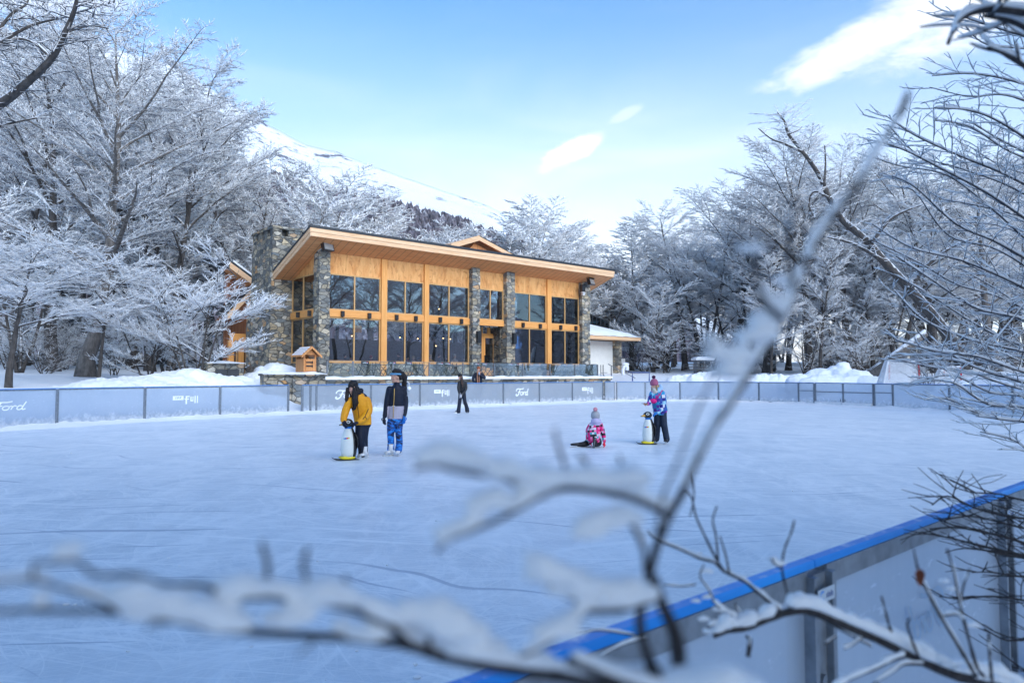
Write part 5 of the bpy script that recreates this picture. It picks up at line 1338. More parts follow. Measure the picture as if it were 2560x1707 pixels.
NB = [
 ([(2800,520),(2660,420),(2540,330),(2440,280),(2335,270)], 4.6, 4.2, 0.0109, .003), ([(2800,300),(2660,250),(2540,205),(2430,185),(2330,190)], 4.3, 4.3, 0.0095, .003),
 ([(2800,640),(2660,520),(2520,440),(2400,390),(2290,340),(2215,290)], 4.8, 4.4, 0.0116, .003), ([(2800,700),(2640,600),(2480,490),(2350,420),(2260,375),(2195,355)], 4.4, 4.1, 0.0116, .003),
 ([(2800,800),(2650,700),(2500,610),(2390,560),(2290,470),(2230,440)], 5.0, 4.6, 0.0116, .003), ([(2820,860),(2680,780),(2520,700),(2400,650),(2280,620),(2180,560)], 4.7, 4.3, 0.0116, .003),
 ([(2820,960),(2690,870),(2560,800),(2440,770),(2330,700),(2240,640)], 4.5, 4.1, 0.0122, .003), ([(2840,1010),(2700,930),(2560,880),(2430,850),(2310,800),(2230,720)], 4.9, 4.5, 0.0109, .003),
 ([(2830,1000),(2700,960),(2560,930),(2440,890),(2350,880),(2240,850)], 4.2, 3.8, 0.0109, .003), ([(2830,1080),(2700,1010),(2570,960),(2470,930),(2380,900),(2290,905)], 4.4, 4.0, 0.0102, .003),
 ([(2830,1150),(2700,1060),(2570,1020),(2470,1010),(2390,960),(2330,950)], 4.1, 3.8, 0.0095, .003), ([(2830,1160),(2700,1100),(2600,1060),(2520,1050),(2440,1040)], 3.9, 3.7, 0.0075, .003),
 ([(2850,420),(2740,520),(2640,640),(2560,760),(2480,860)], 4.4, 4.3, 0.0122, .003), ([(2850,160),(2700,120),(2560,90),(2460,60),(2400,40)], 4.0, 3.9, 0.0082, .003),
 ([(2850,560),(2720,470),(2600,400),(2500,350),(2420,300)], 5.2, 4.8, 0.0095, .003), ([(2850,760),(2720,650),(2600,560),(2470,520),(2360,500)], 5.3, 4.9, 0.0095, .003), ([(2850,900),(2720,820),(2600,740),(2480,690),(2380,640)], 5.3, 4.9, 0.0095, .003),
]
near_boughs(T, NB, 100, sp=.08, snow=.0085)
r_ = random.Random(8)
near_boughs(T, [([(x+r_.uniform(-25, 25), y+dy+r_.uniform(-18, 18)) for x, y in P], a+.5, b+.45, c*.75, d) for (P, a, b, c, d) in NB for dy in (r_.uniform(25, 60),)], 900, sp=.11, snow=.007)
root = thing('near_tree', 'close tree at the right edge whose dark snow-topped boughs sweep left', 'tree', pix(2960, 1300, 4.6))
trk = MB(); trk.tube([pix(2960, 1500, 4.6), pix(2930, 1100, 4.6), pix(2900, 800, 4.6), pix(2880, 400, 4.6), pix(2860, 100, 4.6)], [.10, .08, .07, .05, .03], 10)
for y, Y in ((520,4.6),(300,4.3),(640,4.8),(800,5.0),(960,4.5),(1080,4.4),(160,4.0),(1150,4.1)): trk.tube([pix(2900, y+80, 4.6), pix(2800, y, Y)], [.03, .016], 6)
trk.build('trunk', M['near_bark'], root, True)
T.w.build('crown', M['near_bark_frost'], root, True); T.s.build('snow', M['snow_fine'], root, True)
# out-of-focus twigs hanging in the top right corner
T = Twigs()
near_boughs(T, [([(2760,60),(2600,40),(2480,25),(2400,50),(2370,110)], 1.0, .9, .006, .0025), ([(2760,-40),(2620,-10),(2500,-30),(2380,-40)], 1.0, .95, .005, .002), ([(2760,180),(2640,120),(2540,60),(2460,40)], 1.1, .95, .006, .0025), ([(2720,240),(2620,210),(2540,150),(2470,120)], 1.1, 1.0, .005, .002)], 300, snow=.007, sp=.06, tl=(.06, .18), bud=False)
root = thing('hanging_twigs', 'soft out-of-focus snowy twigs hanging in the top right corner', 'twigs', pix(2760, 60, 1.0)); T.w.build('branch', M['near_bark'], root, True); T.s.build('snow', M['snow_fine'], root, True)
# bare black bush in front of the nearest boards
T = Twigs()
B_ = [([(2750,1420),(2640,1390),(2540,1350),(2460,1330),(2390,1318),(2325,1322)], 2.0, 1.75, .006, .0018), ([(2750,1300),(2620,1300),(2520,1290),(2440,1270),(2370,1240),(2330,1262)], 1.95, 1.75, .005, .0015), ([(2760,1480),(2660,1440),(2560,1390),(2480,1370),(2400,1350),(2330,1335)], 1.9, 1.7, .006, .0018),
  ([(2760,1350),(2650,1340),(2560,1320),(2480,1300),(2420,1290),(2360,1300)], 2.05, 1.8, .005, .0015), ([(2760,1560),(2660,1520),(2560,1500),(2480,1490),(2400,1495),(2350,1490)], 1.8, 1.65, .004, .0014), ([(2760,1600),(2680,1600),(2600,1590),(2520,1600),(2460,1570)], 1.75, 1.65, .005, .0015),
  ([(2760,1250),(2660,1260),(2560,1250),(2500,1235),(2430,1230),(2380,1215)], 2.0, 1.85, .004, .0014), ([(2720,1400),(2620,1400),(2540,1390),(2460,1375),(2405,1370)], 1.85, 1.7, .004, .0014), ([(2740,1690),(2660,1690),(2580,1680),(2530,1665)], 1.7, 1.65, .004, .0014), ([(2760,1450),(2640,1420),(2560,1440),(2480,1430),(2430,1430)], 1.85, 1.7, .004, .0014)]
near_boughs(T, B_, 500, snow=0, sp=.045, tl=(.08, .26), bud=False, curl=.35)
root = thing('bare_bush', 'bare black twiggy bush in front of the nearest boards at the right edge', 'bush', pix(2760, 1500, 1.9)); T.w.build('branch', M['near_bark'], root, True)
# ---------------------------------------------------------------- people
def cloth(name, col, col2=None, scale=14, rough=.75, bump=.35):
    t = NT(name); c = t.coord(); n = t.noise(c, scale, 5, .6); d = col2 or tuple(x*.72 for x in col)
    return t.done(t.pbsdf(t.ramp(n, [(.3, d), (.7, col)]), rough, 0, t.bump(t.noise(c, scale*1.6, 3), bump, .012), .3))
def patches(name, cols, scale=9.0, bg=None):
    """random coloured squares"""
    t = NT(name); c = t.coord((scale,)*3, (.05,.1,.03))
    fl = t.new('ShaderNodeVectorMath'); fl.operation = 'FLOOR'; t.link(c, fl.inputs[0])
    wn_ = t.new('ShaderNodeTexWhiteNoise'); wn_.noise_dimensions = '3D'; t.link(fl.outputs[0], wn_.inputs['Vector'])
    n = len(cols); col = t.ramp(wn_.outputs['Value'], [((i+.0)/n, cc) for i, cc in enumerate(cols)], 'CONSTANT')
    return t.done(t.pbsdf(col, .6, 0, t.bump(t.noise(t.coord(), 22, 3), .3, .01), .3))
t = NT('skin'); c = t.coord(); M['skin'] = t.done(t.pbsdf(t.ramp(t.noise(c, 12, 3), [(.3, (.50,.27,.19)), (.7, (.60,.34,.25))]), .55, 0, None, .4, Subsurface_Weight=.08))
M['lips'] = simple('lips', (.42,.13,.12), .5); M['eye'] = simple('eye', (.03,.02,.018), .25, 0, 0)
M['hair_dark'] = cloth('dark_hair', (.022,.015,.014), (.006,.005,.005), 40, .5, .8)
M['hair_brown'] = cloth('brown_hair', (.07,.035,.025), (.02,.012,.01), 40, .5, .8)
M['hair_fair'] = cloth('fair_hair', (.42,.30,.14), (.25,.16,.07), 40, .5, .6)
M['orange'] = cloth('orange_nylon', (.90,.40,.014), (.74,.28,.008), 8, .5, .6)
M['navy'] = cloth('navy_nylon', (.011,.016,.036), (.006,.009,.02), 10, .6, .5)
M['blackcloth'] = cloth('black_cloth', (.010,.010,.013), (.005,.005,.007), 10, .6, .5)
M['puffer'] = cloth('black_quilted_nylon', (.016,.017,.022), (.006,.006,.009), 16, .4, .9)
M['lilac'] = cloth('pale_lilac_panel', (.47,.43,.50), (.40,.37,.44), 8)
M['gold'] = simple('gold_zip', (.62,.38,.10), .4, .3)
M['camo'] = None
t = NT('blue_wave_camouflage'); c = t.coord((7,7,17)); n = t.noise(c, 1.0, 4, .6, 1.2)
M['camo'] = t.done(t.pbsdf(t.ramp(n, [(.0, (.004,.008,.03)), (.42, (.008,.03,.12)), (.47, (.01,.13,.50)), (.56, (.02,.30,.80)), (.64, (.008,.05,.2))], 'CONSTANT'), .6))
M['pinkcheck'] = patches('pink_square_print', [(.70,.012,.16), (.01,.01,.016), (.72,.012,.18), (.62,.50,.62), (.75,.12,.30), (.06,.36,.42), (.68,.01,.16), (.02,.02,.03), (.78,.2,.4), (.65,.6,.68)], 20)
M['bluecheck'] = patches('blue_square_print', [(.02,.20,.42), (.02,.02,.20), (.05,.42,.60), (.60,.62,.75), (.10,.03,.28), (.02,.30,.55), (.45,.05,.32), (.03,.08,.35), (.30,.55,.72)], 13)
M['denim'] = cloth('dark_jeans', (.022,.034,.062), (.012,.02,.04), 12)
M['rose'] = cloth('rose_knit', (.42,.13,.22), (.33,.09,.17), 60, .9, .8); M['plum'] = cloth('plum_pompom', (.07,.012,.06), (.03,.006,.03), 50, .9, .9)
M['pinkpom'] = cloth('pink_pompom', (.70,.32,.36), (.58,.22,.27), 50, .9, .9); M['greyknit'] = cloth('grey_knit', (.42,.43,.46), (.32,.33,.36), 60, .9, .8)
M['paleblue'] = cloth('pale_blue_lining', (.38,.55,.78), (.30,.46,.68), 14); M['lavender'] = cloth('lavender_hood', (.50,.47,.66), (.42,.38,.56), 14)
M['magenta'] = cloth('magenta_bag', (.72,.012,.20), (.60,.01,.16), 10, .5); M['coral'] = cloth('coral_mitten', (.85,.03,.07), (.75,.02,.05), 14)
M['band'] = cloth('sky_blue_knit', (.18,.42,.66), (.13,.34,.55), 50, .9); M['rust'] = cloth('rust_knit', (.38,.12,.055), (.28,.08,.035), 60, .9, .8)
M['scarf'] = cloth('camel_scarf', (.46,.24,.15), (.36,.17,.10), 40, .9); M['skate_white'] = simple('white_leather', (.68,.68,.70), .4, 0, .06); M['skate_black'] = simple('black_skate', (.015,.015,.018), .4)
M['blade'] = simple('skate_blade', (.5,.52,.55), .3, .8); M['glove_white'] = cloth('white_glove', (.6,.6,.64), (.5,.5,.54), 20); M['glove_blue'] = cloth('blue_glove', (.02,.20,.62), (.015,.14,.48), 14); M['cream'] = cloth('cream_fleece', (.66,.62,.55), None, 30)

class Fig:
    """a figure laid out as tapered limbs and lofts, then fused into one continuous skin by a voxel remesh"""
    def __init__(s, name, label, loc, rz, vox=.011):
        s.root = thing(name, label, 'person', loc, rz); s.mb = MB(); s.samp = []; s.mats = []; s.vox = vox; s.T = Matrix.Translation(loc) @ Matrix.Rotation(rz, 4, 'Z')
    def mi(s, mat):
        if mat not in s.mats: s.mats.append(mat)
        return s.mats.index(mat)
    def limb(s, pts, rad, mat, n=12, flat=1.0, pri=0.0, sub=4):
        cc = catm(pts, sub); k = len(cc); m = len(rad); rr = []
        for i in range(k):
            t = i/(k-1)*(m-1); j = min(m-2, int(t)); rr.append(rad[j]+(rad[j+1]-rad[j])*(t-j))
        s.mb.tube(cc, rr, n, flat=flat)
        s.mb.ell(cc[0], rr[0]*.98, 10, 6); s.mb.ell(cc[-1], rr[-1]*.98, 10, 6)
        i_ = s.mi(mat)
        for p, r in zip(cc, rr): s.samp.append((p, r, i_, pri))
    def ring(s, rings, mat, n=18, pri=0.0):
        """rings: (cx, cy, cz, rx, ry[, tilt])"""
        R_ = []; i_ = s.mi(mat)
        cc = catm([Vector(r[:3]) for r in rings], 3); m = len(rings)
        for i, p in enumerate(cc):
            t = i/(len(cc)-1)*(m-1); j = min(m-2, int(t)); f = t-j; rx = rings[j][3]*(1-f)+rings[j+1][3]*f; ry = rings[j][4]*(1-f)+rings[j+1][4]*f
            d = (cc[min(i+1, len(cc)-1)]-cc[max(i-1, 0)]).normalized(); x = Vector((1,0,0)); x = (x-d*x.dot(d)).normalized(); y = d.cross(x)
            R_.append([p+x*rx*math.cos(a)+y*ry*math.sin(a) for a in [2*math.pi*q/n for q in range(n)]])
            for q in range(0, n, 2): s.samp.append((R_[-1][q]*.75+p*.25, min(rx, ry)*.25, i_, pri))
            s.samp.append((p, min(rx, ry), i_, pri))
        s.mb.loft(R_)
    def blob(s, c, r, mat, pri=0.0):
        s.mb.ell(c, r, 14, 10); r = r if hasattr(r, '__len__') else (r,)*3; s.samp.append((Vector(c), min(r), s.mi(mat), pri))
        for k in range(3):
            e = Vector((0,0,0)); e[k] = r[k]-min(r)
            if e.length > 1e-4:
                for sg in (-1, 1): s.samp.append((Vector(c)+e*sg, min(r)*.8, s.mi(mat), pri))
    def head(s, c, yaw, pitch=0.0, size=1.0, hat=False):
        """skull, jaw, nose, lips, ears; yaw about z (0 faces the viewer, -y)"""
        T = Matrix.Translation(c) @ Matrix.Rotation(yaw, 4, 'Z') @ Matrix.Rotation(pitch, 4, 'X'); k = size; s.hT = T; s.hk = k
        f = lambda x, y, z: T @ Vector((x*k, y*k, z*k))
        sk = s.mi('skin')
        def bl(x, y, z, r, pri=0.0, rr=None):
            m = MB(T); m.ell((x*k, y*k, z*k), tuple(q*k for q in (r if hasattr(r, '__len__') else (r,)*3)), 14, 10); b = len(s.mb.v); s.mb.v += m.v; s.mb.f += [tuple(i+b for i in q) for q in m.f]; s.mb.m += m.m
            q = r if hasattr(r, '__len__') else (r,)*3; s.samp.append((f(x, y, z), min(q)*k, sk, pri))
        bl(0, .012, .02, (.075, .092, .098)); bl(0, -.028, -.055, (.052, .058, .062)); bl(0, -.062, -.088, (.026, .024, .022)); bl(0, -.074, .030, (.05, .02, .02))
        bl(0, -.097, -.012, (.0125, .02, .015)); bl(0, -.088, .010, (.010, .014, .024)); bl(0, -.083, -.055, (.024, .013, .012)); 
        for sg in (-1, 1): bl(sg*.078, .012, -.012, (.012, .022, .034)); bl(sg*.040, -.062, -.026, (.022, .02, .022))
        s.limb([f(0, .02, -.05), f(0, .026, -.15)], [.052*k, .06*k], 'skin')
    def face(s, parent=None):
        m = MB(s.hT); k = s.hk
        for sg in (-1, 1): m.ell((sg*.031*k, -.083*k, .004*k), (.013*k, .006*k, .007*k), 8, 6)
        m.build('eyes', M['eye'], s.root, True)
        m = MB(s.hT)
        for sg in (-1, 1): m.tube([(sg*.014*k, -.090*k, .021*k), (sg*.034*k, -.088*k, .027*k), (sg*.05*k, -.075*k, .020*k)], .0035*k, 5)
        m.build('eyebrows', M['hair_dark'], s.root, True)
        m = MB(s.hT); m.ell((0, -.095*k, -.055*k), (.021*k, .006*k, .0065*k), 8, 6); m.build('lips', M['lips'], s.root, True)
    def hand(s, wrist, dirv, palmn, mat, size=1.0, curl=.5, thumb=1, name='glove', mitten=False):
        """palm, four bent fingers of unequal length and a thumb leaving the side of the palm"""
        d = Vector(dirv).normalized(); nrm = Vector(palmn); nrm = (nrm-d*nrm.dot(d)).normalized(); sd_ = d.cross(nrm).normalized(); w = Vector(wrist); k = size
        sub = Fig.__new__(Fig); sub.mb = MB(); sub.samp = []; sub.mats = []
        sub.limb([w-d*.03*k, w+d*.04*k, w+d*.085*k], [.030*k, .036*k, .034*k], mat, 10, .62)
        for i, (o, L) in enumerate(((-.028, .072), (-.0095, .082), (.0095, .077), (.028, .060))):
            b = w+d*.078*k+sd_*o*k; p = b; pts = [p-d*.02*k]; a = 0
            for q in range(3): a += curl*(.5+.3*q); v = d*math.cos(a)+nrm*math.sin(a); p = p+v*L*k*(.42-.06*q); pts.append(p)
            sub.limb(pts, [.0098*k, .0095*k, .009*k, .008*k], mat, 8)
        b = w+d*.025*k+sd_*thumb*-.03*k; sub.limb([b, b+(sd_*-thumb*.8+d*.5+nrm*.3).normalized()*.038*k, b+(sd_*-thumb*.45+d*.85+nrm*.5).normalized()*.068*k], [.013*k, .0115*k, .009*k], mat, 8)
        return fuse(sub.mb, name, [M[mat]], None, s.root, s.T, .0052*k)
    def finish(s, rule=None):
        o = fuse(s.mb, 'body', [M[m] for m in s.mats], s.samp, s.root, s.T, s.vox)
        if rule:
            for p in o.data.polygons:
                c = p.center; m = rule(c.x, c.y, c.z, s.mats[p.material_index])
                if m: p.material_index = s.mats.index(m)
        return o
    def cover(s, build, name, mat, vox=.012):
        """a garment or hair: closed lumps fused to one piece"""
        m = MB(); build(m); return fuse(m, name, [M[mat]] if isinstance(mat, str) else mat, None, s.root, s.T, vox)
    def skate(s, toe, heel, mat, side=0):
        """boot from heel to toe along the ice with blade underneath; heights above local z=0"""
        a, b = Vector(heel), Vector(toe); d = (b-a); d.z = 0; L = d.length; d.normalize(); y = Vector((-d.y, d.x, 0)); z0 = a.z
        Tm = Matrix(((d.x, y.x, 0, a.x), (d.y, y.y, 0, a.y), (0, 0, 1, z0), (0, 0, 0, 1)))
        m = MB(s.T @ Tm); m.box(-.02, L+.03, -.003, .003, .0, .03); m.box(.0, .045, -.012, .012, .03, .055); m.box(L*.62, L*.62+.05, -.014, .014, .03, .055)
        m.tube([(L+.03, 0, .012), (L+.035, 0, .03)], .004, 6); 
        bl = None
        bb = MB(s.T @ Tm)
        prof = [(-.01, .035, .055, .075), (.0, .040, .055, .15), (.05, .042, .055, .14), (.10, .043, .055, .115), (.17, .045, .055, .095), (L-.03, .040, .055, .085), (L+.005, .020, .058, .075)]
        bb.loft([[(x, w*math.cos(t), (lo+hi)/2+(hi-lo)/2*math.sin(t)) for t in [2*math.pi*i/12 for i in range(12)]] for x, w, lo, hi in prof])
        bb.tube([(.045, 0, .09), (.04, 0, .17), (.035, 0, .24)], [.05, .046, .05], 12)
        o = bb.build('ice_skate', M[mat], s.root, True); m.build('blade', M['blade'], o)
        return o
def toroot(f):   # persons are drawn in a frame facing the camera: x to the right in the picture, y away
    pass
def at_foot(px, py): p = gnd(px, py); return p, -math.atan2(p.x, p.y)*1.0
V3 = Vector

# --- woman in navy and lilac jacket
p, rz = at_foot(984, 1139)
f = Fig('person', 'woman in a navy and lilac jacket and blue patterned trousers standing on the ice', p, rz)
f.head(V3((.025, .0, 1.595)), R(-58), R(4), 1.02)
f.ring([(.03,.01,.74,.165,.125), (.035,.01,.86,.163,.125), (.04,.01,1.0,.158,.122)], 'lilac', pri=.05); f.ring([(.04,.01,1.02,.156,.121), (.045,.01,1.12,.158,.122), (.045,.01,1.26,.165,.118), (.045,.012,1.37,.135,.10), (.04,.015,1.43,.075,.075)], 'navy', pri=.012)
f.limb([(-.09,0,1.35),(-.135,.0,1.12),(-.165,-.02,.90),(-.185,-.05,.80)], [.072,.066,.055,.045], 'navy', pri=.01); f.limb([(.18,.02,1.35),(.225,.02,1.12),(.22,-.02,.92),(.205,-.06,.82)], [.072,.066,.055,.045], 'navy', pri=.01)
f.limb([(-.05,.0,.68),(-.065,-.01,.5),(-.055,.01,.28),(-.06,.01,.13)], [.092,.074,.070,.074], 'camo'); f.limb([(.105,.02,.68),(.10,.0,.5),(.115,.02,.28),(.10,.02,.11)], [.092,.074,.070,.074], 'camo'); f.ring([(.03,.01,.64,.14,.10),(.03,.01,.74,.15,.112)], 'camo', pri=-.02)
f.limb([(.045,.03,1.41),(.03,.05,1.46),(.07,.075,1.40)], [.06,.055,.05], 'navy', pri=.012)
f.finish(lambda x, y, z, m: ('lilac' if z > .75 else 'camo') if m in ('lilac', 'camo') and z < .95 else ('navy' if m == 'lilac' and z > 1.01 else None)); f.face()
f.skate((-.19,-.10,0), (-.02,-.02,0), 'skate_white'); f.skate((.08,-.13,0), (.10,.07,0), 'skate_white')
f.hand((-.19,-.06,.79), (-.05,-.1,-1), (.5,-1,0), 'navy', 1.0, .35, -1); o = f.hand((.20,-.07,.80), (.02,-.1,-1), (-.5,-1,0), 'glove_blue', 1.0, .4, 1)
hd = f.hT
def hair(m):
    q = lambda x, y, z: hd @ V3((x, y, z))
    m.tube([q(0,-.055,.095), q(0,.0,.118), q(0,.075,.10), q(0,.112,.03), q(0,.105,-.05)], [.045,.068,.078,.07,.05], 12)
    for sg in (-1, 1): m.tube([q(sg*.045,-.05,.085), q(sg*.07,.01,.055), q(sg*.072,.06,.0), q(sg*.05,.10,-.05)], [.022,.03,.034,.03], 8)
    b = q(0, .115, .09)
    rr = random.Random(2)
    for k in range(9): m.tube([b, b+V3((.05,.03,.0)), b+V3((.10+rr.uniform(-.04,.03),.04+rr.uniform(-.03,.03),-.10)), b+V3((.11+rr.uniform(-.06,.03),.05,-.22)), b+V3((.10+rr.uniform(-.05,.04),.04,-.30-rr.random()*.06))], [.03,.036,.034,.028,.012], 7)
f.cover(hair, 'hair', 'hair_dark', .009)
m = MB(f.T); pts = []
for a in range(25):
    t = 2*math.pi*a/24; pts.append(hd @ V3((.086*math.sin(t), .012-.106*math.cos(t)*.98, .058+.014*math.cos(t)+.01*(1-math.cos(t))*.5)))
m.tube(pts, .018, 8, flat=1.0); m.build('headband', M['band'], f.root, True)
m = MB(f.T); m.tube([(.005,-.118,1.37),(.0,-.120,1.15),(-.012,-.118,.95),(-.015,-.112,.77)], .008, 6); m.build('zip', M['gold'], f.root, True)
m = MB(f.T); m.ell((.262,-.0,1.22), (.01,.03,.012), 8, 6); m.build('sleeve_badge', M['skate_white'], f.root)

# --- woman in orange jacket bending over a penguin
pen_pos = []
p, rz = at_foot(898, 1147)
f = Fig('person', 'long-haired woman in an orange jacket bending over a penguin skating aid', p, rz)
f.head(V3((-.125, -.05, 1.35)), R(-40), R(30), 1.0)
f.ring([(.065,.05,.66,.165,.125), (.06,.05,.76,.17,.13), (.035,.02,.92,.175,.13), (.0,-.01,1.06,.18,.13)], 'orange'); f.ring([(.0,-.01,1.05,.18,.131), (-.03,-.02,1.17,.165,.12), (-.055,-.03,1.25,.11,.10)], 'orange')
f.limb([(.0,.05,1.22),(.07,.04,1.20),(.12,.0,1.13)], [.075,.08,.06], 'navy', pri=.02); f.limb([(-.03,.04,1.28),(-.02,.06,1.31),(.02,.06,1.33)], [.085,.08,.055], 'navy', pri=.02)
f.limb([(-.19,-.05,1.14),(-.265,-.10,.95),(-.30,-.17,.80),(-.30,-.20,.755)], [.078,.078,.066,.052], 'orange'); f.limb([(.13,-.02,1.14),(.165,-.05,.95),(.10,-.16,.82),(-.0,-.23,.745)], [.085,.088,.072,.056], 'orange')
f.limb([(.02,.03,.72),(.01,-.02,.42),(.05,.04,.2),(.055,.04,.09)], [.105,.09,.078,.075], 'navy', pri=-.005); f.limb([(.11,.08,.72),(.08,.04,.44),(.09,.12,.22),(.085,.12,.09)], [.105,.088,.078,.075], 'navy', pri=-.005); f.ring([(.065,.05,.62,.15,.115),(.065,.05,.72,.155,.12)], 'navy', pri=-.02)
f.finish(lambda x, y, z, m: ('orange' if z > .665 else 'navy') if m in ('orange', 'navy') and z < .85 and -.12 < x < .25 else None); f.face()
f.skate((-.03,-.06,0), (.14,.03,0), 'skate_white'); f.skate((-.01,.10,0), (.16,.17,0), 'skate_white')
f.hand((-.30,-.21,.755), (.1,-.5,-.6), (.7,-.2,-.4), 'navy', 1.05, .6, -1); f.hand((-.02,-.24,.735), (-.8,-.3,-.35), (-.2,.2,-1), 'navy', 1.05, .5, 1)
hd = f.hT
def hair(m):
    q = lambda x, y, z: hd @ V3((x, y, z)); rr = random.Random(5)
    m.tube([q(0,-.05,.10), q(0,.02,.122), q(0,.085,.09), q(0,.11,.02)], [.055,.075,.075,.05], 12)
    for k in range(26):
        sg = rr.choice((-1, 1, 1)); a = q(sg*rr.uniform(.03,.085), rr.uniform(-.075,.08), rr.uniform(.0,.09)); l = rr.uniform(.28,.43)
        x2 = rr.uniform(-.03,.03); m.tube([a, a+V3((x2+sg*.015,-.01,-l*.3)), a+V3((x2+sg*.02+rr.uniform(-.02,.02),-.03+rr.uniform(-.02,.02),-l*.65)), a+V3((x2+rr.uniform(-.035,.035),-.03,-l))], [.022,.028,.026,.008], 6)
f.cover(hair, 'hair', 'hair_dark', .008)
m = MB(f.T); m.tube([(-.05,-.15,1.12),(-.03,-.158,.95),(.0,-.150,.72)], .006, 5); m.build('zip', M['blackcloth'], f.root, True)
m = MB(f.T); m.tube([(.165,-.14,.98),(.10,-.235,.84),(.06,-.26,.79)], .007, 5); m.tube([(.10,-.238,.845),(.135,-.235,.79)], .006, 5); m.build('sleeve_zip', M['blackcloth'], f.root, True)

def penguin(px, py, label, s=1.0, yaw=0.0):
    p = gnd(px, py); rz = -math.atan2(p.x, p.y); root = thing('penguin_skating_aid', label, 'skating aid', p, rz+yaw); T_ = Matrix.Translation(p) @ Matrix.Rotation(rz+yaw, 4, 'Z') @ Matrix.Scale(s, 4)
    def pt(m, name, mat, par=None, sm=True): return m.build(name, mat, par or root, sm)
    # front of the belly faces -x / -y
    prof = [(.02,.05), (.12,.06), (.135,.14), (.138,.25), (.128,.38), (.105,.48), (.080,.545), (.062,.585), (.02,.60)]
    m = MB(T_); m.lathe(prof, 24, 0, Matrix.Scale(1.0, 4)); pt(m, 'belly', M['pen_white'])
    m = MB(T_)   # black back wraps the rear half
    rings = []
    for r, z in [(.06,.045), (.125,.06), (.142,.14), (.146,.25), (.136,.38), (.112,.48), (.086,.55), (.066,.59)]:
        row = []
        for i in range(15):
            a = R(-62+180*i/14*1.02); row.append((r*1.015*math.cos(a)+.012, r*1.015*math.sin(a)+.006, z))
        row += [(x*.86, y*.86, z) for x, y, z in reversed(row)]; rings.append(row)
    m.loft(rings); bk = pt(m, 'black_back', M['pen_black'])
    m = MB(T_); m.tube([(.10,-.075,.50), (.145,-.085,.40), (.155,-.085,.28), (.13,-.08,.17)], [.02,.036,.034,.008], 8, flat=.5); m.tube([(.06,.11,.50), (.09,.145,.40), (.09,.15,.28), (.07,.13,.17)], [.02,.036,.034,.008], 8, flat=.5); pt(m, 'flipper', M['pen_black'])
    m = MB(T_); m.ell((-.01,-.01,.675), (.098,.088,.082), 18, 12); hd_ = pt(m, 'head', M['pen_black'])
    m = MB(T_); m.tube([(-.085,-.045,.665), (-.135,-.062,.655), (-.165,-.072,.650)], [.036,.028,.010], 10, flat=.75); pt(m, 'beak', M['pen_beak'], hd_)
    m = MB(T_); m.ell((-.172,-.075,.648), (.016,.012,.011), 8, 6); pt(m, 'beak_tip', M['pen_black'], hd_)
    for x, y in ((-.012,-.088), (-.088,.045)):
        n_ = V3((x, y, .03)).normalized(); c_ = V3((-.01,-.01,.675))+V3((n_.x*.098, n_.y*.089, n_.z*.082)); u_ = n_.cross(V3((0,0,1))).normalized(); w_ = u_.cross(n_)
        m = MB(T_); m.tube([c_+u_*.030*math.cos(t)+w_*.022*math.sin(t) for t in [2*math.pi*i/16 for i in range(17)]], .0085, 6, cap=False); pt(m, 'eye_ring', M['pen_white'], hd_)
    m = MB(T_); m.lathe([(.066,.572), (.072,.585), (.072,.605), (.060,.615)], 18); pt(m, 'blue_collar', M['glove_blue'])
    m = MB(T_)
    for k, y in ((0, -.07), (1, .07)): m.ell((-.02, y, .045), (.145,.062,.034), 14, 8)
    m.box(-.10,.10,-.08,.08,.025,.06); pt(m, 'yellow_feet', M['pen_yellow'])
    for y in (-.085, .085):
        m = MB(T_); m.loft([[(x, y-.028, z), (x, y+.028, z), (x, y+.028, z+.012), (x, y-.028, z+.012)] for x, z in ((.19,.002), (.0,.0), (-.16,.002), (-.24,.014), (-.275,.035))]); pt(m, 'ski', M['black'], None, False)
    m = MB(T_); r0 = .118
    for k, cm in enumerate(('band', 'glove_blue', 'coral', 'pen_yellow')):
        m = MB(T_); a0 = R(218+k*13); V = []
        for a in (a0, a0+R(7), a0+R(13)):
            for z in (.385+.004*k, .41+.004*k): V.append((r0*1.10*math.cos(a), r0*1.10*math.sin(a), z))
        m.add(V, [(0,2,3,1), (2,4,5,3)]); pt(m, 'stripe_mark', M[cm], None, False)
    return root
M['pen_white'] = simple('moulded_white', (.70,.72,.68), .3, 0, .05, 4); M['pen_black'] = simple('moulded_black', (.012,.013,.016), .25, 0, .1); M['pen_beak'] = simple('beak_orange', (.62,.33,.04), .4); M['pen_yellow'] = simple('moulded_yellow', (.78,.62,.02), .4)
penguin(870, 1149, 'penguin skating aid held by the woman in the orange jacket', 1.05, R(12))
penguin(1621, 1110, 'penguin skating aid held by the child in the rose knitted hat', 1.02, R(8))

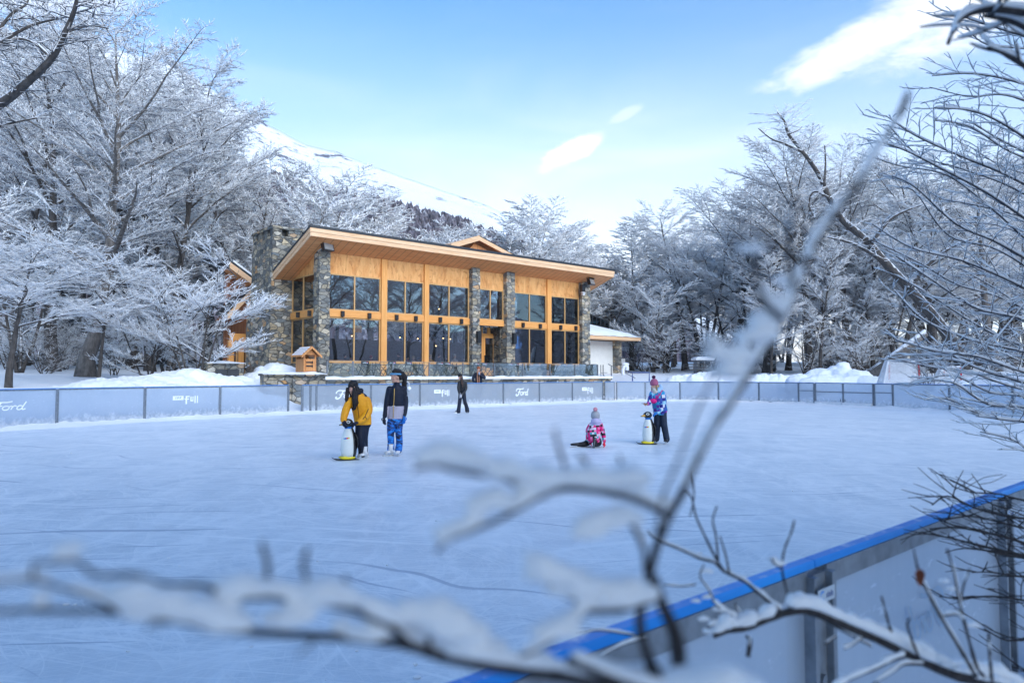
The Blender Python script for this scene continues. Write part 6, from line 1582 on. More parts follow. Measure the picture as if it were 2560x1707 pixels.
# --- kneeling child
p, rz = at_foot(1490, 1118)
f = Fig('person', 'child in a pink chequered jacket kneeling on the ice with back turned', p, rz)
f.head(V3((-.01,.07,.70)), R(180), R(-24), .95)
f.ring([(-.06,.0,.17,.17,.13), (-.06,.0,.30,.168,.135), (-.035,.03,.42,.15,.12), (-.0,.05,.53,.125,.10), (.01,.065,.60,.07,.07)], 'pinkcheck', pri=.01)
f.limb([(.09,.04,.53),(.14,.06,.40),(.175,.06,.24),(.187,.05,.13)], [.062,.057,.05,.038], 'pinkcheck', pri=.01); f.limb([(-.11,.05,.50),(-.18,.12,.38),(-.17,.24,.25),(-.14,.34,.13)], [.06,.055,.046,.036], 'pinkcheck', pri=.01)
f.limb([(-.11,.02,.21),(-.17,.14,.11),(-.26,.02,.07),(-.40,-.04,.06)], [.09,.08,.065,.05], 'blackcloth'); f.limb([(.0,.02,.21),(.06,.15,.10),(.03,-.0,.08),(-.02,-.12,.075)], [.09,.08,.062,.05], 'blackcloth'); f.ring([(-.06,.0,.12,.13,.11),(-.06,.0,.23,.15,.118)], 'blackcloth')
f.limb([(-.06,.0,.585),(-.0,-.03,.59),(.07,.0,.585)], [.06,.075,.06], 'lavender', pri=.03)
f.finish()
f.hand((.189,.05,.13), (.0,-.05,-1), (-1,.2,0), 'coral', .95, .25, 1); f.hand((-.135,.345,.13), (.1,.3,-1), (1,0,0), 'coral', .95, .25, -1)
for h_, (a, b) in enumerate((((-.40,-.04,.07), (-.57,-.08,.065)), ((-.025,-.14,.185), (-.055,-.16,.0)))):
    a, b = V3(a), V3(b); m = MB(f.T); d = (b-a).normalized(); m.tube([a-d*.05, a, a+d*.09, b], [.045,.047,.042,.028], 10, flat=.8); o = m.build('ice_skate', M['skate_black'], f.root, True)
    w_ = V3((0,-.06,-.01)) if h_ else V3((.0,-.02,-.055)); m = MB(f.T); m.bar(a-d*.06+w_, b+d*.02+w_, .006, .03); m.bar(a-d*.03+w_*.5, a-d*.03+w_, .012, .02); m.bar(b-d*.05+w_*.5, b-d*.05+w_, .012, .02); m.build('blade', M['blade'], o)
hd = f.hT
def hat(m): q = lambda x, y, z: hd @ V3((x, y, z)); m.tube([q(0,.01,-.035), q(0,.01,.03), q(0,.012,.085), q(0,.015,.125), q(0,.015,.145)], [.098,.104,.092,.06,.02], 16)
f.cover(hat, 'beanie', 'greyknit', .010); m = MB(f.T); m.ell(hd @ V3((0,.02,.185)), (.05,.05,.048), 12, 9); m.build('pompom', M['pinkpom'], f.root, True)

# --- child with rose hat and second penguin
p, rz = at_foot(1652, 1109)
f = Fig('person', 'child in a blue patterned jacket and rose pompom hat leaning on a penguin aid', p, rz)
f.head(V3((-.135,-.03,1.385)), R(-42), R(12), .97)
f.ring([(.0,.02,.76,.175,.12), (-.02,.02,.88,.17,.125), (-.045,.01,1.02,.165,.12), (-.07,.0,1.14,.165,.115), (-.085,.0,1.235,.13,.095), (-.095,.0,1.29,.075,.07)], 'bluecheck', pri=.01)
f.limb([(-.19,-.02,1.20),(-.235,-.08,1.06),(-.26,-.19,.98),(-.29,-.27,.955)], [.066,.062,.052,.042], 'bluecheck', pri=.01); f.limb([(.05,.0,1.20),(.085,-.02,1.02),(.03,-.12,.86),(-.06,-.20,.755)], [.07,.066,.055,.043], 'bluecheck', pri=.01)
f.limb([(.05,.03,.78),(.075,.0,.48),(.115,.05,.25),(.14,.06,.10)], [.10,.082,.074,.075], 'denim'); f.limb([(-.06,.05,.78),(-.08,.05,.46),(-.09,.12,.24),(-.10,.13,.10)], [.10,.082,.074,.072], 'denim'); f.ring([(.0,.02,.68,.14,.11),(.0,.02,.78,.16,.115)], 'denim')
f.limb([(-.04,.05,1.26),(.0,.07,1.33),(.005,.06,1.38)], [.075,.07,.04], 'paleblue', pri=.02); f.limb([(-.13,-.05,1.275),(-.12,-.07,1.25)], [.06,.055], 'cream', pri=.02)
f.finish(); f.face()
f.skate((.10,-.10,0), (.15,.08,0), 'skate_black'); f.skate((-.16,.03,0), (-.09,.17,0), 'skate_black')
f.hand((-.295,-.28,.955), (-.55,-.6,-.15), (.2,-.1,1), 'skin', .92, .45, -1, 'hand'); f.hand((-.065,-.205,.75), (-.75,-.3,-.35), (-.2,.1,-1), 'glove_blue', .95, .55, 1)
hd = f.hT
def hat(m): q = lambda x, y, z: hd @ V3((x, y, z)); m.tube([q(0,.0,.012), q(0,.004,.05), q(0,.01,.10), q(0,.014,.145), q(0,.014,.175)], [.096,.102,.094,.066,.02], 16)
f.cover(hat, 'beanie', 'rose', .010); m = MB(f.T); m.ell(hd @ V3((0,.02,.205)), (.045,.045,.042), 12, 9); m.build('pompom', M['plum'], f.root, True)
def hair(m):
    q = lambda x, y, z: hd @ V3((x, y, z)); m.tube([q(.07,.0,.01), q(.082,-.02,-.06), q(.08,-.04,-.13)], [.02,.022,.012], 7); m.tube([q(-.07,.0,.01), q(-.08,-.02,-.06), q(-.075,-.04,-.12)], [.02,.02,.012], 7); m.tube([q(0,.08,.0), q(0,.09,-.08), q(0,.08,-.15)], [.05,.05,.03], 8)
f.cover(hair, 'hair', 'hair_fair', .008)
m = MB(f.T); m.tube([(.04,-.09,1.27),(-.02,-.135,1.15),(-.10,-.155,1.06)], .016, 6, flat=.5); m.tube([(.04,-.09,1.27),(.06,.05,1.27),(-.02,.12,1.15)], .014, 6, flat=.5); st = m.build('bag_strap', M['magenta'], f.root, True)
m = MB(f.T); m.ell((-.165,-.17,1.02), (.085,.05,.058), 14, 9); m.build('shoulder_bag', M['magenta'], f.root, True)
ph = MB(f.T @ Matrix.Translation((-.355,-.345,.965)) @ Matrix.Rotation(R(20), 4, 'Z')); ph.box(-.075,.075,-.036,.036,0,.009); o = ph.build('phone', M['black']); tag(o, 'dark phone in the hand of the child with the rose hat', 'phone')

# --- skater in black near the far boards
p, rz = at_foot(1155, 1032.5)
f = Fig('person', 'skater all in black with a beanie and white gloves near the far boards', p, rz, .012)
f.head(V3((-.08,-.03,1.545)), R(-62), R(14), 1.0)
f.ring([(.0,.02,.84,.155,.12), (.0,.02,.98,.165,.13), (.005,.01,1.14,.168,.13), (.0,.0,1.28,.165,.12), (-.02,.0,1.38,.10,.09)], 'puffer', pri=.01)
f.limb([(-.12,-.03,1.30),(-.15,-.08,1.08),(-.12,-.17,.90),(-.09,-.22,.82)], [.072,.07,.058,.046], 'puffer', pri=.01); f.limb([(.14,.0,1.30),(.165,-.04,1.08),(.09,-.15,.90),(-.01,-.22,.80)], [.072,.07,.058,.046], 'puffer', pri=.01)
f.limb([(-.06,.02,.86),(-.10,-.04,.50),(-.13,.0,.26),(-.155,.0,.07)], [.095,.078,.082,.095], 'navy'); f.limb([(.07,.04,.86),(.12,.0,.50),(.19,.08,.28),(.225,.10,.09)], [.095,.078,.082,.095], 'navy'); f.ring([(.0,.02,.76,.135,.105),(.0,.02,.88,.15,.115)], 'navy')
f.finish(); f.face(); f.skate((-.29,-.06,0), (-.12,.0,0), 'skate_black'); f.skate((.21,-.04,.0), (.26,.13,.0), 'skate_black')
f.hand((-.085,-.23,.815), (.1,-.2,-1), (1,0,0), 'glove_white', 1.05, .5, -1); f.hand((-.015,-.23,.79), (-.4,-.1,-1), (-1,.2,0), 'glove_white', 1.05, .5, 1)
hd = f.hT
def hat(m): q = lambda x, y, z: hd @ V3((x, y, z)); m.tube([q(0,.0,.02), q(0,.004,.06), q(0,.012,.11), q(0,.016,.145), q(0,.016,.16)], [.096,.103,.092,.06,.02], 16)
f.cover(hat, 'beanie', 'blackcloth', .010)
def hair(m):
    q = lambda x, y, z: hd @ V3((x, y, z)); a = q(.06,.06,.0); b = q(-.06,.07,.0)
    for s_, a in ((0, q(.06,.05,.0)), (1, q(-.05,.08,.0)), (2, q(.0,.09,.0)), (3, q(.085,.0,.0))): m.tube([a, a+V3((.015,-.02,-.14)), a+V3((.03,-.06,-.30)), a+V3((.03,-.08,-.46+s_*.04))], [.034,.038,.034,.012], 8)
f.cover(hair, 'hair', 'hair_brown', .010)

# --- spectator behind the boards
sp_ = pix(1197, 950, 37.9); g = hz((sp_.x, sp_.y)); p = V3((sp_.x, sp_.y, g+.12)); rz = -math.atan2(p.x, p.y)
zt = pix(1197, 915.5, 37.9).z-p.z; k = zt/1.80
f = Fig('person', 'spectator in a rust beanie and long camel scarf watching from behind the boards', p, rz, .013)
sc = lambda L: [tuple(v*k for v in q) for q in L]
f.head(V3((-.01*k,-.02,1.63*k)), R(-15), R(4), 1.04*k)
f.ring(sc([(0,.02,.80,.19,.14), (0,.02,1.0,.20,.15), (0,.01,1.20,.215,.15), (0,.0,1.36,.205,.13), (0,.0,1.46,.11,.10)]), 'navy', pri=.01)
f.limb(sc([(-.17,0,1.38),(-.30,-.02,1.18),(-.31,-.14,1.02),(-.24,-.22,.97)]), [.085*k,.085*k,.07*k,.055*k], 'navy', pri=.01); f.limb(sc([(.17,0,1.38),(.32,-.03,1.18),(.22,-.18,1.20),(.07,-.25,1.31)]), [.085*k,.085*k,.07*k,.05*k], 'navy', pri=.01)
for sg in (-1, 1): f.limb(sc([(sg*.09,.02,.85),(sg*.10,.0,.45),(sg*.10,.02,.12)]), [.11*k,.085*k,.07*k], 'blackcloth'); f.limb(sc([(sg*.10,.06,.05),(sg*.10,-.14,.045)]), [.055*k,.045*k], 'skate_black')
f.finish(); f.face()
f.hand(V3((.06,-.26,1.32))*k, (-.5,-.2,.7), (-.3,.9,0), 'skin', 1.0*k, .8, 1, 'hand'); f.hand(V3((-.24,-.23,.97))*k, (.6,-.6,-.3), (0,-.4,-1), 'navy', 1.0*k, .6, -1)
hd = f.hT
def hat(m): q = lambda x, y, z: hd @ V3((x*k, y*k, z*k)); m.tube([q(0,.0,.02), q(0,.004,.06), q(0,.012,.11), q(0,.016,.15), q(0,.016,.165)], [.10*k,.108*k,.098*k,.06*k,.02*k], 16)
f.cover(hat, 'beanie', 'rust', .012)
def scf(m):
    q = lambda x, y, z: V3((x*k, y*k, z*k)); m.tube([q(.10*math.cos(t), .0+.10*math.sin(t), 1.47+.02*math.sin(2*t)) for t in [2*math.pi*i/14 for i in range(15)]], .048*k, 8)
    m.tube([q(-.07,-.11,1.46), q(-.085,-.16,1.25), q(-.075,-.17,1.0), q(-.08,-.15,.80)], [.05*k,.055*k,.055*k,.05*k], 8, flat=.6); m.tube([q(.03,-.11,1.46), q(.02,-.17,1.25), q(.015,-.175,1.05), q(.01,-.16,.86)], [.045*k,.05*k,.05*k,.045*k], 8, flat=.6)
f.cover(scf, 'scarf', 'scarf', .013)
q = p+Matrix.Rotation(rz, 3, 'Z') @ V3((.02*k,-.31*k,1.40*k)); m = MB(Matrix.Translation(q)); m.lathe([(.028,-.07), (.036,.05), (.038,.055), (.03,.075)], 14); o = m.build('drink_cup', M['paleblue'], None, True); tag(o, 'small cup held up by the spectator with the scarf', 'cup')

# --- guests at the tables just inside the windows
M['maroon'] = cloth('maroon_jumper', (.22,.02,.05)); M['mauve'] = cloth('mauve_jumper', (.42,.22,.36)); M['oat'] = cloth('oat_hood', (.40,.35,.30)); M['whitecoat'] = cloth('white_coat', (.55,.56,.6)); M['teal'] = cloth('teal_coat', (.05,.22,.24)); M['mustard'] = cloth('mustard_coat', (.55,.28,.04))
guests = [(863, 892, 'blackcloth', 'hair_dark', 'dark-haired guest in black behind the first window left of the balustrade'), (877, 897, 'whitecoat', 'hair_dark', 'guest in a white coat behind the left window'), (928, 896, 'maroon', 'maroon', 'guest in a maroon jumper seen from behind at the left window'), (996, 890, 'blackcloth', 'hair_dark', 'guest in a dark cap behind the second window bay'), (1019, 897, 'mauve', 'hair_dark', 'guest in a mauve jumper behind the second window bay'), (1033, 898, 'oat', 'hair_fair', 'fair-haired guest right of the one in mauve'), (1048, 899, 'teal', 'hair_brown', 'guest in a teal coat beside the second timber post'),
  (1076, 894, 'mustard', 'hair_fair', 'guest in mustard just right of the second timber post'), (1097, 892, 'blackcloth', 'hair_brown', 'guest in black behind the third window bay'), (1118, 897, 'navy', 'hair_dark', 'guest in navy beside the middle mullion of the third bay'), (1137, 893, 'oat', 'oat', 'hooded guest in oat colours left of the entrance'), (1213, 886, 'blackcloth', 'hair_dark', 'dark figure behind the glass of the entrance door'), (1300, 888, 'puffer', 'hair_dark', 'guest in dark clothes right of the entrance, left of the screen'), (1310, 902, 'whitecoat', 'hair_brown', 'guest in a white coat right of the entrance'), (1348, 903, 'teal', 'hair_fair', 'fair-haired child right of the white-coated guest'), (1359, 899, 'navy', 'hair_dark', 'guest in navy at the third timber post'), (1390, 893, 'blackcloth', 'greyknit', 'guest in a pale cap at the right end window'), (1429, 894, 'puffer', 'navy', 'guest in a dark cap near the right corner pier'), (1446, 898, 'navy', 'hair_dark', 'dark-haired guest closest to the right corner pier')]
for i, (px, py, coat, hr, label) in enumerate(guests):
    inner = 36.3 if px != 1213 else 37.6
    h_ = pv(px, py-3, inner); zf = FL; T0 = RU @ Matrix.Translation((h_.x, inner, zf)); hz_ = h_.z-zf; P_ = T0.to_translation()
    rr = random.Random(i+40); yaw = R(40)+rr.uniform(-1.5, 1.5); stand = px == 1213
    f = Fig('person', label, P_, yaw, .02)
    f.blob((0,-.0,hz_+.0), (.088,.105,.125), 'skin'); f.blob((0,.02,hz_+.035), (.098,.105,.11), hr, .02); f.limb([(0,.02,hz_-.08),(0,.03,hz_-.2)], [.06,.07], 'skin'); f.blob((0,-.105,hz_-.02), .02, 'skin')
    f.ring([(0,.05,hz_-.85,.17,.13), (0,.04,hz_-.55,.19,.14), (0,.03,hz_-.33,.21,.13), (0,.03,hz_-.19,.09,.08)], coat, 14, .01)
    for sg in (-1, 1):
        f.limb([(sg*.20,.03,hz_-.32),(sg*.27,-.02,hz_-.58),(sg*.15,-.26,hz_-.60)], [.07,.06,.045], coat, 8); f.blob((sg*.12,-.32,hz_-.59), (.035,.06,.03), 'skin')
        if stand: f.limb([(sg*.09,.05,hz_-.8),(sg*.10,.02,.45),(sg*.10,.03,.06)], [.11,.08,.06], 'blackcloth', 8)
        else: f.limb([(sg*.10,.05,hz_-.82),(sg*.12,-.36,hz_-.82),(sg*.12,-.40,max(.06,hz_-1.25))], [.10,.075,.055], 'blackcloth', 8)
    f.finish()
M['bench_wood'] = simple('bench_wood', (.12,.07,.04), .5)
m = MB(RU); m.box(17, 24.8, 36.1, 36.6, FL+.62, FL+.68)
for x in (17.2, 20.8, 24.6): m.box(x-.05, x+.05, 36.15, 36.55, FL, FL+.62)
o = m.build('bench', M['bench_wood']); tag(o, 'long dark bench inside the windows left of the entrance', 'bench')
m = MB(RU); m.box(29, 35.6, 36.1, 36.6, FL+.62, FL+.68)
for x in (29.2, 32.2, 35.4): m.box(x-.05, x+.05, 36.15, 36.55, FL, FL+.62)
o = m.build('bench', M['bench_wood']); tag(o, 'long dark bench inside the windows right of the entrance', 'bench')
# ---------------------------------------------------------------- terrace: wall, balustrade, chairs, tables
TV = 31.3
ta, tb = pv(818, 944, TV).x, pv(1496, 943, TV).x
tw = thing('terrace', 'raised stone-faced terrace in front of the lodge windows', 'terrace', W(ta, TV, 0), R(40))
m = MB(RU); m.box(ta-.6, tb+.9, TV-.28, TV+.35, -.2, FL-.16); m.box(ta-.7, tb+1.0, TV-.34, TV+.4, FL-.158, FL-.02); m.build('retaining_wall', M['stone_wall'], tw)
m = MB(RU); m.box(ta-.6, tb+.9, TV+.352, FV-.03, -.2, FL-.02); m.build('paved_floor', M['grey_wall'], tw)
m = MB(RU); nn = 160; V = []; F = []
for i in range(nn+1):
    u = ta-.7+(tb-ta+1.7)*i/nn; h_ = .10+.07*mnoise.noise((u*1.4, 1, 1))+.05*mnoise.noise((u*5, 2, 1)); h_ = max(h_, .03)
    for y, z in ((TV-.40-.04*mnoise.noise((u*3, 7, 1)), -.05), (TV-.36, h_*.7), (TV-.18, h_), (TV+.1, h_*1.05), (TV+.55, h_*.55), (TV+1.4+.5*mnoise.noise((u, 3, 3)), -.03)): V.append((u, y, FL+z))
for i in range(nn):
    for j in range(5): a = i*6+j; F.append((a, a+6, a+7, a+1))
m.add(V, F); m.build('snow', M['snow'], tw, True)
bal = thing('balustrade', 'glass balustrade with steel posts along the snowy terrace edge', 'balustrade', W(ta, TV, FL), R(40))
pu_ = [pv(x, 920, TV).x for x in (818, 882, 982, 1073, 1157, 1235, 1307, 1375, 1437, 1494)]
zt = 2.31
for i, u in enumerate(pu_):
    m = MB(RU); m.box(u-.035, u+.035, TV-.03, TV+.03, FL, zt+.0); m.build('post', M['steel_dark'], bal)
for a, b in zip(pu_, pu_[1:]):
    m = MB(RU); m.box(a+.045, b-.045, TV-.008, TV+.008, FL+.06, zt); m.build('glass_panel', M['rail_glass'], bal)
m = MB(RU); m.box(tb-.008, tb+.008, TV+.05, TV+1.6, FL+.06, zt); m.build('glass_panel', M['rail_glass'], bal)
m = MB(RU)
for a, b in zip(pu_, pu_[1:]): m.box(a+.036, b-.036, TV-.014, TV+.014, zt+.001, zt+.014)
m.build('glass_edge', M['steel_dark'], bal)

def chair_parts(root, T, panel=True):
    m = MB(T)
    for x in (-.2, .2): m.bar((x, -.22, 0), (x, .2, .46), .028, .022); m.bar((x*.9, .22, 0), (x*.9, -.2, .46), .028, .022)
    m.build('folding_leg', M['black'], root)
    m = MB(T)
    for k in range(6): m.box(-.2, .2, -.2+k*.07, -.15+k*.07, .455, .475)
    m.build('seat', M['charcoal'], root)
    m = MB(T)
    for x in (-.2, .2): m.bar((x, .2, .45), (x, .26, .86), .028, .022)
    for k in range(7): m.bar((-.16+k*.053, .215, .50), (-.16+k*.053, .245, .72), .014, .012)
    m.bar((-.2, .215, .50), (.2, .215, .50), .02, .02)
    b = m.build('backrest', M['black'], root)
    if panel:
        p = MB(T); p.prism([(-.23, .232, .70), (.23, .232, .70), (.23, .262, .90), (-.23, .262, .90)], (0, .022, 0)); bp = p.build('printed_back', M['charcoal'], b)
        # round tricolour emblem and short white word on the rear of the back (faces the rink)
        return bp
    return b
def emblem(T, bp, flip):
    y = .262+.024 if not flip else .228
    sgn = 1
    for (z0, z1, mt) in ((.0, .045, 'coral'), (-.012, .0, 'print_white'), (-.045, -.012, 'band')):
        m = MB(T); V = []
        for z in (z0, (z0+z1)/2, z1):
            w_ = math.sqrt(max(0, .046**2-z*z)); V += [(-.13-w_, y, .805+z), (-.13+w_, y, .805+z)]
        m.add(V, [(0, 1, 3, 2), (2, 3, 5, 4)]); m.build('emblem', M[mt], bp)
    m = MB(T)
    L = {'p': [[(0,-.4),(0,.6)], [(0,.6),(.5,.6),(.5,.1),(0,.1)]], 'e': [[(0,.33),(.5,.33),(.5,.6),(0,.6),(0,0),(.5,0)]], 's': [[(.5,.6),(0,.6),(0,.3),(.5,.3),(.5,0),(0,0)]], 'i': [[(.15,0),(.15,.6)]]}
    x = -.065
    for ch in 'pepsi':
        for P in L[ch]:
            for a, b in zip(P, P[1:]): m.bar((x+a[0]*.055, y, .79+a[1]*.06), (x+b[0]*.055, y, .79+b[1]*.06), .010, .004, 0, (0, 1, 0))
        x += .048 if ch != 'i' else .02
    m.build('printed_word', M['print_white'], bp)
cx = [(905, 0), (975, 1), (1014, 1), (1094, 1), (1112, 1), (1184, 1), (1203, 1), (1268, 1), (1284, 1), (1334, 1), (1352, 1), (1402, 1), (1418, 1), (1478, 1)]
for i, (px, pn) in enumerate(cx):
    u = pv(px, 912, TV+.75).x; rr = random.Random(i); a = R(180)+rr.uniform(-.15, .15)
    loc = W(u, TV+.75, FL); root = thing('folding_chair', 'black folding chair with a dark back panel standing behind the balustrade', 'chair', loc, R(40)+a, 'terrace chairs with dark back panels'); T = Matrix.Translation(loc) @ Matrix.Rotation(R(40)+a, 4, 'Z')
    bp = chair_parts(root, T, True); emblem(T, bp, False)
for i, px in enumerate((925, 945, 1035, 1055, 1130, 1150, 1225, 1245, 1310, 1318, 1370, 1385, 1440, 1455)):
    u = pv(px, 912, TV+1.9).x; rr = random.Random(i+99); a = rr.uniform(-.3, .3)+(0 if i % 2 else R(180)); loc = W(u, TV+1.8+rr.uniform(0, .4), FL); root = thing('folding_chair', 'plain black slatted folding chair among the terrace tables', 'chair', loc, R(40)+a, 'plain slatted terrace chairs'); T = Matrix.Translation(loc) @ Matrix.Rotation(R(40)+a, 4, 'Z'); chair_parts(root, T, False)
for i, px in enumerate((915, 958, 996, 1050, 1104, 1140, 1193, 1256, 1300, 1343, 1392, 1425, 1465)):
    u = pv(px, 912, TV+1.35).x; loc = W(u, TV+1.32, FL); root = thing('folding_table', 'black folding table with crossed legs on the terrace', 'table', loc, R(40), 'terrace tables'); T = Matrix.Translation(loc) @ Matrix.Rotation(R(40), 4, 'Z')
    m = MB(T); m.box(-.36, .36, -.34, .34, .70, .725); m.build('tabletop', M['black'], root)
    for y in (-.26, .26): m = MB(T); m.bar((-.32, y, 0), (.32, y, .70), .03, .025); m.bar((.32, y+.03, 0), (-.32, y+.03, .70), .03, .025); m.build('folding_leg', M['black'], root)

# ---------------------------------------------------------------- low walls, hut, wood box, snow heaps
def rough_wall(label, u0, u1, v0, v1, z0, z1, seed, snow=.12, name='stone_wall', pil=None):
    root = thing(name, label, 'wall', W((u0+u1)/2, (v0+v1)/2, z0), R(40)); m = MB(RU); rnd = random.Random(seed); n = max(3, int((u1-u0)/.3)); k = max(2, int((z1-z0)/.25)); 
    V = [[None]*(k+1) for _ in range(n+1)]
    rings = []
    for j in range(k+1):
        z = z0+(z1-z0)*j/k; row = [(u0+(u1-u0)*i/n, v0+rnd.uniform(-.03, .03), z) for i in range(n+1)]+[(u0+(u1-u0)*i/n, v1+rnd.uniform(-.03, .03), z) for i in range(n, -1, -1)]; rings.append(row)
    m.loft(rings)
    if pil: m.box(pil[0], pil[1], v0-.14, v0-.04, z0, z1-.14)
    m.box(u0-.06, u1+.06, v0-.16 if pil else v0-.06, v1+.06, z1-.002, z1+.07); m.build('masonry', M['stone'], root)
    if snow:
        s = MB(RU); nn = max(8, int((u1-u0)*6)); VV = []; FF = []
        for i in range(nn+1):
            u = u0-.06+(u1-u0+.12)*i/nn; e = min(1, min(i, nn-i)/3)
            for y, zz in ((v0-.07, .0), (v0-.0, .75), ((v0+v1)/2, 1.0), (v1, .75), (v1+.07, 0)): VV.append((u, y, z1+.068+snow*zz*(.3+.7*e)*(1+.5*mnoise.noise((u*1.7, y, seed)))))
        for i in range(nn):
            for j in range(4): a = i*5+j; FF.append((a, a+5, a+6, a+1))
        s.add(VV, FF); s.build('snow', M['snow'], root, True)
    return root
WV = 29.9
a, b = pv(660, 940, WV).x, pv(814, 940, WV).x; zt_ = fz(740, 935, WV)
rough_wall('low stone wall below the wooden hut, seen through the open gate gap', a, b, WV, WV+.5, -.1, zt_-.07, 3, .10, pil=(pv(729, 960, WV).x, pv(757, 960, WV).x))
BV = 32.0
a, b = pv(520, 930, BV).x, pv(610, 930, BV).x; zt_ = fz(565, 908, BV)
wb = rough_wall('stone wood store with dark metal doors left of the chimney', a, b, BV, BV+1.1, .3, zt_-.07, 5, .12, 'wood_store')
d0, d1 = pv(538, 930, BV-.05).x, pv(597, 930, BV-.05).x; dz1 = fz(565, 923, BV-.05)
for x0, x1 in ((d0, (d0+d1)/2-.01), ((d0+d1)/2+.01, d1)):
    m = MB(RU); m.box(x0, x1, BV-.10, BV-.045, .5, dz1); dd = m.build('door', M['charcoal'], wb)
m = MB(RU); m.bar(((d0+d1)/2-.12, BV-.14, dz1-.3), ((d0+d1)/2+.12, BV-.14, dz1-.3), .03, .03); m.box((d0+d1)/2-.02, (d0+d1)/2+.02, BV-.15, BV-.102, dz1-.32, dz1-.28); m.build('handle', M['steel'], dd)
# firewood beside it
for i, (px, py) in enumerate(((616, 921), (622, 917), (628, 921), (619, 926), (626, 926))):
    q = pv(px, py, BV+1.2); m = MB(RU); m.tube([(q.x-.05, q.y-.35, q.z), (q.x+.1, q.y+.35, q.z+.02)], [.085, .08], 7); o = m.build('firewood_log', M['bark']); tag(o, 'short firewood log heaped beside the stone wood store', 'log', 'firewood heap')
# wooden hut with gable roof
hv = 30.25
h0, h1 = pv(760, 900, hv).x, pv(791, 900, hv).x; hp = fz(776, 868, hv); he = fz(778, 887, hv); hb = fz(776, 930, hv)
hd_ = .95; hut = thing('wooden_hut', 'small cedar hut with gable roof and latched door beside the corner pier', 'hut', W((h0+h1)/2, hv+.4, hb), R(40))
mid = (h0+h1)/2; opz = fz(776, 897, hv)
m = MB(RU); m.box(h0, h1, hv+.02, hv+hd_, hb, opz); 
for x in (h0, h1-.07): m.box(x, x+.07, hv+.02, hv+.09, opz+.001, he); m.box(x, x+.07, hv+hd_-.07, hv+hd_, opz+.001, he)
m.box(h0, h1, hv+hd_-.03, hv+hd_-.001, opz+.001, he); m.prism([(h0, hv+.02, he+.001), (h1, hv+.02, he+.001), (mid, hv+.02, hp-.06)], (0, hd_-.02, 0)); m.build('body', M['hut_wood'], hut)
m = MB(RU); m.box(h0+.08, h1-.08, hv-.02, hv+.018, hb+.05, opz-.02); dr = m.build('door', M['hut_wood'], hut)
for z in (opz-.16, hb+.28): m = MB(RU); m.box(h0+.09, h0+.42, hv-.04, hv-.022, z-.03, z+.03); m.box(h0+.36, h0+.40, hv-.055, hv-.041, z-.06, z+.06); m.build('hinge', M['black'], dr)
for sg in (-1, 1):
    e = (h0-.20) if sg < 0 else (h1+.20); ez_ = he-.10
    m = MB(RU); n_ = 5
    for k in range(n_):
        s0, s1 = k/n_, (k+1)/n_-.02; A = lambda s: (mid+(e-mid)*s, hp+(ez_-hp)*s)
        (x0, z0), (x1, z1) = A(s0), A(s1); m.prism([(x0, hv-.16, z0+.0), (x1, hv-.16, z1+.0), (x1, hv-.16, z1+.05), (x0, hv-.16, z0+.05)], (0, hd_+.3, 0))
    rf = m.build('roof', M['hut_wood'], hut)
    m = MB(RU); m.prism([(mid, hv-.20, hp-.06), (e, hv-.20, ez_-.06), (e, hv-.20, ez_+.052), (mid, hv-.20, hp+.052)], (0, .038, 0)); m.build('rake_board', M['hut_wood'], rf)
    if sg < 0:
        m = MB(RU)
        for k in range(4):
            s0, s1 = .12+k*.22, .24+k*.22; (x0, z0), (x1, z1) = A(s0), A(s1); m.prism([(x0, hv-.1, z0+.053), (x1, hv-.1, z1+.053), (x1, hv-.1, z1+.08), (x0, hv-.1, z0+.08)], (0, hd_+.2, 0))
        m.build('snow', M['snow'], rf)
# heaps of cleared snow
def heap(label, blobs, seed, name='snow_heap', amp=.16):
    m = MB(); 
    for c, r in blobs: m.ell(c, r, 20, 14)
    o = fuse(m, name, [M['snow']], None, None, None, .065)
    me = o.data; co = np.empty(len(me.vertices)*3); me.vertices.foreach_get('co', co); co = co.reshape(-1, 3)
    for i in range(len(co)):
        p = Vector(co[i]); co[i] += np.array([0, 0, 1])*amp*(mnoise.noise(p*1.1)+.5*mnoise.noise(p*2.7)+.35*mnoise.noise(p*6.5)+.22*abs(mnoise.noise(p*11)))+np.array([1, .3, 0])*amp*.6*mnoise.noise(p*1.9+Vector((4, 4, 4)))
    me.vertices.foreach_set('co', co.ravel()); me.update(); tag(o, label, 'snow heap'); return o
def hb_(px, py, Y, rx, ry, rz): p = pix(px, py, Y); return ((p.x, p.y, p.z-rz), (rx, ry, rz))
heap('cleared snow heap between the wood store and the wooden hut', [hb_(690, 908, 33.2, 1.1, .9, 1.2), hb_(655, 916, 33.0, .9, .9, 1.0), hb_(720, 915, 33.4, .9, .8, .9), hb_(632, 932, 32.4, .7, .8, .9), hb_(660, 948, 31.2, 1.2, .7, .9)], 1)
heap('long low snow bank behind the boards at left', [hb_(470, 922, 30.5, 2.2, 1.1, 1.0), hb_(400, 934, 29.6, 2.6, 1.1, .9), hb_(330, 946, 28.6, 2.8, 1.1, .8), hb_(560, 938, 31.3, 2.0, .9, .9), hb_(620, 952, 31.0, 1.2, .7, .7), hb_(250, 955, 27.6, 2.5, 1.0, .6), hb_(500, 940, 30.4, 2.6, 1.0, .8)], 2)
heap('tall rounded snow heap behind the wide double gate', [hb_(2050, 920, 40.5, 1.2, .9, .9), hb_(2105, 916, 40, .9, .8, .9), hb_(2106, 905, 40, .42, .4, .4), hb_(2085, 912, 40.2, .5, .5, .6), hb_(2140, 925, 39.5, 1.1, .8, .8), hb_(2175, 940, 38.5, 1.2, .8, .6), hb_(2010, 935, 40.5, 1.2, .8, .7), hb_(2090, 935, 38.8, 2.2, .7, .6)], 3, amp=.13)
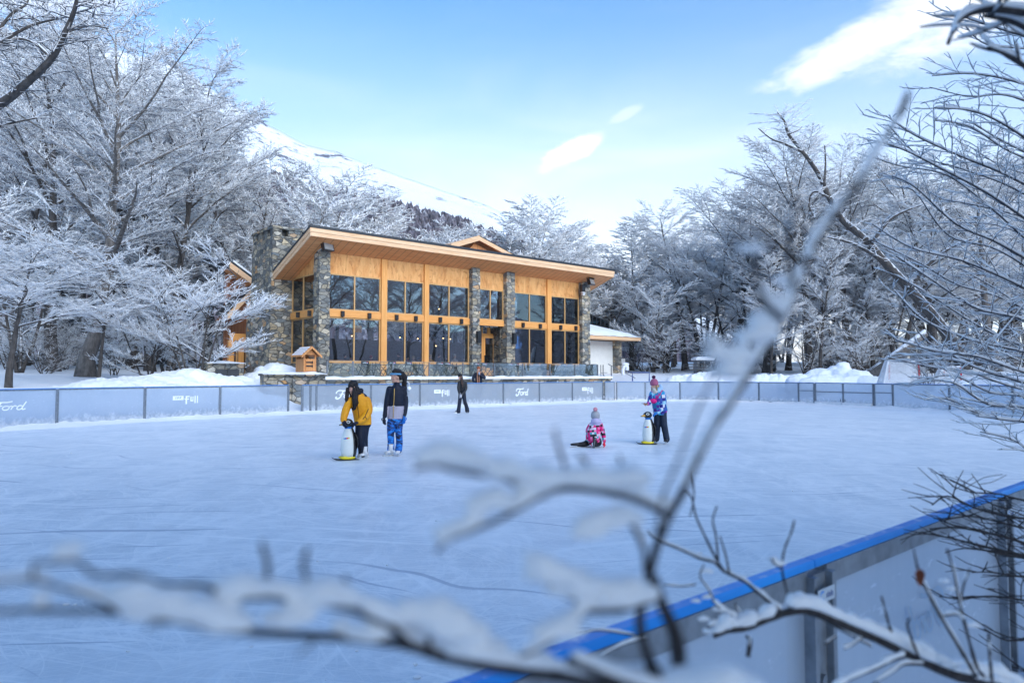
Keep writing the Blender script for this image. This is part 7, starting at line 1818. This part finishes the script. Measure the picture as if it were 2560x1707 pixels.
heap('low ragged snow bank left of the tall rounded heap', [hb_(1780, 932, 46, 1.8, .8, .6), hb_(1850, 936, 45.5, 2.0, .8, .6), hb_(1930, 938, 44, 2.2, .8, .6), hb_(1720, 938, 46.5, 1.6, .7, .5)], 4, amp=.2)
heap('smooth snow bank along the boards at the far right', [hb_(2330, 957, 37, 2.0, .7, .6), hb_(2430, 957, 35.5, 2.0, .7, .6), hb_(2530, 962, 34, 2.0, .7, .6)], 5)
# rink lamp hook on the boards, pipes, rails
def stair_rail():
    v = 34.0; a, b = pv(1520, 910, v), pv(1588, 945, v-1.4); m = MB(RU); m.bar(a, b, .07, .06)
    for t in (.12, .9): p = a.lerp(b, t); m.bar((p.x, p.y, p.z-.02), (p.x, p.y, p.z-1.0), .05, .05)
    root = thing('stair_rail', 'sloping steel handrail descending right of the terrace', 'handrail', W(a.x, a.y, .9), R(40)); m.build('rail', M['steel_dark'], root)
    a, b = pv(1508, 938, v-2.2), pv(1527, 950, v-2.6); m = MB(RU); m.bar(a, b, .08, .10); m.build('lower_rail', M['steel_dark'], root)
    m = MB(RU); c = pv(1502, 912, v); m.box(c.x-.02, c.x+.02, v-.02, v+.02, 1.3, c.z); d = pv(1508, 912, v+.4); m.box(d.x-.02, d.x+.02, v+.4-.02, v+.44, 1.3, d.z); m.box(c.x, d.x, v, v+.03, 1.75, 1.79); m.build('gate_post', M['steel_dark'], root)
stair_rail()
def low_bar():
    Y = 47; a, b = pix(1581, 931, Y), pix(1623, 931, Y); m = MB(); m.tube([a-Vector((0,0,.6)), a, b, b-Vector((0,0,.6))], .045, 7); c = pix(1570, 930, Y+1.2); m.tube([c, a], .045, 7); o = m.build('barrier', M['blue_pipe']); tag(o, 'low dark blue pipe barrier in the snow right of the garage', 'barrier')
low_bar()
def vent():
    Y = 47.5; m = MB(); p = [pix(1558, 938, Y), pix(1557, 925, Y), pix(1560, 917, Y), pix(1564, 914.5, Y), pix(1568, 917, Y), pix(1568, 926, Y)]; m.tube(catm(p, 4), .12, 10); root = thing('vent_pipe', 'bent white pipe standing in the snow beside the garage pier', 'pipe', pix(1558, 940, Y)); m.build('pipe', M['white_plastic'], root, True); m = MB(); q = pix(1564, 914, Y); m.ell((q.x, q.y, q.z+.1), (.26,.16,.10), 10, 7); m.build('snow', M['snow'], root, True)
vent()
def cabinet():
    a = pv(1552, 896, 42.5); b = pv(1563, 896, 42.5); m = MB(RU); m.box(a.x, b.x, 42.5, 43.2, .9, a.z); root = thing('utility_cabinet', 'white utility cabinet behind the bent pipe', 'cabinet', W(a.x, 42.5, .9), R(40)); m.build('body', M['white_paint'], root); m = MB(RU); m.box(a.x+.08, b.x-.08, 42.485, 42.498, 1.0, a.z-.1); m.build('door', M['white_plastic'], root)
cabinet()
def trailer():
    Y = 52; a, b = pix(1721, 924, Y), pix(1786, 924, Y); z0 = a.z; X0, X1 = a.x, b.x; root = thing('trailer', 'flat trailer with dark side rails parked on the snow', 'trailer', ((X0+X1)/2, Y, z0-.6))
    m = MB(); m.box(X0, X1, Y, Y+1.5, z0-.05, z0+.03); m.build('bed', M['charcoal'], root)
    m = MB(); 
    for z in (z0+.22, z0+.42): m.box(X0, X1, Y-.02, Y+.02, z-.02, z+.02); m.box(X0, X1, Y+1.48, Y+1.52, z-.02, z+.02)
    for k in range(6): x = X0+(X1-X0)*k/5; m.box(x-.02, x+.02, Y-.03, Y-.021, z0+.03, z0+.45); m.box(x-.02, x+.02, Y+1.521, Y+1.53, z0+.03, z0+.45)
    m.build('side_rail', M['charcoal'], root)
    for x in (X0+.9, X0+1.5):
        m = MB(); m.tube([(x, Y+.0, z0-.28), (x, Y+.2, z0-.28)], .26, 14); m.build('wheel', M['black'], root)
    q = pix(1744, 921, Y+1.9); r = pix(1780, 921, Y+1.9); t_ = pix(1744, 900, Y+1.9).z
    hut = thing('site_hut', 'small dark hut under a snow cap standing behind the trailer', 'hut', ((q.x+r.x)/2, Y+2.4, q.z-.9)); m = MB(); m.box(q.x, r.x, Y+1.9, Y+3.1, q.z-.9, t_); m.build('body', M['grey_wall'], hut)
    m = MB(); m.box(q.x+.15, (q.x+r.x)/2-.05, Y+1.88, Y+1.898, q.z+.05, t_-.12); m.box((q.x+r.x)/2+.05, r.x-.15, Y+1.88, Y+1.898, q.z+.05, t_-.12); m.build('window', M['glass_teal'], hut)
    m = MB(); m.loft([[(q.x-.15, Y+1.75, t_+.001), (r.x+.15, Y+1.75, t_+.001), (r.x+.15, Y+3.2, t_+.001), (q.x-.15, Y+3.2, t_+.001)], [(q.x-.16, Y+1.74, t_+.16), (r.x+.16, Y+1.74, t_+.16), (r.x+.16, Y+3.2, t_+.16), (q.x-.16, Y+3.2, t_+.16)], [(q.x+.1, Y+1.95, t_+.27), (r.x-.1, Y+1.95, t_+.27), (r.x-.1, Y+3.0, t_+.27), (q.x+.1, Y+3.0, t_+.27)]]); m.build('snow', M['snow'], hut)
trailer()
# hockey goals stored behind the boards
t = NT('goal_netting'); c = t.coord((14,14,14)); v_ = t.new('ShaderNodeTexVoronoi'); 
tr = t.new('ShaderNodeBsdfTransparent'); df = t.new('ShaderNodeBsdfDiffuse'); df.inputs[0].default_value = (.75,.77,.8,1); mx = t.new('ShaderNodeMixShader'); mx.inputs[0].default_value = .55
n = t.noise(t.coord(), 40, 3, .7); t.link(t.ramp(n, [(.42, (.15,)*3), (.55, (.85,)*3)]), mx.inputs[0]); t.link(tr.outputs[0], mx.inputs[1]); t.link(df.outputs[0], mx.inputs[2]); M['net'] = t.done(mx.outputs[0])
M['red_post'] = simple('red_goal_post', (.6,.02,.03), .4)
def goal(px0, px1, pyt, pyb, Y, label, red):
    a, b = pix(px0, pyb, Y), pix(px1, pyb, Y-.3); h_ = pix(px0, pyt, Y).z-a.z; d = (b-a); d.z = 0; L = d.length; d.normalize(); y = Vector((-d.y, d.x, 0))
    T = Matrix(((d.x, y.x, 0, a.x), (d.y, y.y, 0, a.y), (0, 0, 1, a.z), (0, 0, 0, 1))); root = thing('hockey_goal', label, 'goal', a)
    m = MB(T); m.tube([(.25, 0, h_), (L, 0, h_)], .05, 8); m.tube([(.0, .9, .0), (.0, 0, 0), (.25, 0, h_), (.28, .5, h_), (.0, .9, 0)], .045, 8); m.tube([(L, .9, .0), (L, 0, 0), (L, .0, h_)], .03, 8); m.tube([(0, .9, .02), (L, .9, .02)], .04, 8); m.build('frame', M['white_plastic'], root)
    m = MB(T); m.tube([(L-.02, -.02, .02), (L-.02, -.02, h_-.04)], .045, 8); m.tube([(.38, .3, .2), (.42, .3, h_-.2)], .04, 8); m.build('goal_post', M['red_post'], root)
    m = MB(T); m.add([(0, .01, 0), (L, .01, 0), (L, .01, h_), (.25, .01, h_)], [(0,1,2,3)]); m.add([(0, .88, 0), (0, 0, 0), (.25, 0, h_), (.28, .5, h_)], [(0,1,2,3)]); m.add([(0, .88, 0), (L, .88, 0), (L, .5, h_), (.28, .5, h_)], [(0,1,2,3)]); m.add([(.25, 0, h_-.01), (L, 0, h_-.01), (L, .5, h_-.01), (.28, .5, h_-.01)], [(0,1,2,3)]); m.build('net', M['net'], root)
goal(2209, 2299, 902, 957, 36.0, 'hockey goal with white netting and a red post leaning behind the boards', True)
goal(2345, 2404, 917, 950, 37.5, 'second hockey goal partly hidden by twigs at the right', False)
# small ice crumbs lying on the rink
m = MB(); rnd = random.Random(21)
for i in range(70):
    px, py = rnd.uniform(0, 2560), 1010+(1707-1010)*rnd.random()**1.6; q = gnd(px, py); uq = UV(q)
    if sd_poly(uq.x, uq.y) > -.6: continue
    r = rnd.uniform(.005, .018); m.ell((q.x, q.y, r*.4), (r*rnd.uniform(.8, 1.8), r, r*.6), 6, 4)
o = m.build('ice_crumbs', M['snow'], None, True); tag(o, 'small crumbs of snow scattered over the ice', 'snow crumbs', kind='stuff')

# white hook with a round bob hung over the boards behind the standing woman
p = pix(1021, 957, (at_col(1021)).y-.05); m = MB(); m.tube([p+Vector((-.12,.0,-.02)), p+Vector((-.05,-.03,.05)), p+Vector((.03,-.05,.02)), p+Vector((.05,-.06,-.18))], .018, 8); m.ell(p+Vector((.05,-.07,-.26)), (.10,.07,.09), 12, 8)
o = m.build('hook', M['white_plastic'], None, True); tag(o, 'small white hook with a round bob hung over the board top', 'hook')
# ---------------------------------------------------------------- cold air between the wood and the mountain
HAZE = .00017
if HAZE:
    t = NT('cold_haze'); pvn = t.new('ShaderNodeVolumePrincipled'); pvn.inputs['Color'].default_value = (.92,.95,1,1); pvn.inputs['Density'].default_value = HAZE; pvn.inputs['Anisotropy'].default_value = .2
    t.link(pvn.outputs[0], t.out.inputs['Volume'])
    m = MB(); m.box(-1560, 1400, -1300, 1300, -4, 640); o = m.build('haze', t.m); tag(o, kind='stuff')
    S.cycles.volume_bounces = 0
